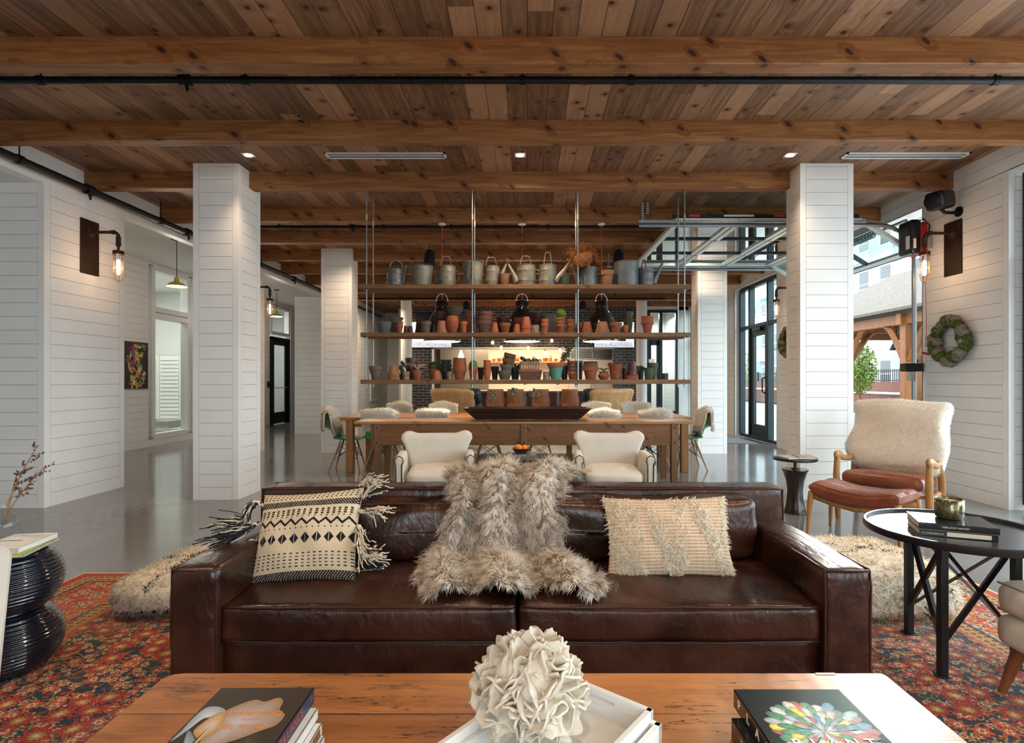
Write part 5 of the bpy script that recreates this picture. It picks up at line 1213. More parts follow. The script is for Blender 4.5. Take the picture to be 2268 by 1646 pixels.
# ================================================================ cream armchairs in front
plain('linen', (.60, .545, .47), .9, var=.08, scale=5, bump=.25, bscale=900, sheen=.2); plain('nailhead', (.07, .055, .045), .35, metal=.8); plain('linen_piping', (.20, .18, .155), .8); plain('dark_wood', (.06, .03, .018), .4)
def armchair(loc, rz, label):
    r = thing('upholstered_armchair', label, 'armchair', loc, rz, 'cream linen armchairs'); W_ = .29
    # back: curved panel with raised rounded ears
    def outline(n=44):
        P = []
        top = lambda u: .712 + .055 * abs(u) ** 1.6
        P = [(-.225, .33), (-.25, .45), (-.28, .55), (-.32, .65), (-.345, .70), (-.338, .74), (-.305, .765), (-.26, .768)] + [(x, top(x / .26) - .0) for x in np.linspace(-.2, .2, 9)] + [(.26, .768), (.305, .765), (.338, .74), (.345, .70), (.32, .65), (.28, .55), (.25, .45), (.225, .33)]
        return P
    O = outline(); V = []; 
    for yy, k in ((-.0, .93), (-.028, .97), (-.05, 1.0), (.04, 1.0), (.06, .96)):
        pass
    rings = [(-.055, .88), (-.05, .95), (-.025, 1.0), (.035, 1.0), (.06, .95), (.065, .88)]
    c = np.array([0, .55]); n = len(O); V = []; Fc = []
    for yy, k in rings:
        for p in O:
            q = c + (np.array(p) - c) * k; V.append((q[0], .22 + yy + (q[1] - .33) * .22 - .20 * (q[0] ** 2) * 2.2, q[1]))
    m = len(rings)
    for i in range(m - 1):
        for j in range(n): Fc.append((i * n + j, i * n + (j + 1) % n, (i + 1) * n + (j + 1) % n, (i + 1) * n + j))
    # caps as strips between left and right halves
    for base, flip in ((0, False), ((m - 1) * n, True)):
        for j in range(n // 2 - 1):
            q = (base + j, base + j + 1, base + n - 2 - j, base + n - 1 - j); Fc.append(q[::-1] if not flip else q)
    MB().add(V, Fc).build('backrest', 'linen', r, smooth=True)
    V, Fc = rounded_box(.50, .50, .11, .045, 10, puff=(0, .02, .035)); b = MB().add(V, Fc); b.xform(o=(0, -.06, .40)); b.build('seat_cushion', 'linen', r, smooth=True)
    MB().tube([(x, -.315 - .018 * (1 - (x / .25) ** 2), .365) for x in np.linspace(-.25, .25, 12)], .005, 6).build('piping', 'linen_piping', r, smooth=True)
    V, Fc = rounded_box(.52, .54, .22, .04, 8, puff=(0, .012, 0)); MB().add(V, Fc).xform(o=(0, -.04, .24)).build('seat_base', 'linen', r, smooth=True)
    for sx in (-1, 1):
        # arm: sloping slab with rolled front
        P = [(-.30, .13), (-.30, .56), (-.27, .595), (-.22, .60), (.12, .60), (.19, .56), (.20, .13)]
        x0, x1 = (sx * .275, sx * .35); lo, hi = min(x0, x1), max(x0, x1)
        MB().prism(P, lo, hi, 'x').build('armrest', 'linen', r, bevel=.022, seg=3)
        fp = [(sx * .3125 + u, v) for u, v in ((-.026, .13), (-.026, .52), (-.038, .55), (-.032, .585), (0, .604), (.032, .585), (.038, .55), (.026, .52), (.026, .13))]
        q = MB().tube([(a, -.303, b) for a, b in fp], .0055, 6).build('nailhead_trim', 'nailhead', r, smooth=True)
        for yy in (-.27, .2): MB().taper((sx * .25, yy, 0), (sx * .25, yy, .14), (.03, .03), (.045, .045)).build('leg', 'dark_wood', r)
    return r
armchair((X(970, 5.1) - .02, 5.12, 0), .13, 'cream linen armchair with nailhead trim, left of the little stone topped table')
armchair((X(1355, 5.1), 5.12, 0), -.05, 'cream linen armchair with nailhead trim, right of the little stone topped table')
# small table with oranges
plain('stone_top', (.20, .18, .16), .6, col2=(.09, .08, .075), scale=20, bump=.5, bscale=40)
dd = 5.42; s = dd / F; r = thing('accent_table', 'small black iron table with a rough grey top between the cream armchairs', 'side table', (X(1154, dd), dd, 0)); zt = Z(1004, dd)
V, Fc = rounded_box(.30, .28, .055, .012, 8, noise=.006, nscale=25); MB().add(V, Fc).xform(o=(0, 0, zt - .03)).build('tabletop', 'stone_top', r, smooth='auto')
f = MB().box(-.13, .13, -.13, -.11, zt - .09, zt - .06).box(-.13, .13, .11, .13, zt - .09, zt - .06).box(-.13, -.11, -.13, .13, zt - .09, zt - .06).box(.11, .13, -.13, .13, zt - .09, zt - .06); f.box(-.01, .01, -.14, .14, zt - .10, zt - .03); f.build('frame', 'black_metal', r)
for sx in (-1, 1):
    for sy in (-1, 1): MB().box(sx * .12 - .01, sx * .12 + .01, sy * .12 - .01, sy * .12 + .01, 0, zt - .07).build('leg', 'black_metal', r)
wood('bowl_wood', (.035, .018, .012), (.06, .03, .018), 'X')
r = thing('fruit_bowl', 'small dark square wooden bowl on the iron accent table', 'bowl', (X(1154, dd), dd, zt + .001))
f = MB(); f.add([(-.045, -.045, 0), (.045, -.045, 0), (.045, .045, 0), (-.045, .045, 0), (-.085, -.085, .05), (.085, -.085, .05), (.085, .085, .05), (-.085, .085, .05), (-.075, -.075, .05), (.075, -.075, .05), (.075, .075, .05), (-.075, .075, .05), (-.04, -.04, .01), (.04, -.04, .01), (.04, .04, .01), (-.04, .04, .01)], [(3, 2, 1, 0), (0, 1, 5, 4), (1, 2, 6, 5), (2, 3, 7, 6), (3, 0, 4, 7), (4, 5, 9, 8), (5, 6, 10, 9), (6, 7, 11, 10), (7, 4, 8, 11), (8, 9, 13, 12), (9, 10, 14, 13), (10, 11, 15, 14), (11, 8, 12, 15), (12, 13, 14, 15)]); f.build('bowl_body', 'bowl_wood', r)
plain('orange_skin', (.80, .30, .02), .45, col2=(.75, .16, .02), scale=12, bump=.2, bscale=200)
for k, (ax, ay, az, w) in enumerate(((-.025, -.02, .055, 'larger orange on the left of'), (.035, .0, .05, 'smaller orange on the right of'))):
    tag(MB().ball((0, 0, 0), .036 - k * .004, 18, 12).build('orange', 'orange_skin', smooth=True, loc=(X(1154, dd) + ax, dd + ay, zt + az)), w + ' the dark wooden bowl', 'orange', 'oranges in the bowl')
# ================================================================ lounge chairs with plywood backs
wood('plywood', (.50, .29, .12), (.62, .38, .17), 'Z', rough=.35, gs=.7); plain('navy_leather', (.010, .014, .028), .4, bump=.2, bscale=60)
def ply_chair(loc, rz, label, mirror=1):
    r = thing('lounge_chair', label, 'lounge chair', loc, rz, 'plywood lounge chairs')
    G = np.zeros((13, 9, 3))
    for i in range(13):
        u = -1 + 2 * i / 12
        for j in range(9):
            v = j / 8; w = .30 + .07 * v - .02 * (v > .95) * abs(u) ** 6; G[i, j] = (w * u, .10 + .17 * v - .12 * u * u, .40 + .62 * v - .012 * (v > .9) * abs(u) ** 8 * 3)
    MB().grid(G).build('back_shell', 'plywood', r, smooth=True, solid=.014)
    f = MB()
    for x0 in (-.10, .17): f.tube([(x0, .16, .40), (x0 + .015, .25, .60), (x0 + .02, .285, .80)], [.035, .028, .004], 10, flat=.4)
    f.build('back_support', 'plywood', r, smooth=True)
    for i in range(3):
        for j in range(3):
            V, Fc = rounded_box(.225, .13, .22, .05, 5, puff=(0, .02, 0)); MB().add(V, Fc).xform(rotx(-.27), ((i - 1) * .205 + .09 * mirror, -.06 + j * .055, .50 + j * .205)).build('tufted_cushion', 'navy_leather', r, smooth=True)
    V, Fc = rounded_box(.62, .56, .14, .05, 8, puff=(0, 0, .02)); MB().add(V, Fc).xform(o=(0, -.22, .42)).build('seat_cushion', 'navy_leather', r, smooth=True)
    MB().tube([(0, -.15, .35), (0, -.15, .05)], .03, 12).build('pedestal', 'chrome', r, smooth='auto')
    f = MB()
    for k in range(5): a = k * 1.2566; f.taper((.28 * math.cos(a), -.15 + .28 * math.sin(a), .02), (0, -.15, .06), (.03, .03), (.05, .05))
    f.build('star_base', 'chrome', r); return r
PC = [ply_chair((X(1012, 9.7), 9.7, .0), math.pi - .48, 'plywood lounge chair with dark tufted cushion, left one seen past the dining table', -1),
ply_chair((X(1344, 9.7), 9.7, .0), math.pi + .46, 'plywood lounge chair with navy tufted cushion, right one seen past the dining table', 1)]
for o_ in PC: o_.scale = (1.3, 1.15, 1.10)
plain('pale_rug', (.55, .53, .50), .95, var=.2, scale=3)
tag(MB().box(-2.2, 2.0, 9.4, 11.4, 0, .012).build('area_rug', 'pale_rug'), 'pale grey area rug on the floor behind the dining table', 'rug')
# ================================================================ bar and stools
wood('bar_wood', (.045, .018, .012), (.075, .03, .02), 'X', rough=.35); plain('tan_leather', (.30, .115, .05), .42, var=.25, scale=6, coat=.2); plain('bar_top', (.10, .06, .045), .3)
yb = 12.4; r = thing('bar_counter', 'dark wooden bar counter in front of the kitchen opening', 'bar counter', (X(1170, yb), yb, 0))
MB().box(-1.9, 1.9, 0, .55, 0, .98).build('front_panel', 'bar_wood', r, bevel=.004); MB().box(-1.95, 1.95, -.05, .62, .98, 1.02).build('countertop', 'bar_top', r, bevel=.004)
for i, (px, w) in enumerate(((1098, 'leftmost'), (1142, 'second from the left'), (1197, 'second from the right'), (1261, 'rightmost'))):
    d = 11.6; loc = (X(px, d), d, 0); lab = 'brown leather bar stool with black metal legs, ' + w
    if i: copy_tree(bs, loc, 0, lab); continue
    bs = r = thing('bar_stool', lab, 'bar stool', loc, 0, 'leather stools at the bar')
    G = np.zeros((11, 8, 3))
    for a in range(11):
        u = -1 + 2 * a / 10
        for b in range(8): v = b / 7; G[a, b] = ((.20 - .045 * v) * u, -.17 - .03 * v + .10 * u * u, .76 + .32 * v - .03 * (1 - v) * (1 - abs(u)))
    MB().grid(G).build('backrest', 'tan_leather', r, smooth=True, solid=.03)
    V, Fc = rounded_box(.38, .38, .08, .035, 6, puff=(0, 0, .015)); MB().add(V, Fc).xform(o=(0, 0, .74)).build('seat', 'tan_leather', r, smooth=True)
    for sx in (-1, 1):
        for sy in (-1, 1): MB().tube([(sx * .17, sy * .15, .74), (sx * .21, sy * .20, 0)], .011, 8).build('leg', 'black_metal', r)
    MB().tube([(-.2, -.18, .22), (.2, -.18, .22), (.2, .18, .22), (-.2, .18, .22)], .009, 6, closed=True).build('footrest', 'black_metal', r)
# ================================================================ kitchen behind the brick opening
YK2 = YK + .25
r = thing('serving_counter', 'pale serving counter in the brick opening', 'counter', (0, YK + .1, 0)); MB().box(OX0 - .0, OX1, .11, .75, .0, .90).build('cabinet', 'white_metal', r); MB().box(OX0, OX1, -.12, .8, .92, .96).build('countertop', 'label_white', r)
plain('steel', (.50, .52, .53), .28, metal=.7); plain('copper', (.62, .22, .10), .25, metal=.85); wood('kitchen_shelf_wood', (.35, .15, .06), (.48, .23, .1), 'X')
x0, x1 = X(1262, 17.6), X(1362, 17.6); r = thing('steel_fridge', 'white two door steel fridge at the right of the kitchen', 'fridge', ((x0 + x1) / 2, 17.66, 0)); w = (x1 - x0) / 2
MB().box(-w, w, 0, .6, 0, Z(795, 17.6)).build('body', 'steel', r)
for sx, (a, b) in ((0, (-w + .01, -.01)), (1, (.01, w - .01))):
    q = MB().box(a, b, -.04, -.002, .1, Z(797, 17.6)).build('door', 'mail_white', r, bevel=.008); xx = -.06 if sx == 0 else .06; MB().tube([(xx, -.05, .9), (xx, -.09, .95), (xx, -.09, 1.35), (xx, -.05, 1.4)], .012, 6).build('handle', 'steel', q)
MB().box(w - .22, w - .1, -.045, -.041, Z(806, 17.6), Z(804, 17.6)).build('nameplate', 'black_plastic', r)
r = thing('louvre_vent', 'grey louvred ventilation grille above the steel fridge', 'vent', ((x0 + x1) / 2, 17.6, Z(794, 17.6)))
f = MB()
for k in range(6): f.cbox((0, 0, .03 + k * .05), (2 * w, .06, .012), R=rotx(.5))
f.build('louvre', 'steel', r); MB().box(-w, w, .06, .08, 0, .33).box(-.015, .015, -.03, .05, 0, .33).box(-w, -w + .03, -.03, .05, 0, .33).box(w - .03, w, -.03, .05, 0, .33).build('frame', 'steel', r)
x0, x1 = X(975, 17.2), X(1082, 17.2); r = thing('kitchen_partition', 'grey brown partition panel at the left of the kitchen', 'partition', ((x0 + x1) / 2, 17.2, 0)); MB().box(-(x1 - x0) / 2, (x1 - x0) / 2, 0, .1, 0, OZ + .3).build('panel', 'kitchen_grey', r)
d = 18.1; x0, x1 = X(1085, d), X(1258, d); zs = Z(801, d); r = thing('copper_shelf', 'long wooden kitchen wall shelf carrying copper pots', 'shelf', ((x0 + x1) / 2, d, zs)); w = (x1 - x0) / 2
MB().box(-w, w, -.15, .19, -.05, 0).build('shelf_board', 'kitchen_shelf_wood', r, bevel=.004)
f = MB()
for k in range(9): f.tube([(-w + .15 + k * .3, -.1, -.05), (-w + .15 + k * .3, -.1, -.09)], .006, 5)
f.build('hook', 'copper', r)
for k, px in enumerate((1094, 1106, 1116, 1127, 1138, 1147, 1158, 1170, 1182, 1196, 1208, 1219, 1231, 1246)):
    rr = (.05, .07, .045, .06, .08, .05)[k % 6]; hh = (.09, .11, .16, .08, .12, .2)[k % 6]; r = thing('copper_pot', 'copper pot %s from the left on the kitchen shelf' % ORD[k + 1], 'copper pot', (X(px, d), d, zs + .001), group='copper pots on the kitchen shelf')
    MB().lathe([(rr * .8, 0), (rr, hh * .3), (rr * .95, hh * .8), (rr * (.5 if k % 6 == 5 else 1), hh), (0, hh)], 16).build('pot_body', 'copper', r, smooth='auto')
    if k % 2 == 0: MB().tube([(rr * .9, 0, hh * .8), (rr * 2.1, 0, hh * .95)], .008, 6).build('handle', 'copper', r)
# filament bulbs on cables in front of the opening
for k, (px, py) in enumerate(((1091, 759), (1110, 770), (1170, 771), (1207, 782), (1222, 755), (1240, 776))):
    d = 15.2; r = thing('filament_bulb', 'bare glowing bulb on a thin cable before the kitchen, %s from the left' % ORD[k + 1], 'light bulb', (X(px, d), d, Z(py, d)), group='bare bulbs before the kitchen')
    MB().lathe([(0, -.045), (.025, -.035), (.036, -.01), (.03, .02), (.014, .045), (.012, .05)], 14).build('bulb', 'glow_bulb', r, smooth=True); MB().tube([(0, 0, .05), (0, 0, .09)], .016, 8).build('socket', 'black_plastic', r)
    MB().tube([(0, 0, .09), (0, 0, ZC - Z(py, d))], .003, 4).build('cable', 'black_metal', r)
light('bulb_cluster_light', 'POINT', (-.1, 15.0, 2.2), 40, (1, .62, .32), .3)
r = thing('cone_pendant', 'narrow glowing pendant in the kitchen left of the bare bulbs', 'pendant lamp', (X(1021, 16.6), 16.6, Z(792, 16.6))); MB().lathe([(.09, 0), (.02, .22), (0, .22)], 16).build('lamp_shade', 'glow_white', r, smooth='auto'); MB().tube([(0, 0, .22), (0, 0, OZ + .35 - Z(792, 16.6))], .004, 4).build('cable', 'black_metal', r)
# menu screens
plain('screen_pale', (.5, .5, .55), .4, emit=((.75, .78, .85), .9)); plain('screen_ink', (.05, .05, .06), .4)
for a, b, t_, bt, lab in ((911, 1001, 712, 771, 'left'), (1315, 1406, 712, 771, 'right')):
    d = YK - .06; r = thing('menu_screen', 'pale menu screen on the black brick wall, %s of the kitchen opening' % lab, 'screen', (X(a, d), d, Z(bt, d)), group='menu screens'); w, h = X(b, d) - X(a, d), Z(t_, d) - Z(bt, d)
    MB().box(0, w, 0, .05, 0, h).build('bezel', 'black_plastic', r); MB().box(.02, w - .02, -.003, .0, .02, h - .02).build('display', 'screen_pale', r)
    f = MB(); rg = random.Random(3)
    for row in range(3):
        x = .06
        while x < w - .08: q = rg.uniform(.01, .035); f.box(x, x + q, -.005, -.003, .05 + row * .045, .05 + row * .045 + rg.uniform(.008, .022)); x += q + .012
    if lab == 'right': f.box(w * .62, w * .78, -.005, -.003, .35, .62); f.box(w * .62, w * .78, -.005, -.003, .2, .3)
    f.build('menu_text', 'screen_ink', r)
r = thing('wall_television', 'dark television on the brick wall above the left menu screen', 'television', (X(920, 15.85), 15.82, Z(709, 15.85))); MB().box(0, .95, 0, .06, 0, .22).build('screen', 'black_plastic', r)
# picture in the corridor
plain('sepia', (.60, .55, .46), .6)
r = thing('sepia_print', 'small pale framed print on the corridor wall seen under the hanging shelf', 'picture', (XL + .0, 17.1, 1.05)); MB().box(0, .03, -.45, .45, -.42, .42).build('frame', 'label_white', r); MB().box(.03, .034, -.36, .36, -.33, .33).build('print', 'sepia', r)
# ================================================================ leather sofa
def leather(name, c1, c2, rough=.34, wr=.28, sc=1.):
    m = M(name); x, y, z = m.coords(); n = m.noise(m.vec, 3.2, 5, .6); g = m.noise(m.vec, 260, 2)
    m.inp('Base Color', m.mix(n.ramp(.35, .68), c1, c2)); m.inp('Roughness', n.ramp(.3, .8) * .16 + rough - .06); m.inp('Specular IOR Level', .5)
    w = m.noise(m.comb(x * 9 * sc, y * 2.2 * sc, z * 5 * sc), 1.6, 4, .55, dist=1.2); w2 = m.noise(m.vec, 16, 3, .5, dist=.8)
    b = m.bump(w + w2 * .35, wr, .022); m.bump(g, .05, .001, prev=b); MATS[name] = m.mat
leather('sofa_leather', (.016, .005, .0032), (.056, .017, .008), rough=.31)
leather('chair_leather', (.17, .040, .016), (.24, .065, .026), rough=.30, wr=.12)
plain('piping_leather', (.035, .011, .007), .4)
sx0, sx1, sy0, syb, syk = -1.442, 1.389, 2.198, 2.95, 3.12; O = (-.0265, 2.66, 0)
sofa = thing('leather_sofa', 'large dark brown leather sofa with low square arms and two seat cushions', 'sofa', O)
def soft(name, x0, x1, y0, y1, z0, z1, mat, parent, r=.03, n=14, puff=(0, 0, 0), noise=.004, seed=0, o=O, ns=5., sag=0):
    V, Fc = rounded_box(x1 - x0, y1 - y0, z1 - z0, r, n, puff, noise, ns, seed, sag); b = MB().add(V, Fc)
    b.xform(o=((x0 + x1) / 2 - o[0], (y0 + y1) / 2 - o[1], (z0 + z1) / 2 - o[2])); return b.build(name, mat, parent, smooth=True)
def pipe_loop(parent, pts, r=.0055, mat='piping_leather', o=O, closed=True, seed=0, jit=.003):
    P = np.array(pts, float); Q = []; m = len(P)
    for i in range(m if closed else m - 1):
        a, b = P[i], P[(i + 1) % m]; k = max(2, int(np.linalg.norm(b - a) / .06))
        for t in range(k): Q.append(a + (b - a) * t / k)
    if not closed: Q.append(P[-1])
    Q = np.array(Q); rg = np.random.default_rng(seed); Q += rg.normal(0, jit * .5, Q.shape)
    return MB().tube(Q - np.array(o), r, 7, closed=closed).build('piping', mat, parent, smooth=True)
for k, (a, b) in enumerate(((sx0, sx0 + .192), (sx1 - .192, sx1))):
    q = soft('armrest', a, b, sy0, syb + .02, .015, .506, 'sofa_leather', sofa, r=.022, puff=(.004, .006, .010), noise=.0035, seed=k, ns=7)
    e = .006; pipe_loop(q, [(a + e, sy0 + e, .03), (a + e, sy0 + e, .50), (b - e, sy0 + e, .50), (b - e, sy0 + e, .03)], seed=k)
    for xx in (a + e, b - e): pipe_loop(q, [(xx, sy0 + .01, .501), (xx, syb, .501)], closed=False, seed=k)
q = soft('back_frame', sx0, sx1, syb, syk, .015, .687, 'sofa_leather', sofa, r=.022, n=18, puff=(0, .004, .006), noise=.003, seed=5)
e = .006; pipe_loop(q, [(sx0 + e, syb + e, .51), (sx0 + e, syb + e, .681), (sx1 - e, syb + e, .681), (sx1 - e, syb + e, .51)], closed=False); pipe_loop(q, [(sx0 + e, syk - e, .681), (sx1 - e, syk - e, .681)], closed=False)
soft('base', sx0 + .19, sx1 - .19, 2.235, syb, .015, .20, 'sofa_leather', sofa, r=.012, puff=(0, .003, 0), seed=6)
cs = (sx0 + .188, -.044, -.036, sx1 - .190)
for k in (0, 1):
    a, b = cs[2 * k], cs[2 * k + 1]
    q = soft('seat_cushion', a, b, 2.215, 2.83, .200, .350, 'sofa_leather', sofa, r=.025, n=34, puff=(0, .012, .022), noise=.0045, seed=11 + k, ns=8)
    for zz in (.345, .207): pipe_loop(q, [(a + .01, 2.224 , zz)] + [(a + (b - a) * t, 2.216 - .010 * math.sin(math.pi * t), zz + (.006 * math.sin(math.pi * t) if zz > .3 else 0)) for t in (.1, .25, .4, .5, .6, .75, .9)] + [(b - .01, 2.224, zz)], closed=False, r=.006, seed=k)
    q = soft('back_cushion', a + .02, b - .02, 2.76, 2.96, .345, .672, 'sofa_leather', sofa, r=.05, n=30, puff=(.0, .035, .0), noise=.010, seed=(21, 25)[k], ns=6, sag=.022)
    pipe_loop(q, [(a + .05 + (b - a - .1) * t, 2.79 - .004 * math.sin(t * 9), .655 - .022 * (1 - (2 * t - 1) ** 2) + .004 * math.sin(t * 17)) for t in np.linspace(0, 1, 12)], closed=False, r=.006, seed=k, jit=.006)
# ================================================================ fur throw
nu, nv = 61, 90
path = np.array([(3.21, .42), (3.20, .56), (3.175, .70), (3.11, .735), (3.02, .745), (2.93, .725), (2.84, .66), (2.76, .58), (2.71, .49), (2.66, .42), (2.58, .395), (2.48, .388), (2.38, .382), (2.29, .372)])
seg = np.r_[0, np.cumsum(np.linalg.norm(np.diff(path, axis=0), axis=1))]; tt = np.linspace(0, seg[-1], nv); py_ = np.interp(tt, seg, path[:, 0]); pz_ = np.interp(tt, seg, path[:, 1])
for _ in range(5): py_[1:-1] = (py_[:-2] + 2 * py_[1:-1] + py_[2:]) / 4; pz_[1:-1] = (pz_[:-2] + 2 * pz_[1:-1] + pz_[2:]) / 4
vv = tt / seg[-1]; lft = np.interp(vv, [0, .25, .35, .5, .68, .8, .9, 1], [-.42, -.44, -.43, -.40, -.45, -.50, -.49, -.42]); rgt = np.interp(vv, [0, .2, .3, .36, .5, .68, .8, .9, 1], [.30, .32, .34, .24, .18, .17, .24, .34, .30])
G = np.zeros((nu, nv, 3)); FT = np.zeros((nu, nv)); ty_ = np.gradient(py_); tz_ = np.gradient(pz_); ln = np.hypot(ty_, tz_); ny, nz = -(-tz_ / ln), -(ty_ / ln)
for i in range(nu):
    u = i / (nu - 1)
    fold = .5 + .5 * np.sin(2 * np.pi * (u * 2.6 + .10 * np.sin(vv * 5) + .12) + .5 * np.sin(vv * 7)); fold = fold * .75 + .25 * (.5 + .5 * np.sin(2 * np.pi * u * 7 + 3 * vv))
    amp = np.interp(vv, [0, .2, .3, .6, .7, .85, 1], [.02, .045, .07, .042, .032, .07, .05]); edge = np.minimum(1, np.minimum(u, 1 - u) * 8)
    x = lft + (rgt - lft) * u + .012 * np.sin(vv * 14 + u * 6); dn = amp * fold * edge + .012; FT[i] = fold
    end = np.interp(vv, [0, .86, 1], [0, 0, 1]) * (.045 * np.sin(u * 2 * np.pi * 2.3 + 1.0) - .03 * (abs(u - .46) < .07))
    G[i, :, 0] = x; G[i, :, 1] = py_ - (-ny) * 0 + nyy if False else py_ + ny * dn - end; G[i, :, 2] = pz_ + nz * dn
plain('throw_hide', (.16, .12, .09), .95)
tb = MB().grid(G - np.array([-.1, 2.8, .4])); V, Fc = tb.arrays()
# outward normals should point up / to the camera
P, N = scatter(V, Fc, 4, np.random.default_rng(0)); 
throw = tag(tb.build('fur_throw', 'throw_hide', smooth=True, solid=.008, loc=(-.1, 2.8, .4)), 'long haired grey brown fur throw draped over the middle of the leather sofa', 'throw')
rg = np.random.default_rng(7); P, N = scatter(V, Fc, 56000, rg)
up = np.array([0, -.8, .6]); N = np.where((N @ up)[:, None] < 0, -N, N)
gy = np.interp(P[:, 1] + 2.8, path[::-1, 0], np.arange(len(path))[::-1])
comb = np.zeros_like(P); comb[:, 1] = -.45; comb[:, 2] = -.75; comb -= N * np.sum(comb * N, 1)[:, None] * .8; comb[:, 0] += .25 * np.sin(P[:, 0] * 30)
PW = P + np.array([-.1, 2.8, .4]); ix = np.argmin((PW[:, 1:2] - py_[None]) ** 2 + (PW[:, 2:3] - pz_[None]) ** 2, axis=1); dnn = (PW[:, 1] - py_[ix]) * ny[ix] + (PW[:, 2] - pz_[ix]) * nz[ix]
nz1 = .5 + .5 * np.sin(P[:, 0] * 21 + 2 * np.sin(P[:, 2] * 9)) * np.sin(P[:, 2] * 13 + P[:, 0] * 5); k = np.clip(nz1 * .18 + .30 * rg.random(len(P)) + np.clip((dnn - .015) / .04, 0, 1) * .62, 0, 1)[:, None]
k = np.clip(k + .35 * np.clip((N[:, 2:3]) - .5, 0, 1), 0, 1)  # fold shading painted into the strands: pale ridges and tops, dark valleys
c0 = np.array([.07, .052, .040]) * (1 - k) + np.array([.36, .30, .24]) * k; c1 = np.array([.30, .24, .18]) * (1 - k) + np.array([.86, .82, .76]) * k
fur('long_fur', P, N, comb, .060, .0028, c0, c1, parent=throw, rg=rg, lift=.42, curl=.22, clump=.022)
# ================================================================ pillows
def pillow_mesh(w, h, T, nu, nv, pat=None, tex=None):
    b = MB(); U, Vv = np.meshgrid(np.linspace(-1, 1, nu), np.linspace(-1, 1, nv), indexing='ij')
    x = U * w / 2 * (1 - .075 * (1 - Vv ** 2) * abs(U)); z = Vv * h / 2 * (1 - .075 * (1 - U ** 2) * abs(Vv))
    th = T * np.clip((1 - U ** 2) * (1 - Vv ** 2), 0, 1) ** .42
    th = th + .006 * np.sin(U * 7 + Vv * 4) * (1 - U ** 2) * (1 - Vv ** 2)
    t2 = th + (tex(U, Vv) if tex else 0)
    b.grid(np.stack([x, -t2, z], -1), None if pat is None else pat(U, Vv)); b2 = MB().grid(np.stack([x, th, z], -1)[::-1]); return b, b2
def pat_left(U, Vv):
    t = (Vv + 1) / 2; c = np.ones(U.shape + (3,)) * np.array([.66, .53, .37]); K = np.array([.012, .012, .016]); n = 58; m = 66
    weave = .80 + .20 * np.abs(np.sin(U * n * 1.57)) * np.abs(np.sin(t * m * 3.14 + (np.floor(U * n / 2) % 2) * 1.57)); c *= weave[..., None]
    def put(mask): c[mask] = K
    row = lambda a, b: (t > a) & (t < b); fu = (U * 17) % 1
    put(row(.0, .085) & ~((np.sin(U * 120) * np.sin(t * 190)) > .45)); put(row(.80, .875) & ~((np.sin(U * 120) * np.sin(t * 190)) > .45))
    for a in (.13, .165, .20, .235, .27): put(row(a, a + .012) & (((U * 9 + (a * 57)) % 1) < .45))
    for a in (.695, .72, .745): put(row(a, a + .018) & (((U * 9) % 1) < .45))
    for a in (.905, .935, .965): put(row(a, a + .012) & (((U * 11 + a * 30) % 1) < .42))
    d = abs(((U * 4.5) % 1) - .5) * 2; put(row(.36, .51) & (abs((t - .435) / .072) + d * 1.05 < .86) & (abs(d) > .045))
    zz = .585 + .06 * (abs(((U * 4.5) % 1) - .5) * 2); put((abs(t - zz) < .016)); put(row(.54, .552) & (((U * 9) % 1) < .25)); put(row(.672, .684) & (((U * 9) % 1) < .25))
    return c
m = M('woven_wool'); m.inp('Base Color', m.attr()); m.inp('Roughness', .9); m.inp('Specular IOR Level', .15); m.coords(); m.bump(m.noise(m.vec, 300, 2), .3, .002); MATS['woven_wool'] = m.mat
plain('wool_back', (.50, .42, .32), .95)
def orient(o, loc, rx, ry, rz=0):
    o.location = loc; o.rotation_euler = (rx, ry, rz)
tex = lambda U, Vv: .0022 * np.abs(np.sin(U * 58 * 1.57)) * np.abs(np.sin(Vv * 66 * 1.57))
b, b2 = pillow_mesh(.50, .43, .085, 300, 300, pat_left, tex)
pl = thing('woven_pillow', 'black and cream woven pillow with long tassels, leaning at the left end of the sofa', 'pillow'); orient(pl, (-1.035, 2.575, .535), -.50, -.085, -.05)
b.build('front_cover', 'woven_wool', pl, smooth=True, color=True); b2.build('back_cover', 'wool_back', pl, smooth=True)
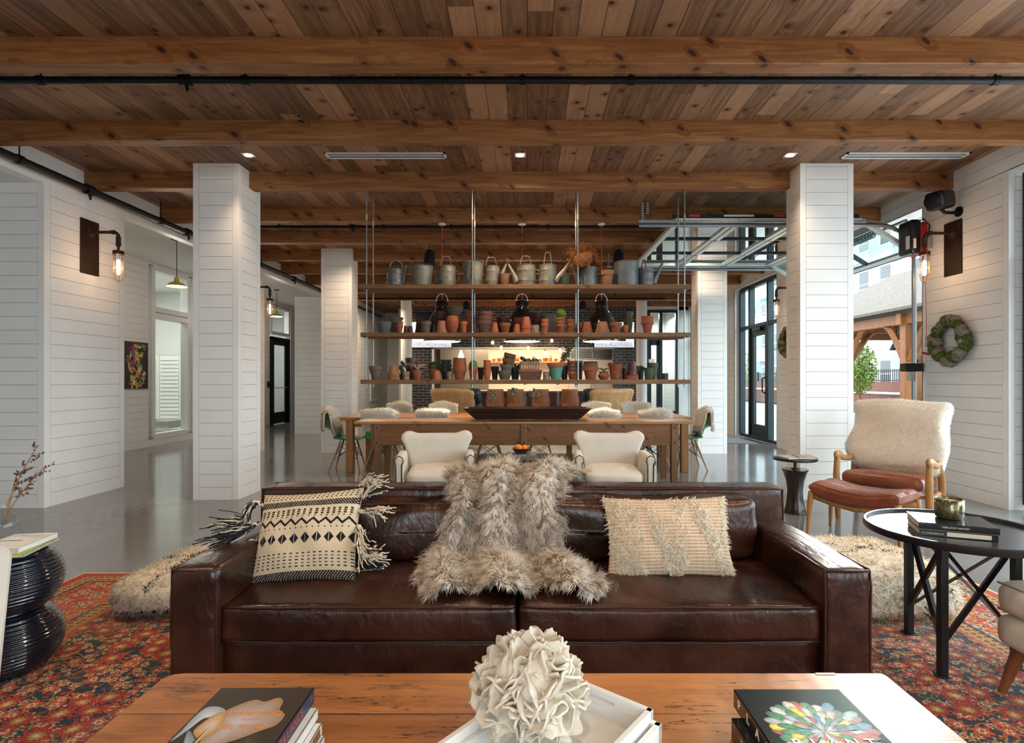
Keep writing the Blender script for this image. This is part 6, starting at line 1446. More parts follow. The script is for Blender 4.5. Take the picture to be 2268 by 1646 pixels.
def tassel(parent, P, n=36, r=.03, black=.45, seed=0, braid=.35, spread=1.6):
    """P: guide points in the parent's frame; first part plaited, rest loose yarn"""
    rg = np.random.default_rng(seed); P = np.array(P, float); k = 14; t = np.linspace(0, 1, len(P)); tt = np.linspace(0, 1, k); Q = np.stack([np.interp(tt, t, P[:, i]) for i in range(3)], 1)
    for _ in range(2): Q[1:-1] = (Q[:-2] + 2 * Q[1:-1] + Q[2:]) / 4
    a, bk = MB(), MB(); nb = int(k * braid)
    for j in range(3):
        if nb > 1:
            S = []
            for i in range(nb * 3):
                f = i / 3; c = np.array([np.interp(f, np.arange(k), Q[:, q]) for q in range(3)]); ph = i * .8 + j * 2.09; S.append(c + np.array([math.cos(ph) * .006, math.sin(2 * ph) * .004, math.sin(ph) * .006]))
            (bk if j == 0 and black > .3 else a).tube(S, .005, 6)
    for j in range(n):
        o1 = rg.normal(0, 1, 3) * r * .35; o2 = rg.normal(0, 1, 3) * r * spread; L = rg.uniform(.75, 1.05); S = []
        for i in range(max(0, nb - 1), k):
            f = (i - nb + 1) / (k - nb + 1e-9); c = Q[min(k - 1, i)]; S.append(c + o1 * (1 - f) + o2 * f ** 1.3 * L + rg.normal(0, .0025, 3))
        S = S[:max(3, int(len(S) * L))]
        (bk if rg.random() < black else a).tube(S, .0023, 4)
    o = a.build('tassel', 'wool_cream', parent, smooth=True)
    if bk.n: bk.build('black_yarn', 'wool_black', o, smooth=True)
plain('wool_cream', (.72, .62, .48), .9); plain('wool_black', (.012, .013, .018), .85)
# local frame of the pillow: x right, z up along the face, -y towards the room
tassel(pl, [(-.24, 0, .16), (-.29, -.02, .19), (-.31, -.03, .13), (-.30, -.04, .06), (-.37, -.05, .07), (-.44, -.05, .05)], 70, .022, .7, 1)
tassel(pl, [(-.24, 0, .08), (-.28, -.02, .06), (-.30, -.04, .03), (-.36, -.07, .0), (-.43, -.08, -.01)], 70, .022, .7, 2)
tassel(pl, [(-.24, 0, .0), (-.28, -.03, -.02), (-.30, -.05, -.07), (-.31, -.08, -.14), (-.32, -.10, -.20)], 80, .022, .72, 3, .3)
tassel(pl, [(-.25, 0, -.10), (-.27, -.04, -.12), (-.285, -.08, -.15), (-.29, -.12, -.20), (-.27, -.15, -.235)], 80, .02, .68, 4, .2)
tassel(pl, [(.22, 0, .20), (.25, -.03, .23), (.29, -.05, .25), (.32, -.05, .22), (.37, -.06, .21)], 40, .02, .35, 5)
tassel(pl, [(.24, 0, .17), (.27, -.03, .16), (.31, -.05, .18), (.36, -.06, .19)], 34, .018, .4, 6)
tassel(pl, [(.24, 0, .10), (.28, -.02, .09), (.32, -.03, .09), (.37, -.04, .08), (.40, -.05, .06)], 34, .018, .15, 7)
tassel(pl, [(.24, 0, .03), (.27, -.03, .0), (.28, -.05, -.05), (.30, -.06, -.11), (.34, -.08, -.14)], 40, .02, .25, 8)
tassel(pl, [(.25, 0, -.06), (.28, -.03, -.08), (.31, -.05, -.11), (.36, -.07, -.13), (.40, -.08, -.13)], 40, .02, .25, 9)
tassel(pl, [(.25, 0, -.17), (.29, -.03, -.17), (.34, -.04, -.165), (.38, -.05, -.16)], 30, .015, .85, 10)
# right pillow
def pat_right(U, Vv):
    t = (Vv + 1) / 2; c = np.ones(U.shape + (3,)) * np.array([.62, .47, .33]); d = (np.sin(t * 150) > .2) & (((U * 45 + np.floor(t * 24) * .5) % 1) < .55); c[d] = np.array([.24, .15, .10]); return c
b, b2 = pillow_mesh(.60, .375, .075, 200, 160, pat_right)
pr = thing('shaggy_pillow', 'cream pillow with zigzag bands of shaggy wool at the right end of the sofa', 'pillow'); orient(pr, (.665, 2.59, .527), -.40, -.012, 0)
b.build('front_cover', 'woven_wool', pr, smooth=True, color=True); b2.build('back_cover', 'wool_back', pr, smooth=True)
rg = np.random.default_rng(3); n = 60000; U = rg.uniform(-1, 1, n); Vv = rg.uniform(-1, 1, n)
def band(c0, c1, w): c = c0 + (c1 - c0) * (1 - Vv) / 2 + .04 * np.sin(Vv * 9 + c0 * 5); return abs(U - c) < w
mask = band(-.98, -.72, .16) | band(-.62, -.55, .11) | band(-.33, .02, .10) | band(.16, .08, .10) | band(.42, .84, .12) | (band(.98, .93, .09) & (Vv > -.3))
knots_ = (Vv > .05) & ((abs(U + .75) < .18) | (abs(U + .02) < .18) | (abs(U - .72) < .16))
keep = mask | (knots_ & (rg.random(n) < .35)); keep &= rg.random(n) < .16; U, Vv = U[keep], Vv[keep]; short = ~mask[keep]
x = U * .30 * (1 - .075 * (1 - Vv ** 2) * abs(U)); z = Vv * .1875 * (1 - .075 * (1 - U ** 2) * abs(Vv)); th = .075 * np.clip((1 - U ** 2) * (1 - Vv ** 2), 0, 1) ** .42
P = np.c_[x, -th, z]; N = np.c_[U * .4, -np.ones(len(U)), Vv * .4]; N /= np.linalg.norm(N, axis=1)[:, None]; cc = np.clip(np.array([.98, .87, .69]) * rg.uniform(.75, 1.05, (len(U), 1)), 0, 1)
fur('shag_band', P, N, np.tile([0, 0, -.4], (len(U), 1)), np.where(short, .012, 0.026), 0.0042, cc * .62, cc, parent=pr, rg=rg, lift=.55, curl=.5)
# ================================================================ rug
def rug_material():
    m = M('persian_rug'); x, y, z = m.coords(); HX, HY = 2.84, 2.25
    NAVY, TEAL, RED, RED2, CREAM, GOLD, DK, BLUE = (.012, .03, .055), (.02, .065, .07), (.42, .035, .022), (.55, .10, .04), (.60, .47, .28), (.45, .25, .06), (.02, .012, .015), (.05, .13, .22)
    wob = m.noise(m.vec, 7, 3, .5); wx = x + (wob - .5) * .05; wy = y + (m.noise(m.vec, 6.1, 3, .5) - .5) * .05
    def field(ground, s, seedx):
        base = m.mix(m.noise(m.comb(x + seedx, y), 3, 4, .6).ramp(.45, .6), ground, TEAL)
        # scrolling vines and leaves
        v1 = (m.noise(m.comb(wx + seedx, wy), 9 * s, 2, .5) - .5).abs(); base = m.mix(v1.lt(.018), base, GOLD)
        n2 = m.noise(m.comb(wx * 1.0 + 4 + seedx, wy * 1.7), 16 * s, 2, .5); base = m.mix(n2.gt(.60), base, RED); base = m.mix(n2.band(.585, .60), base, DK)
        n3 = m.noise(m.comb(wx * 1.3 + 9 + seedx, wy), 20 * s, 2, .5); base = m.mix(n3.gt(.645), base, GOLD); base = m.mix(n3.gt(.68), base, CREAM)
        for sc, npet, c_out, c_in, c_core, thr in ((15 * s, 8, CREAM, RED, GOLD, .55), (8 * s, 6, RED2, CREAM, RED, .40), (5.2 * s, 10, RED, GOLD, CREAM, .42)):
            D, Cc, Pp = m.vor(m.comb(wx + sc, wy * 1.12), sc, .75)[:3]; px, py, _ = m.sep(Pp); lx = (wx + sc - px) * sc; ly = (wy * 1.12 - py) * sc
            th = ly.m('ARCTAN2', lx); rr = D * (1.0 + (th * npet).m('COSINE') * .22); pick = m.sep(Cc)[0]; on = pick.gt(thr)
            base = m.mix(on * rr.lt(.40), base, DK); base = m.mix(on * rr.lt(.365), base, c_out); base = m.mix(on * rr.band(.19, .215), base, DK); base = m.mix(on * rr.lt(.19), base, c_in); base = m.mix(on * rr.lt(.08), base, c_core)
        return base
    e = (x.abs() * -1 + HX).m('MINIMUM', y.abs() * -1 + HY)
    col = field(NAVY, 1.5, 0.)
    bord = m.mix(m.noise(m.comb(x + 3, y), 4, 3).ramp(.4, .6), RED, RED2)
    D, Cc, Pp = m.vor(m.comb(wx + 7, wy), 7.5, .35)[:3]; px, py, _ = m.sep(Pp); lx = (wx + 7 - px) * 7.5; ly = (wy - py) * 7.5; th = ly.m('ARCTAN2', lx); rr = D * (1.0 + (th * 6.0).m('COSINE') * .25)
    bord = m.mix(rr.lt(.42), bord, NAVY); bord = m.mix(rr.lt(.38), bord, RED2); bord = m.mix(rr.band(.24, .30), bord, CREAM); bord = m.mix(rr.lt(.2), bord, BLUE); bord = m.mix(rr.lt(.1), bord, CREAM)
    vn = (m.noise(m.comb(wx + 2, wy + 5), 12, 2) - .5).abs(); bord = m.mix(vn.lt(.02), bord, GOLD); n4 = m.noise(m.comb(wx + 12, wy + 5), 24, 2); bord = m.mix(n4.gt(.66), bord, NAVY); bord = m.mix(n4.lt(.32), bord, CREAM)
    guard = m.mix(m.vor(m.comb(x, y), 26, .2)[0].lt(.30), GOLD, NAVY); guard = m.mix(m.vor(m.comb(x, y), 26, .2)[0].lt(.16), guard, RED)
    col = m.mix(e.lt(.62), col, RED2); col = m.mix(e.lt(.60), col, guard); col = m.mix(e.lt(.52), col, NAVY); col = m.mix(e.lt(.505), col, bord); col = m.mix(e.lt(.17), col, NAVY); col = m.mix(e.lt(.155), col, guard); col = m.mix(e.lt(.075), col, RED); col = m.mix(e.lt(.02), col, CREAM)
    fz = m.noise(m.comb(x * 160, y * 60), 1.0, 2); col = m.mix(fz.ramp(.35, .7) * .3, col, (.03, .02, .02)); col = m.mix(m.noise(m.vec, 1.1, 3).ramp(.45, .75) * .18, col, (.35, .26, .2))
    m.inp('Base Color', col); m.inp('Roughness', .9); m.inp('Specular IOR Level', .12); m.inp('Sheen Weight', .15); m.inp('Sheen Roughness', .4); m.bump(fz, .3, .004); MATS['persian_rug'] = m.mat
rug_material()
tag(MB().box(-2.84, 2.84, -2.25, 2.25, .001, .012).build('persian_rug', 'persian_rug', loc=(-.06, 1.32, 0)), 'red and navy patterned floral rug under the leather sofa and coffee table', 'rug')
# ================================================================ poufs
def pouf(x0, x1, y0, y1, h, label, c0, c1, lines, seed, n=26000):
    rg = np.random.default_rng(seed); V, Fc = rounded_box(x1 - x0, y1 - y0, h, .09, 12, (.02, .02, .035), .008, 6, seed); V = V + np.array([0, 0, h / 2]); V[:, 2] = np.maximum(V[:, 2], .0)
    o = tag(MB().add(V, Fc).build('shag_pouf', 'pouf_hide', smooth=True, loc=((x0 + x1) / 2, (y0 + y1) / 2, .014)), label, 'floor cushion', 'shaggy floor poufs'); P, N = scatter(V, Fc, n, rg); kp = P[:, 2] > .01; P, N = P[kp], N[kp]
    dark = np.zeros(len(P), bool)
    for f in lines: dark |= f(P)
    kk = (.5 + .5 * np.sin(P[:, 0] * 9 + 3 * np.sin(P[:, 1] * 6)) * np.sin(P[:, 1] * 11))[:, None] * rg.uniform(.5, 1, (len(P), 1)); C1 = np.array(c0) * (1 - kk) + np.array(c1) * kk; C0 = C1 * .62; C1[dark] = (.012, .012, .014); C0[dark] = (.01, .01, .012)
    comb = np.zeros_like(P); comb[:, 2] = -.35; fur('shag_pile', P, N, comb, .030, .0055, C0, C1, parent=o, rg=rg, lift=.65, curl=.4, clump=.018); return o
plain('pouf_hide', (.72, .66, .56), .95)
pouf(-2.20, -1.40, 2.84, 3.52, .20, 'cream shaggy pouf with black lines, left of the sofa', (.66, .62, .54), (.90, .87, .81), [lambda P: (P[:, 2] < .052) & (P[:, 2] > .044), lambda P: (abs(P[:, 1] - .06 - .10 * P[:, 0] - .04 * np.sin(P[:, 0] * 9)) < .014) & (P[:, 2] > .15), lambda P: (abs(P[:, 0] + .12 - .25 * P[:, 1]) < .013) & (P[:, 2] > .15) & (P[:, 1] < .1), lambda P: (abs(P[:, 0] - .25 + .5 * P[:, 1]) < .013) & (P[:, 2] > .15)], 1)
pouf(1.45, 2.28, 2.84, 3.55, .24, 'cream and tan shaggy pouf with black lines, right of the sofa behind the round table', (.72, .52, .31), (.92, .85, .71), [lambda P: (abs(P[:, 1] - .05 + .6 * (P[:, 0] - .05)) < .014) & (P[:, 2] > .12), lambda P: (abs(P[:, 1] + .05 - .55 * (P[:, 0])) < .012), lambda P: (abs(P[:, 0] - .30 + .12 * np.sin(P[:, 2] * 20)) < .013) & (P[:, 1] < -.2)], 2)
# ================================================================ coffee table
wood('rustic_top', (.38, .135, .035), (.50, .20, .065), 'X', plank=.198, joint=60.0, rough=.40, knots=.25, kr=.05, vary=.3, stain=.9, gs=.75, saw=.2, spec=.6, cracks=1)
wood('rustic_leg', (.30, .11, .03), (.40, .17, .055), 'Z', rough=.4)
tx0, tx1, tyf, tyn = -1.043, 1.036, 1.587, .38; r = thing('coffee_table', 'large rustic orange brown plank coffee table in the foreground', 'coffee table', (0, 1.0, 0))
o = (0, 1.0, 0); P = [(tx0, tyn - 1), (tx1, tyn - 1), (tx1, tyf - 1 - .012), (tx1 - .012, tyf - 1), (tx0 + .05, tyf - 1), (tx0 + .02, tyf - 1 - .006), (tx0, tyf - 1 - .03)]
q = MB().prism(P, .355, .42).build('tabletop', 'rustic_top', r, bevel=.006); q.data.transform(Matrix.Translation((0, .007, 0))); q.location.y = -.007
for xx in (tx0 + .1, tx1 - .1):
    for yy in (tyn - 1 + .1, tyf - 1 - .12): MB().box(xx - .06, xx + .06, yy - .06, yy + .06, .012, .355).build('leg', 'rustic_leg', r, bevel=.006)
MB().box(tx0 + .1, tx1 - .1, tyn - .9, tyf - 1.1, .29, .354).build('apron', 'rustic_leg', r)
tag(MB().box(-.028, .028, -.004, .004, 0, .0012).build('paper_card', 'label_white', loc=(.862, 1.578, .4205)), 'small white paper card at the far right edge of the coffee table', 'card')
# ---- books
wp = plain('paper_pages', (.70, .66, .56), .8); plain('cover_black', (.012, .013, .017), .22, coat=.4); plain('cover_brown', (.050, .036, .026), .4, coat=.15); plain('spine_navy', (.02, .04, .085), .4); plain('cover_white', (.78, .78, .75), .35)
plain('title_orange', (.85, .33, .08), .4); plain('title_red', (.55, .07, .03), .4); plain('title_white', (.86, .86, .84), .35)
def book(name, label, w, d, h, loc, rz, cover, spine_side=None, spine=None, cat='book', group=None, pages='paper_pages'):
    r = thing(name, label, cat, loc, rz, group); t = .003
    MB().box(-w / 2, w / 2, -d / 2, d / 2, h - t, h).box(-w / 2, w / 2, -d / 2, d / 2, 0, t).build('cover', cover, r, bevel=.0008, seg=1)
    i = .004; a = [-w / 2 + i, w / 2 - i, -d / 2 + i, d / 2 - i]; MB().box(*a, t, h - t).build('pages', pages, r)
    sp = {'right': (w / 2 - t, w / 2, -d / 2, d / 2), 'left': (-w / 2, -w / 2 + t, -d / 2, d / 2), 'front': (-w / 2, w / 2, -d / 2, -d / 2 + t)}[spine_side or 'right']
    MB().box(*sp, 0, h).build('spine', spine or cover, r, bevel=.0008, seg=1); return r
def scrawl(parent, loc, rot, w, h, mat, seed=0, name='lettering'):
    rg = random.Random(seed); b = MB(); x = -w / 2
    while x < w / 2:
        k = rg.uniform(.3, .75) * h
        if rg.random() > .15: b.box(x, x + k * .3, -h / 2, h * rg.choice((.25, .5)), 0, .0003); b.box(x, x + k, -h * rg.choice((.5, .1)), -h * .5 + h * .3, 0, .0003)
        x += k + h * .22
    o = b.build(name, mat, parent); o.location = loc; o.rotation_euler = rot; return o
def text(body, size, parent, loc, rot, mat, name='title', sx=1., ext=.0002, bold=.0, align='CENTER'):
    c = bpy.data.curves.new('t', 'FONT'); c.body = body; c.size = size; c.extrude = ext; c.offset = bold; c.align_x = align; c.align_y = 'CENTER'
    o = bpy.data.objects.new('t', c); COL.objects.link(o); bpy.context.view_layer.update(); me = bpy.data.meshes.new_from_object(o.evaluated_get(bpy.context.evaluated_depsgraph_get())); bpy.data.objects.remove(o)
    me.name = name; me.materials.clear(); me.materials.append(MATS[mat]); o = bpy.data.objects.new(name, me); COL.objects.link(o); o.parent = parent; o.location = loc; o.rotation_euler = rot; o.scale = (sx, 1, 1); return o
tz = .4206
# left stack: two boxed volumes, white book, dark cover book
plain('box_grey', (.42, .38, .34), .6); plain('box_green', (.28, .31, .27), .6)
bx = -.62
q = book('boxed_book', 'lowest clear boxed white book of the left coffee table stack', .270, .30, .026, (bx + .015, 1.115, tz), 0, 'cover_white'); MB().box(.1355, .137, -.13, -.02, .004, .022).build('spine_print', 'box_grey', q)
q = book('boxed_book', 'second boxed white book with grey and green spine blocks, left stack', .262, .30, .026, (bx + .012, 1.118, tz + .0265), 0, 'cover_white')
MB().box(.1312, .1325, .03, .09, .004, .022).build('spine_print', 'box_green', q); MB().box(.1312, .1325, .095, .135, .004, .022).build('spine_print', 'terracotta_pale', q); MB().box(.1312, .1325, -.12, .0, .004, .022).build('spine_print', 'box_grey', q)
q = book('white_book', 'white book between the dark cookbook and the boxed volumes, left stack', .240, .29, .026, (bx + .008, 1.138, tz + .053), 0, 'cover_white')
scrawl(q, (.1204, -.06, .013), (R90, 0, R90), .06, .010, 'screen_ink', 2)
BZ = tz + .0795; bh = .035
q = book('photo_cookbook', 'dark cookbook with a pale shell shaped picture on its cover, top of left stack', .222, .285, bh, (bx, 1.162, BZ), 0, 'cover_brown', 'right', 'spine_navy')
# cover picture: a pale bulb of petals with trailing roots, colour blended per vertex
def blob(parent, name, pts, z, cin, cout, center, n=6):
    P = np.array(pts, float); c = np.array(center); V = []; C = []; k = len(P)
    for i in range(n + 1):
        t = i / n
        for j, p in enumerate(P):
            q = c + (p - c) * t; V.append((q[0], q[1], z)); st = .5 + .5 * math.sin(j * 1.9 + i * .3); cc = np.array(cin) * (1 - t) + np.array(cout) * t; C.append(cc * (.88 + .12 * st))
    b = MB(); Fc = [(i * k + j, (i + 1) * k + j, (i + 1) * k + (j + 1) % k, i * k + (j + 1) % k) for i in range(n) for j in range(k)]; b.add(V, Fc, np.array(C)); return b.build(name, 'printed', parent, color=True)
m = M('printed'); m.inp('Base Color', m.attr()); m.inp('Roughness', .3); m.inp('Coat Weight', .3); MATS['printed'] = m.mat
def smooth_loop(P, k=8):
    P = np.array(P, float); n = len(P); out = []
    for i in range(n):
        p0, p1, p2, p3 = P[i - 1], P[i], P[(i + 1) % n], P[(i + 2) % n]
        for t in np.arange(k) / k: out.append(.5 * ((2 * p1) + (-p0 + p2) * t + (2 * p0 - 5 * p1 + 4 * p2 - p3) * t * t + (-p0 + 3 * p1 - 3 * p2 + p3) * t ** 3))
    return out
zz = bh + .0004
blob(q, 'cover_picture', smooth_loop([(-.06, .03), (-.035, .07), (-.005, .092), (.02, .085), (.045, .10), (.062, .085), (.068, .055), (.088, .035), (.085, .0), (.06, -.02), (.03, -.045), (.0, -.065), (-.02, -.10), (-.05, -.10), (-.045, -.05), (-.06, -.02)]), zz, (.62, .60, .66), (.42, .26, .14), (0, .01))
blob(q, 'cover_picture', smooth_loop([(-.10, .06), (-.075, .065), (-.05, .05), (-.055, .03), (-.082, .02), (-.09, -.01), (-.100, -.045), (-.106, -.05), (-.104, -.02), (-.106, .02)]), zz + .0003, (.75, .77, .80), (.35, .40, .48), (-.08, .03))
blob(q, 'cover_picture', smooth_loop([(-.07, .025), (-.055, .045), (-.035, .02), (-.03, -.02), (-.045, -.045), (-.05, -.085), (-.06, -.085), (-.055, -.05), (-.078, -.02)]), zz + .0005, (.75, .66, .58), (.60, .30, .06), (-.052, .0))
blob(q, 'cover_picture', smooth_loop([(-.09, -.02), (-.065, -.04), (-.04, -.07), (-.03, -.11), (-.06, -.13), (-.085, -.12), (-.07, -.08)]), zz + .0002, (.55, .60, .70), (.20, .26, .34), (-.06, -.08))
text('donna hay', .026, q, (.018, -.008, zz + .0009), (0, 0, math.pi), 'title_orange'); text('basics to', .011, q, (.022, .018, zz + .0009), (0, 0, math.pi), 'title_orange'); text('BRILLIANCE', .0235, q, (.018, .040, zz + .0009), (0, 0, math.pi), 'title_orange')
text('BRILLIANCE', .025, q, (.1115, .01, bh / 2), (R90, 0, R90), 'title_red'); text('B', .016, q, (.1115, .125, bh / 2), (R90, 0, R90), 'title_red')
# right stack
px_ = .635
q = book('flower_book', 'dark book with small pale lettering under the plant book, right stack', .262, .30, .048, (px_ - .02, 1.145, tz), 0, 'cover_black', 'left'); scrawl(q, (-.1313, .0, .034), (R90, 0, -R90), .20, .011, 'title_white', 4); scrawl(q, (-.1313, .0, .015), (R90, 0, -R90), .20, .011, 'title_white', 5)
ph = .042; q = book('plant_book', 'black book with a wheel of coloured petals on its cover, top of right stack', .258, .30, ph, (px_ + .0, 1.19, tz + .0485), 0, 'cover_black', 'left')
rg = random.Random(12); pc = [(.55, .50, .46), (.06, .20, .07), (.60, .07, .08), (.62, .40, .32), (.75, .55, .04), (.40, .42, .46), (.10, .26, .12), (.58, .56, .60), (.42, .06, .10), (.30, .38, .22), (.13, .22, .38), (.65, .62, .60), (.35, .24, .34), (.12, .12, .14)]
pb = MB()
for ring, (n_, r0, r1, w) in enumerate(((30, .060, .120, .0125), (26, .042, .092, .0095), (24, .02, .062, .0065), (22, .0, .034, .0035))):
    for i in range(n_):
        a = 6.283 * i / n_ + ring * .2 + rg.uniform(-.05, .05); q0, q1 = r0 * rg.uniform(.9, 1.1), r1 * rg.uniform(.86, 1.08); c = rg.choice(pc); L = (q1 - q0) / 2; mid = (q0 + q1) / 2; K = 14; V = []; C = []
        for rr, cc in ((0, np.array(c) * 1.35), (.6, np.array(c) * 1.1), (1, np.array(c) * .55)):
            for j in range(K):
                t = 6.283 * j / K; u = mid + L * rr * math.cos(t); v = w * rr * math.sin(t) * (1 + .35 * math.cos(t)); V.append(((u * math.cos(a) - v * math.sin(a)) * 1.0 + .006, (u * math.sin(a) + v * math.cos(a)) - .014, ph + .0004 + ring * .0002 + (i % 5) * .00006)); C.append(np.clip(cc * (.72 + .5 * ((j * 5 + i * 3) % 4) / 3), 0, 1))
        pb.add(V, [(k_ * K + j, (k_ + 1) * K + j, (k_ + 1) * K + (j + 1) % K, k_ * K + (j + 1) % K) for k_ in range(2) for j in range(K)], np.array(C))
s = pb.build('petal_wheel', 'printed', q, color=True)
for i, ch in enumerate('PLANT'): text(ch, .036, q, (-.072 + i * .039, -.052, ph + .0018), (0, 0, 0), 'title_white', bold=.0006); text(ch, .030, q, (-.1295, .115 - i * .052, ph / 2), (R90, 0, -R90), 'title_white', bold=.0004)
# ---- trays and coral
plain('tray_white', (.80, .80, .78), .35)
def tray(z, sc, label, off=(0, 0)):
    Fp = np.array([.057, 1.448]); e1 = np.array([.778, -.628]); e2 = np.array([-.628, -.778]); L1, L2, hh, t = .30 * sc, .44 * sc, .068, .013
    c = Fp + e1 * L1 / 2 + e2 * L2 / 2 + np.array(off); r = thing('white_tray', label, 'tray', (c[0], c[1], z), math.atan2(e1[1], e1[0]), 'stacked white trays')
    # local x along e1, local y away from e2
    a, b_ = L1 / 2, L2 / 2
    MB().box(-a, a, -b_, b_, 0, .008).build('tray_bottom', 'tray_white', r)
    for y0 in (-b_, b_ - t):      # walls with handle slots
        w = MB().box(-a, a, y0, y0 + t, .008, .020).box(-a, a, y0, y0 + t, .052, hh).box(-a, -.055, y0, y0 + t, .02, .052).box(.055, a, y0, y0 + t, .02, .052)
        w.build('end_wall', 'tray_white', r)
    MB().box(-a, -a + t, -b_, b_, .008, hh).box(a - t, a, -b_, b_, .008, hh).build('side_wall', 'tray_white', r, bevel=.001, seg=1); return c
tray(tz, 1.03, 'lower of the two stacked white wooden trays on the coffee table', (.008, -.012)); tc = tray(tz + .022, 1.0, 'upper white wooden tray holding the coral on the coffee table')
plain('coral_white', (.70, .64, .54), .65, col2=(.56, .49, .39), scale=16, bump=.35, bscale=130)
rg = np.random.default_rng(21); b = MB(); CC = np.array([0, 0, .120]); RX = np.array([.132, .12, .132])
V, Fc = rounded_box(.17, .15, .20, .075, 8, noise=.01, nscale=30); b.add(V + CC, Fc)
for i in range(300):
    dr = rg.normal(0, 1, 3); dr /= np.linalg.norm(dr)
    if dr[2] < -.65: continue
    o = CC + dr * RX * rg.uniform(.35, .6); tip = CC + dr * RX * rg.uniform(.84, 1.04); L = np.linalg.norm(tip - o); tan = np.cross(dr, rg.normal(0, 1, 3) + np.array([0, 0, 1.6]) * (rg.random() < .6)); tan = np.cross(tan, dr) if rg.random() < .3 else tan; tan /= np.linalg.norm(tan); nr = np.cross(dr, tan); w = rg.uniform(.014, .036); k1, k2, p1, p2 = rg.uniform(-.5, .5), rg.uniform(.0, .35), rg.uniform(0, 6), rg.uniform(4, 9); Gc = np.zeros((9, 7, 3))
    for ia in range(9):
        a = -1 + ia / 4
        for ib in range(7): bb = ib / 6; Gc[ia, ib] = o + dr * L * bb * (1 - .42 * abs(a) ** 2.6 + .06 * math.sin(a * p2 + p1)) + tan * w * a * (.42 + .75 * math.sin(bb * 2.2)) + nr * w * (k1 * a * a + k2 * math.sin(a * 2.5 + bb * 3 + p1))
    th = .0028; b.grid(Gc + nr * th); b.grid(Gc[::-1] - nr * th); rim = [(0, j) for j in range(7)] + [(i2, 6) for i2 in range(1, 9)] + [(8, j) for j in range(5, -1, -1)]
    A = np.array([Gc[q_] for q_ in rim]); b.grid(np.stack([A + nr * th, A + (A - o) * .02, A - nr * th], 1)[::-1])
tag(b.build('coral', 'coral_white', smooth=True, loc=(.006, 1.235, tz + .030)), 'large white plate coral standing on the white tray', 'coral')
# ================================================================ round iron side table with books and candle
plain('iron', (.018, .018, .020), .38, metal=.35, bump=.1, bscale=60); plain('iron_top', (.06, .065, .075), .22, metal=.55, col2=(.035, .035, .04), scale=9)
c = np.array([1.934, 2.475]); r = thing('round_side_table', 'round black iron side table with three crossed legs, right of the sofa', 'side table', (c[0], c[1], .0))
MB().lathe([(0, .578), (.345, .578), (.348, .585), (.348, .607), (.338, .607), (.336, .592), (0, .590)], 64).build('tabletop', 'iron_top', r, smooth='auto')
MB().lathe([(.349, .575), (.353, .58), (.353, .604), (.349, .608)], 64, cap=False).build('rim', 'iron', r, smooth='auto')
LG = [np.array([1.894, 2.71]) - c, np.array([1.767, 2.324]) - c, np.array([2.14, 2.39]) - c]
for p in LG: MB().box(p[0] - .016, p[0] + .016, p[1] - .016, p[1] + .016, .018, .578).box(p[0] - .026, p[0] + .026, p[1] - .026, p[1] + .026, .013, .019).build('leg', 'iron', r, bevel=.002, seg=1)
for i in range(3):
    a, b_ = LG[i], LG[(i + 1) % 3]
    for p, q in ((a, b_), (b_, a)): MB().tube([(p[0], p[1], .56), (q[0], q[1], .15)], .016, 4, flat=.45).build('cross_brace', 'iron', r)
ang = -.38; q = book('garden_book', 'book with thin yellow edged cover and pale spine, lower one on the round table', .278, .205, .026, (1.885, 2.435, .5915), ang, 'cover_black', 'front', 'cover_black')
MB().box(-.04, .115, -.104, -.1026, .004, .022).build('pale_spine_block', 'paper_pages', q); MB().box(-.139, .139, -.103, .1025, .0262, .0275).build('yellow_edge', 'yellow_enamel', q); scrawl(q, (-.09, -.1028, .013), (R90, 0, 0), .075, .008, 'paper_pages', 6)
q = book('harvest_book', 'dark book with small spine lettering, upper one under the candle on the round table', .285, .215, .028, (1.888, 2.437, .6195), ang - .01, 'cover_black', 'front'); text('HEIRLOOM HARVEST', .0105, q, (-.01, -.1078, .014), (R90, 0, 0), 'paper_pages')
plain('mercury_glass', (.09, .085, .05), .16, metal=.6, col2=(.20, .17, .07), scale=70, coat=.5); plain('wax', (.50, .42, .30), .5, col2=(.25, .13, .06), scale=60)
r = thing('candle_cup', 'mottled olive glass candle holder on the books of the round table', 'candle', (1.905, 2.465, .648)); MB().lathe([(.045, 0), (.053, .008), (.055, .03), (.0555, .085), (.052, .088), (.050, .084), (.050, .074)], 32, cap=False).lathe([(0, 0), (.045, 0)], 32, cap=False).build('glass', 'mercury_glass', r, smooth=True); MB().lathe([(0, .076), (.02, .078), (.051, .076)], 24, cap=False).build('wax', 'wax', r)
# ================================================================ sheepskin lounge chair and ottoman
wood('chair_oak', (.34, .16, .05), (.48, .25, .09), 'Z', rough=.38)
th = -.806; r = thing('sheepskin_chair', 'wooden lounge chair with brown leather seat and a tall cream sheepskin back', 'lounge chair', (3.07, 4.74, 0), th)
for sx in (-1, 1):
    x = sx * .345
    MB().tube([(x, .03, 0), (x, .0, .25), (x, -.02, .42), (x, .01, .57)], [.017, .024, .022, .021], 10, flat=1.25).build('front_leg', 'chair_oak', r, smooth='auto')
    MB().tube([(x, .62, 0), (x, .54, .22), (x, .50, .40), (x * .97, .47, .52)], [.015, .022, .022, .018], 10, flat=1.25).build('rear_leg', 'chair_oak', r, smooth='auto')
    MB().tube([(x, -.05, .572), (x, -.02, .592), (x, .05, .588), (x * 1.02, .2, .545), (x * 1.0, .34, .525), (x * .97, .47, .54)], [.012, .024, .026, .020, .018, .016], 10, flat=1.5).build('armrest', 'chair_oak', r, smooth=True)
    MB().tube([(x * .95, .0, .30), (x * .95, .28, .25), (x * .95, .54, .26)], .02, 8, flat=1.3).build('side_rail', 'chair_oak', r, smooth=True)
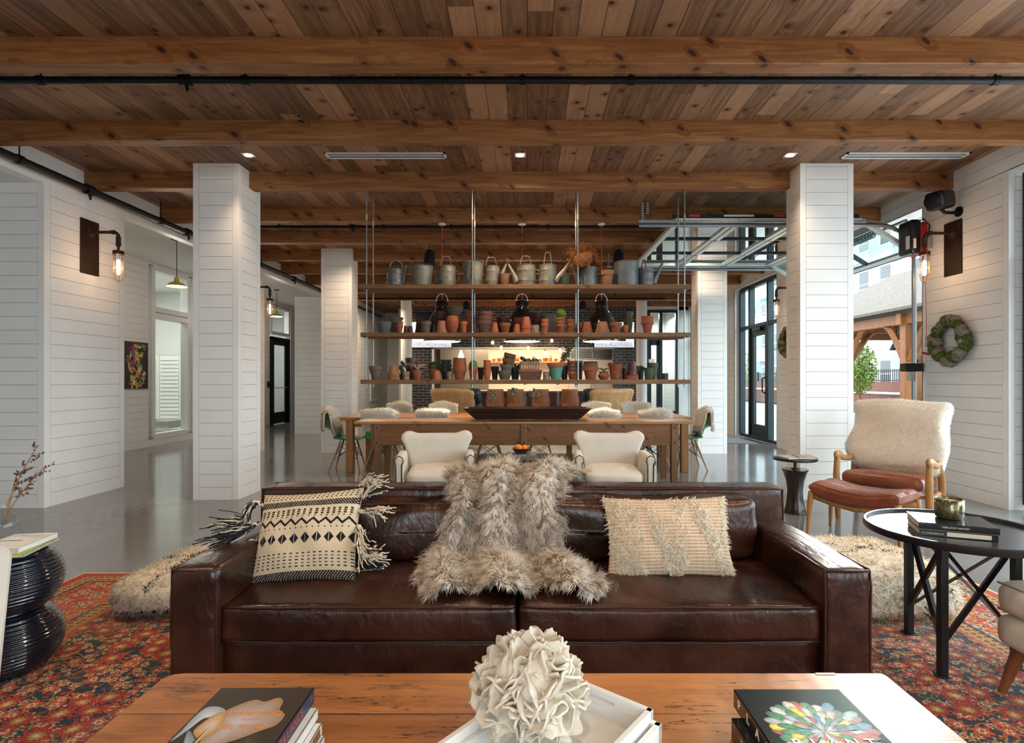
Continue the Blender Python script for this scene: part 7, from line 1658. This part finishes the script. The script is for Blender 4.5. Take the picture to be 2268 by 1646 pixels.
MB().tube([(-.33, .02, .30), (0, .0, .285), (.33, .02, .30)], .02, 8).build('front_rail', 'chair_oak', r, smooth=True)
V, Fc = rounded_box(.62, .58, .12, .05, 12, (0, .01, .02)); MB().add(V, Fc).xform(rotx(-.08), (0, .26, .375)).build('seat_cushion', 'chair_leather', r, smooth=True)
V, Fc = rounded_box(.66, .10, .64, .045, 12, (0, .02, 0)); MB().add(V, Fc).xform(rotx(-.33), (0, .60, .70)).build('backrest', 'chair_leather', r, smooth=True)
plain('fleece_tan', (.74, .65, .53), .95, sheen=.3); rg = np.random.default_rng(8)
V, Fc = rounded_box(.80, .17, .66, .07, 16, (.0, .02, .02), .014, 7, 9); w_ = 1 - .10 * (1 - (V[:, 2] / .33)) / 2 * 1.0; V[:, 0] *= w_ * (1 - .06 * np.sin(V[:, 2] * 12)); up_ = V[:, 2] / .33; V[:, 2] += .03 * abs(V[:, 0] / .4) ** 3 * (up_ > .5)
B = MB().add(V, Fc).xform(rotx(-.36), (0, .595, .725)); V2, _ = B.arrays()
fo = tag(B.build('sheepskin', 'fleece_tan', smooth=True, loc=(3.07, 4.74, 0)), 'thick cream sheepskin covering the tall back of the wooden lounge chair', 'sheepskin'); fo.rotation_euler = (0, 0, th)
P, N = scatter(V2, Fc, 44000, rg); edge = np.clip((abs(P[:, 0]) - .26) / .1, 0, 1)[:, None]; cc = (np.array([.92, .84, .73]) * (1 - edge) + np.array([1., .97, .92]) * edge) * rg.uniform(.82, 1.08, (len(P), 1)); fur('fleece_pile', P, N, np.tile([0, 0, -.35], (len(P), 1)), .020, .0032, cc * .9, cc, parent=fo, rg=rg, lift=.9, curl=.35)
th = -.958; r = thing('leather_ottoman', 'brown channelled leather ottoman with tapered wooden legs before the sheepskin chair', 'ottoman', (2.675, 4.36, 0), th)
n1, n2 = 25, 240; G = np.zeros((n1, n2, 3))
for i in range(n1):
    u = -1 + 2 * i / (n1 - 1)
    for j in range(n2):
        a = 2 * math.pi * j / n2; sy_ = math.copysign(abs(math.sin(a)) ** .45, math.sin(a)); cy_ = math.copysign(abs(math.cos(a)) ** .45, math.cos(a)); yy = .205 * cy_; zz = .058 * sy_
        rib = .012 * abs(math.sin(yy * 2 * math.pi / .074)) ** .6 if sy_ > .5 and abs(yy) < .19 else 0; e = (1 - abs(u) ** 8) ** .5 if abs(u) < 1 else 0; G[i, j] = (u * .33, yy * (.93 + .07 * e), .33 + zz * (.4 + .6 * e) + rib * e + .055 * u * u)
Gs = np.concatenate([G, G[:, :1]], 1); MB().grid(Gs).add(G[0], [tuple(range(n2))]).add(G[-1], [tuple(range(n2 - 1, -1, -1))]).build('seat_cushion', 'chair_leather', r, smooth='auto')
for sy in (-1, 1): MB().tube([(-.32, sy * .16, .315), (-.16, sy * .16, .28), (0, sy * .16, .265), (.16, sy * .16, .28), (.32, sy * .16, .315)], .02, 8, flat=1.3).build('rail', 'chair_oak', r, smooth=True)
for sx in (-1, 1):
    for sy in (-1, 1): MB().tube([(sx * .315, sy * .175, .35), (sx * .325, sy * .18, .25), (sx * .34, sy * .19, 0)], [.024, .023, .012], 10).build('leg', 'chair_oak', r, smooth='auto')
# drum table
plain('dark_bronze', (.030, .018, .014), .22, metal=.3, coat=.4); px_ = 2.56
r = thing('pedestal_table', 'small dark round table on an hourglass drum base in front of the right column', 'side table', (2.56, 5.22, 0))
MB().lathe([(.098, 0), (.100, .01), (.085, .06), (.072, .15), (.070, .22), (.080, .31), (.105, .39), (.120, .415), (.118, .42), (0, .42)], 40).build('drum_base', 'dark_bronze', r, smooth='auto'); MB().lathe([(.035, .42), (.035, .428), (.014, .43), (.014, .505)], 20, cap=False).build('post', 'iron', r, smooth='auto'); MB().lathe([(0, .505), (.19, .505), (.196, .512), (.195, .528), (0, .530)], 44).build('tabletop', 'iron', r, smooth='auto')
plain('mag_red', (.28, .12, .09), .35, col2=(.5, .42, .36), scale=30); plain('mag_pale', (.55, .55, .50), .35, col2=(.30, .32, .28), scale=20)
q = book('magazine', 'pale magazine lying at the left on the small pedestal table', .15, .20, .012, (2.49, 5.20, .5305), .2, 'mag_pale'); q = book('magazine', 'reddish book lying at the right on the small pedestal table', .16, .20, .018, (2.635, 5.19, .5305), -.15, 'mag_red')
# ================================================================ left foreground: ribbed stool, vase, chair
plain('navy_glaze', (.006, .010, .022), .13, coat=.6, spec=.6); c = (-2.27, 2.37)
prof = []
for k in range(181):
    z = .52 * k / 180; t = (z % .26) / .26; R = .115 + .088 * math.sin(math.pi * min(1, max(0, t))) ** .55; prof.append((max(.09, R + .0028 * math.sin(k * 1.15)), z))
tag(MB().lathe(prof + [(0, .52)], 64).build('ribbed_stool', 'navy_glaze', loc=(c[0], c[1], .013), smooth=True), 'glossy blue black ribbed double bulb stool at the left edge', 'stool')
q = book('green_book', 'yellow green book on the ribbed stool under the white book', .19, .25, .014, (-2.21, 2.36, .535), .25, 'mag_pale'); MATS['lime'] = plain('lime', (.42, .48, .06), .5); q.children[0].data.materials[0] = MATS['lime']
q = book('white_notebook', 'white book lying on top of the ribbed stool beside the glass vase', .17, .23, .024, (-2.215, 2.37, .5495), .15, 'cover_white'); MB().box(-.07, .02, -.004, .004, .0242, .0246).build('cover_line', 'screen_ink', q)
r = thing('glass_vase', 'clear glass bottle vase at the left edge holding dried stems', 'vase', (-2.345, 2.44, .575)); MB().lathe([(.04, 0), (.058, .015), (.060, .05), (.045, .085), (.020, .115), (.017, .15), (.022, .165)], 32, cap=False).lathe([(0, .002), (.04, .002)], 32, cap=False).build('bottle', 'clear_glass', r, smooth=True)
plain('seed_brown', (.10, .05, .035), .8)
for k, (dx, hz, lab) in enumerate(((.16, .36, 'tallest dried seed stem in the glass vase, leaning right'), (.18, .26, 'lower dried seed stem in the glass vase, leaning right'), (.05, .24, 'short dried seed stem in the glass vase near the edge'))):
    rr = random.Random(k); t = thing('seed_spray', lab.replace('seed stem', 'seed spray'), 'dried plant', (-2.345, 2.44, .60), group='dried stems in the vase'); f = MB(); g = MB(); pts = [(dx * u_ ** 1.5, .01 * k, .02 + hz * u_) for u_ in np.linspace(0, 1, 9)]; f.tube(pts, .0022, 5)
    for j in range(7):
        u_ = .5 + .07 * j; p0 = np.array([dx * u_ ** 1.5, .01 * k, .02 + hz * u_]); d_ = np.array([rr.uniform(-.01, .05), rr.uniform(-.02, .02), rr.uniform(.01, .035)]); f.tube([p0, p0 + d_], .0012, 4)
        for w in range(9): g.ball(p0 + d_ * rr.uniform(.3, 1.2) + np.array([rr.uniform(-.006, .006) for _ in range(3)]), rr.uniform(.0025, .005), 5, 4)
    f.build('stalk', 'dried_stem', t, smooth=True); g.build('seed_head', 'seed_brown', t, smooth=True)
def upholstered(name, label, loc, rz, mat='linen'):
    r = thing(name, label, 'armchair', loc, rz)
    V, Fc = rounded_box(.60, .60, .13, .05, 12, (0, .01, .02)); MB().add(V, Fc).xform(o=(0, 0, .385)).build('seat_cushion', mat, r, smooth=True)
    V, Fc = rounded_box(.60, .60, .13, .045, 12, (0, .01, 0)); MB().add(V, Fc).xform(o=(0, 0, .255)).build('seat_base', mat, r, smooth=True)
    V, Fc = rounded_box(.58, .13, .45, .05, 12, (0, .02, 0)); MB().add(V, Fc).xform(rotx(-.15), (0, .30, .60)).build('backrest', mat, r, smooth=True)
    for sx in (-1, 1):
        for sy in (-1, 1): MB().tube([(sx * .24, sy * .23, .20), (sx * .275, sy * .28, 0)], [.028, .014], 10).build('leg', 'chair_brown_leg', r, smooth='auto')
    e = .285; 
    for zz in (.44, .335): MB().tube([(-e, -e, zz), (e, -e, zz), (e, e, zz), (-e, e, zz)], .005, 6, closed=True).build('piping', mat, r, smooth=True)
    return r
wood('chair_brown_leg', (.17, .055, .018), (.23, .08, .028), 'Z', rough=.4)
upholstered('cushioned_chair', 'beige cushioned chair with tapered brown legs at the right edge', (2.215, 1.95, .012), -R90 + .08)
r = thing('cream_chair', 'cream upholstered chair whose back corner shows at the left edge', 'armchair', (-1.80, 1.30, .013), .0)
P = [(-.30, .30), (-.31, .76), (-.28, .80), (.33, .812), (.368, .80), (.378, .775), (.33, .30)]
MB().prism(P, .10, .22, 'y').build('backrest', 'linen', r, bevel=.02, seg=3)
V, Fc = rounded_box(.60, .55, .16, .05, 10, (0, 0, .02)); MB().add(V, Fc).xform(o=(0, -.14, .36)).build('seat_cushion', 'linen', r, smooth=True)
for sx in (-1, 1):
    for sy in (-.36, .14): MB().tube([(sx * .24, sy, .30), (sx * .26, sy, 0)], [.025, .014], 10).build('leg', 'dark_wood', r)
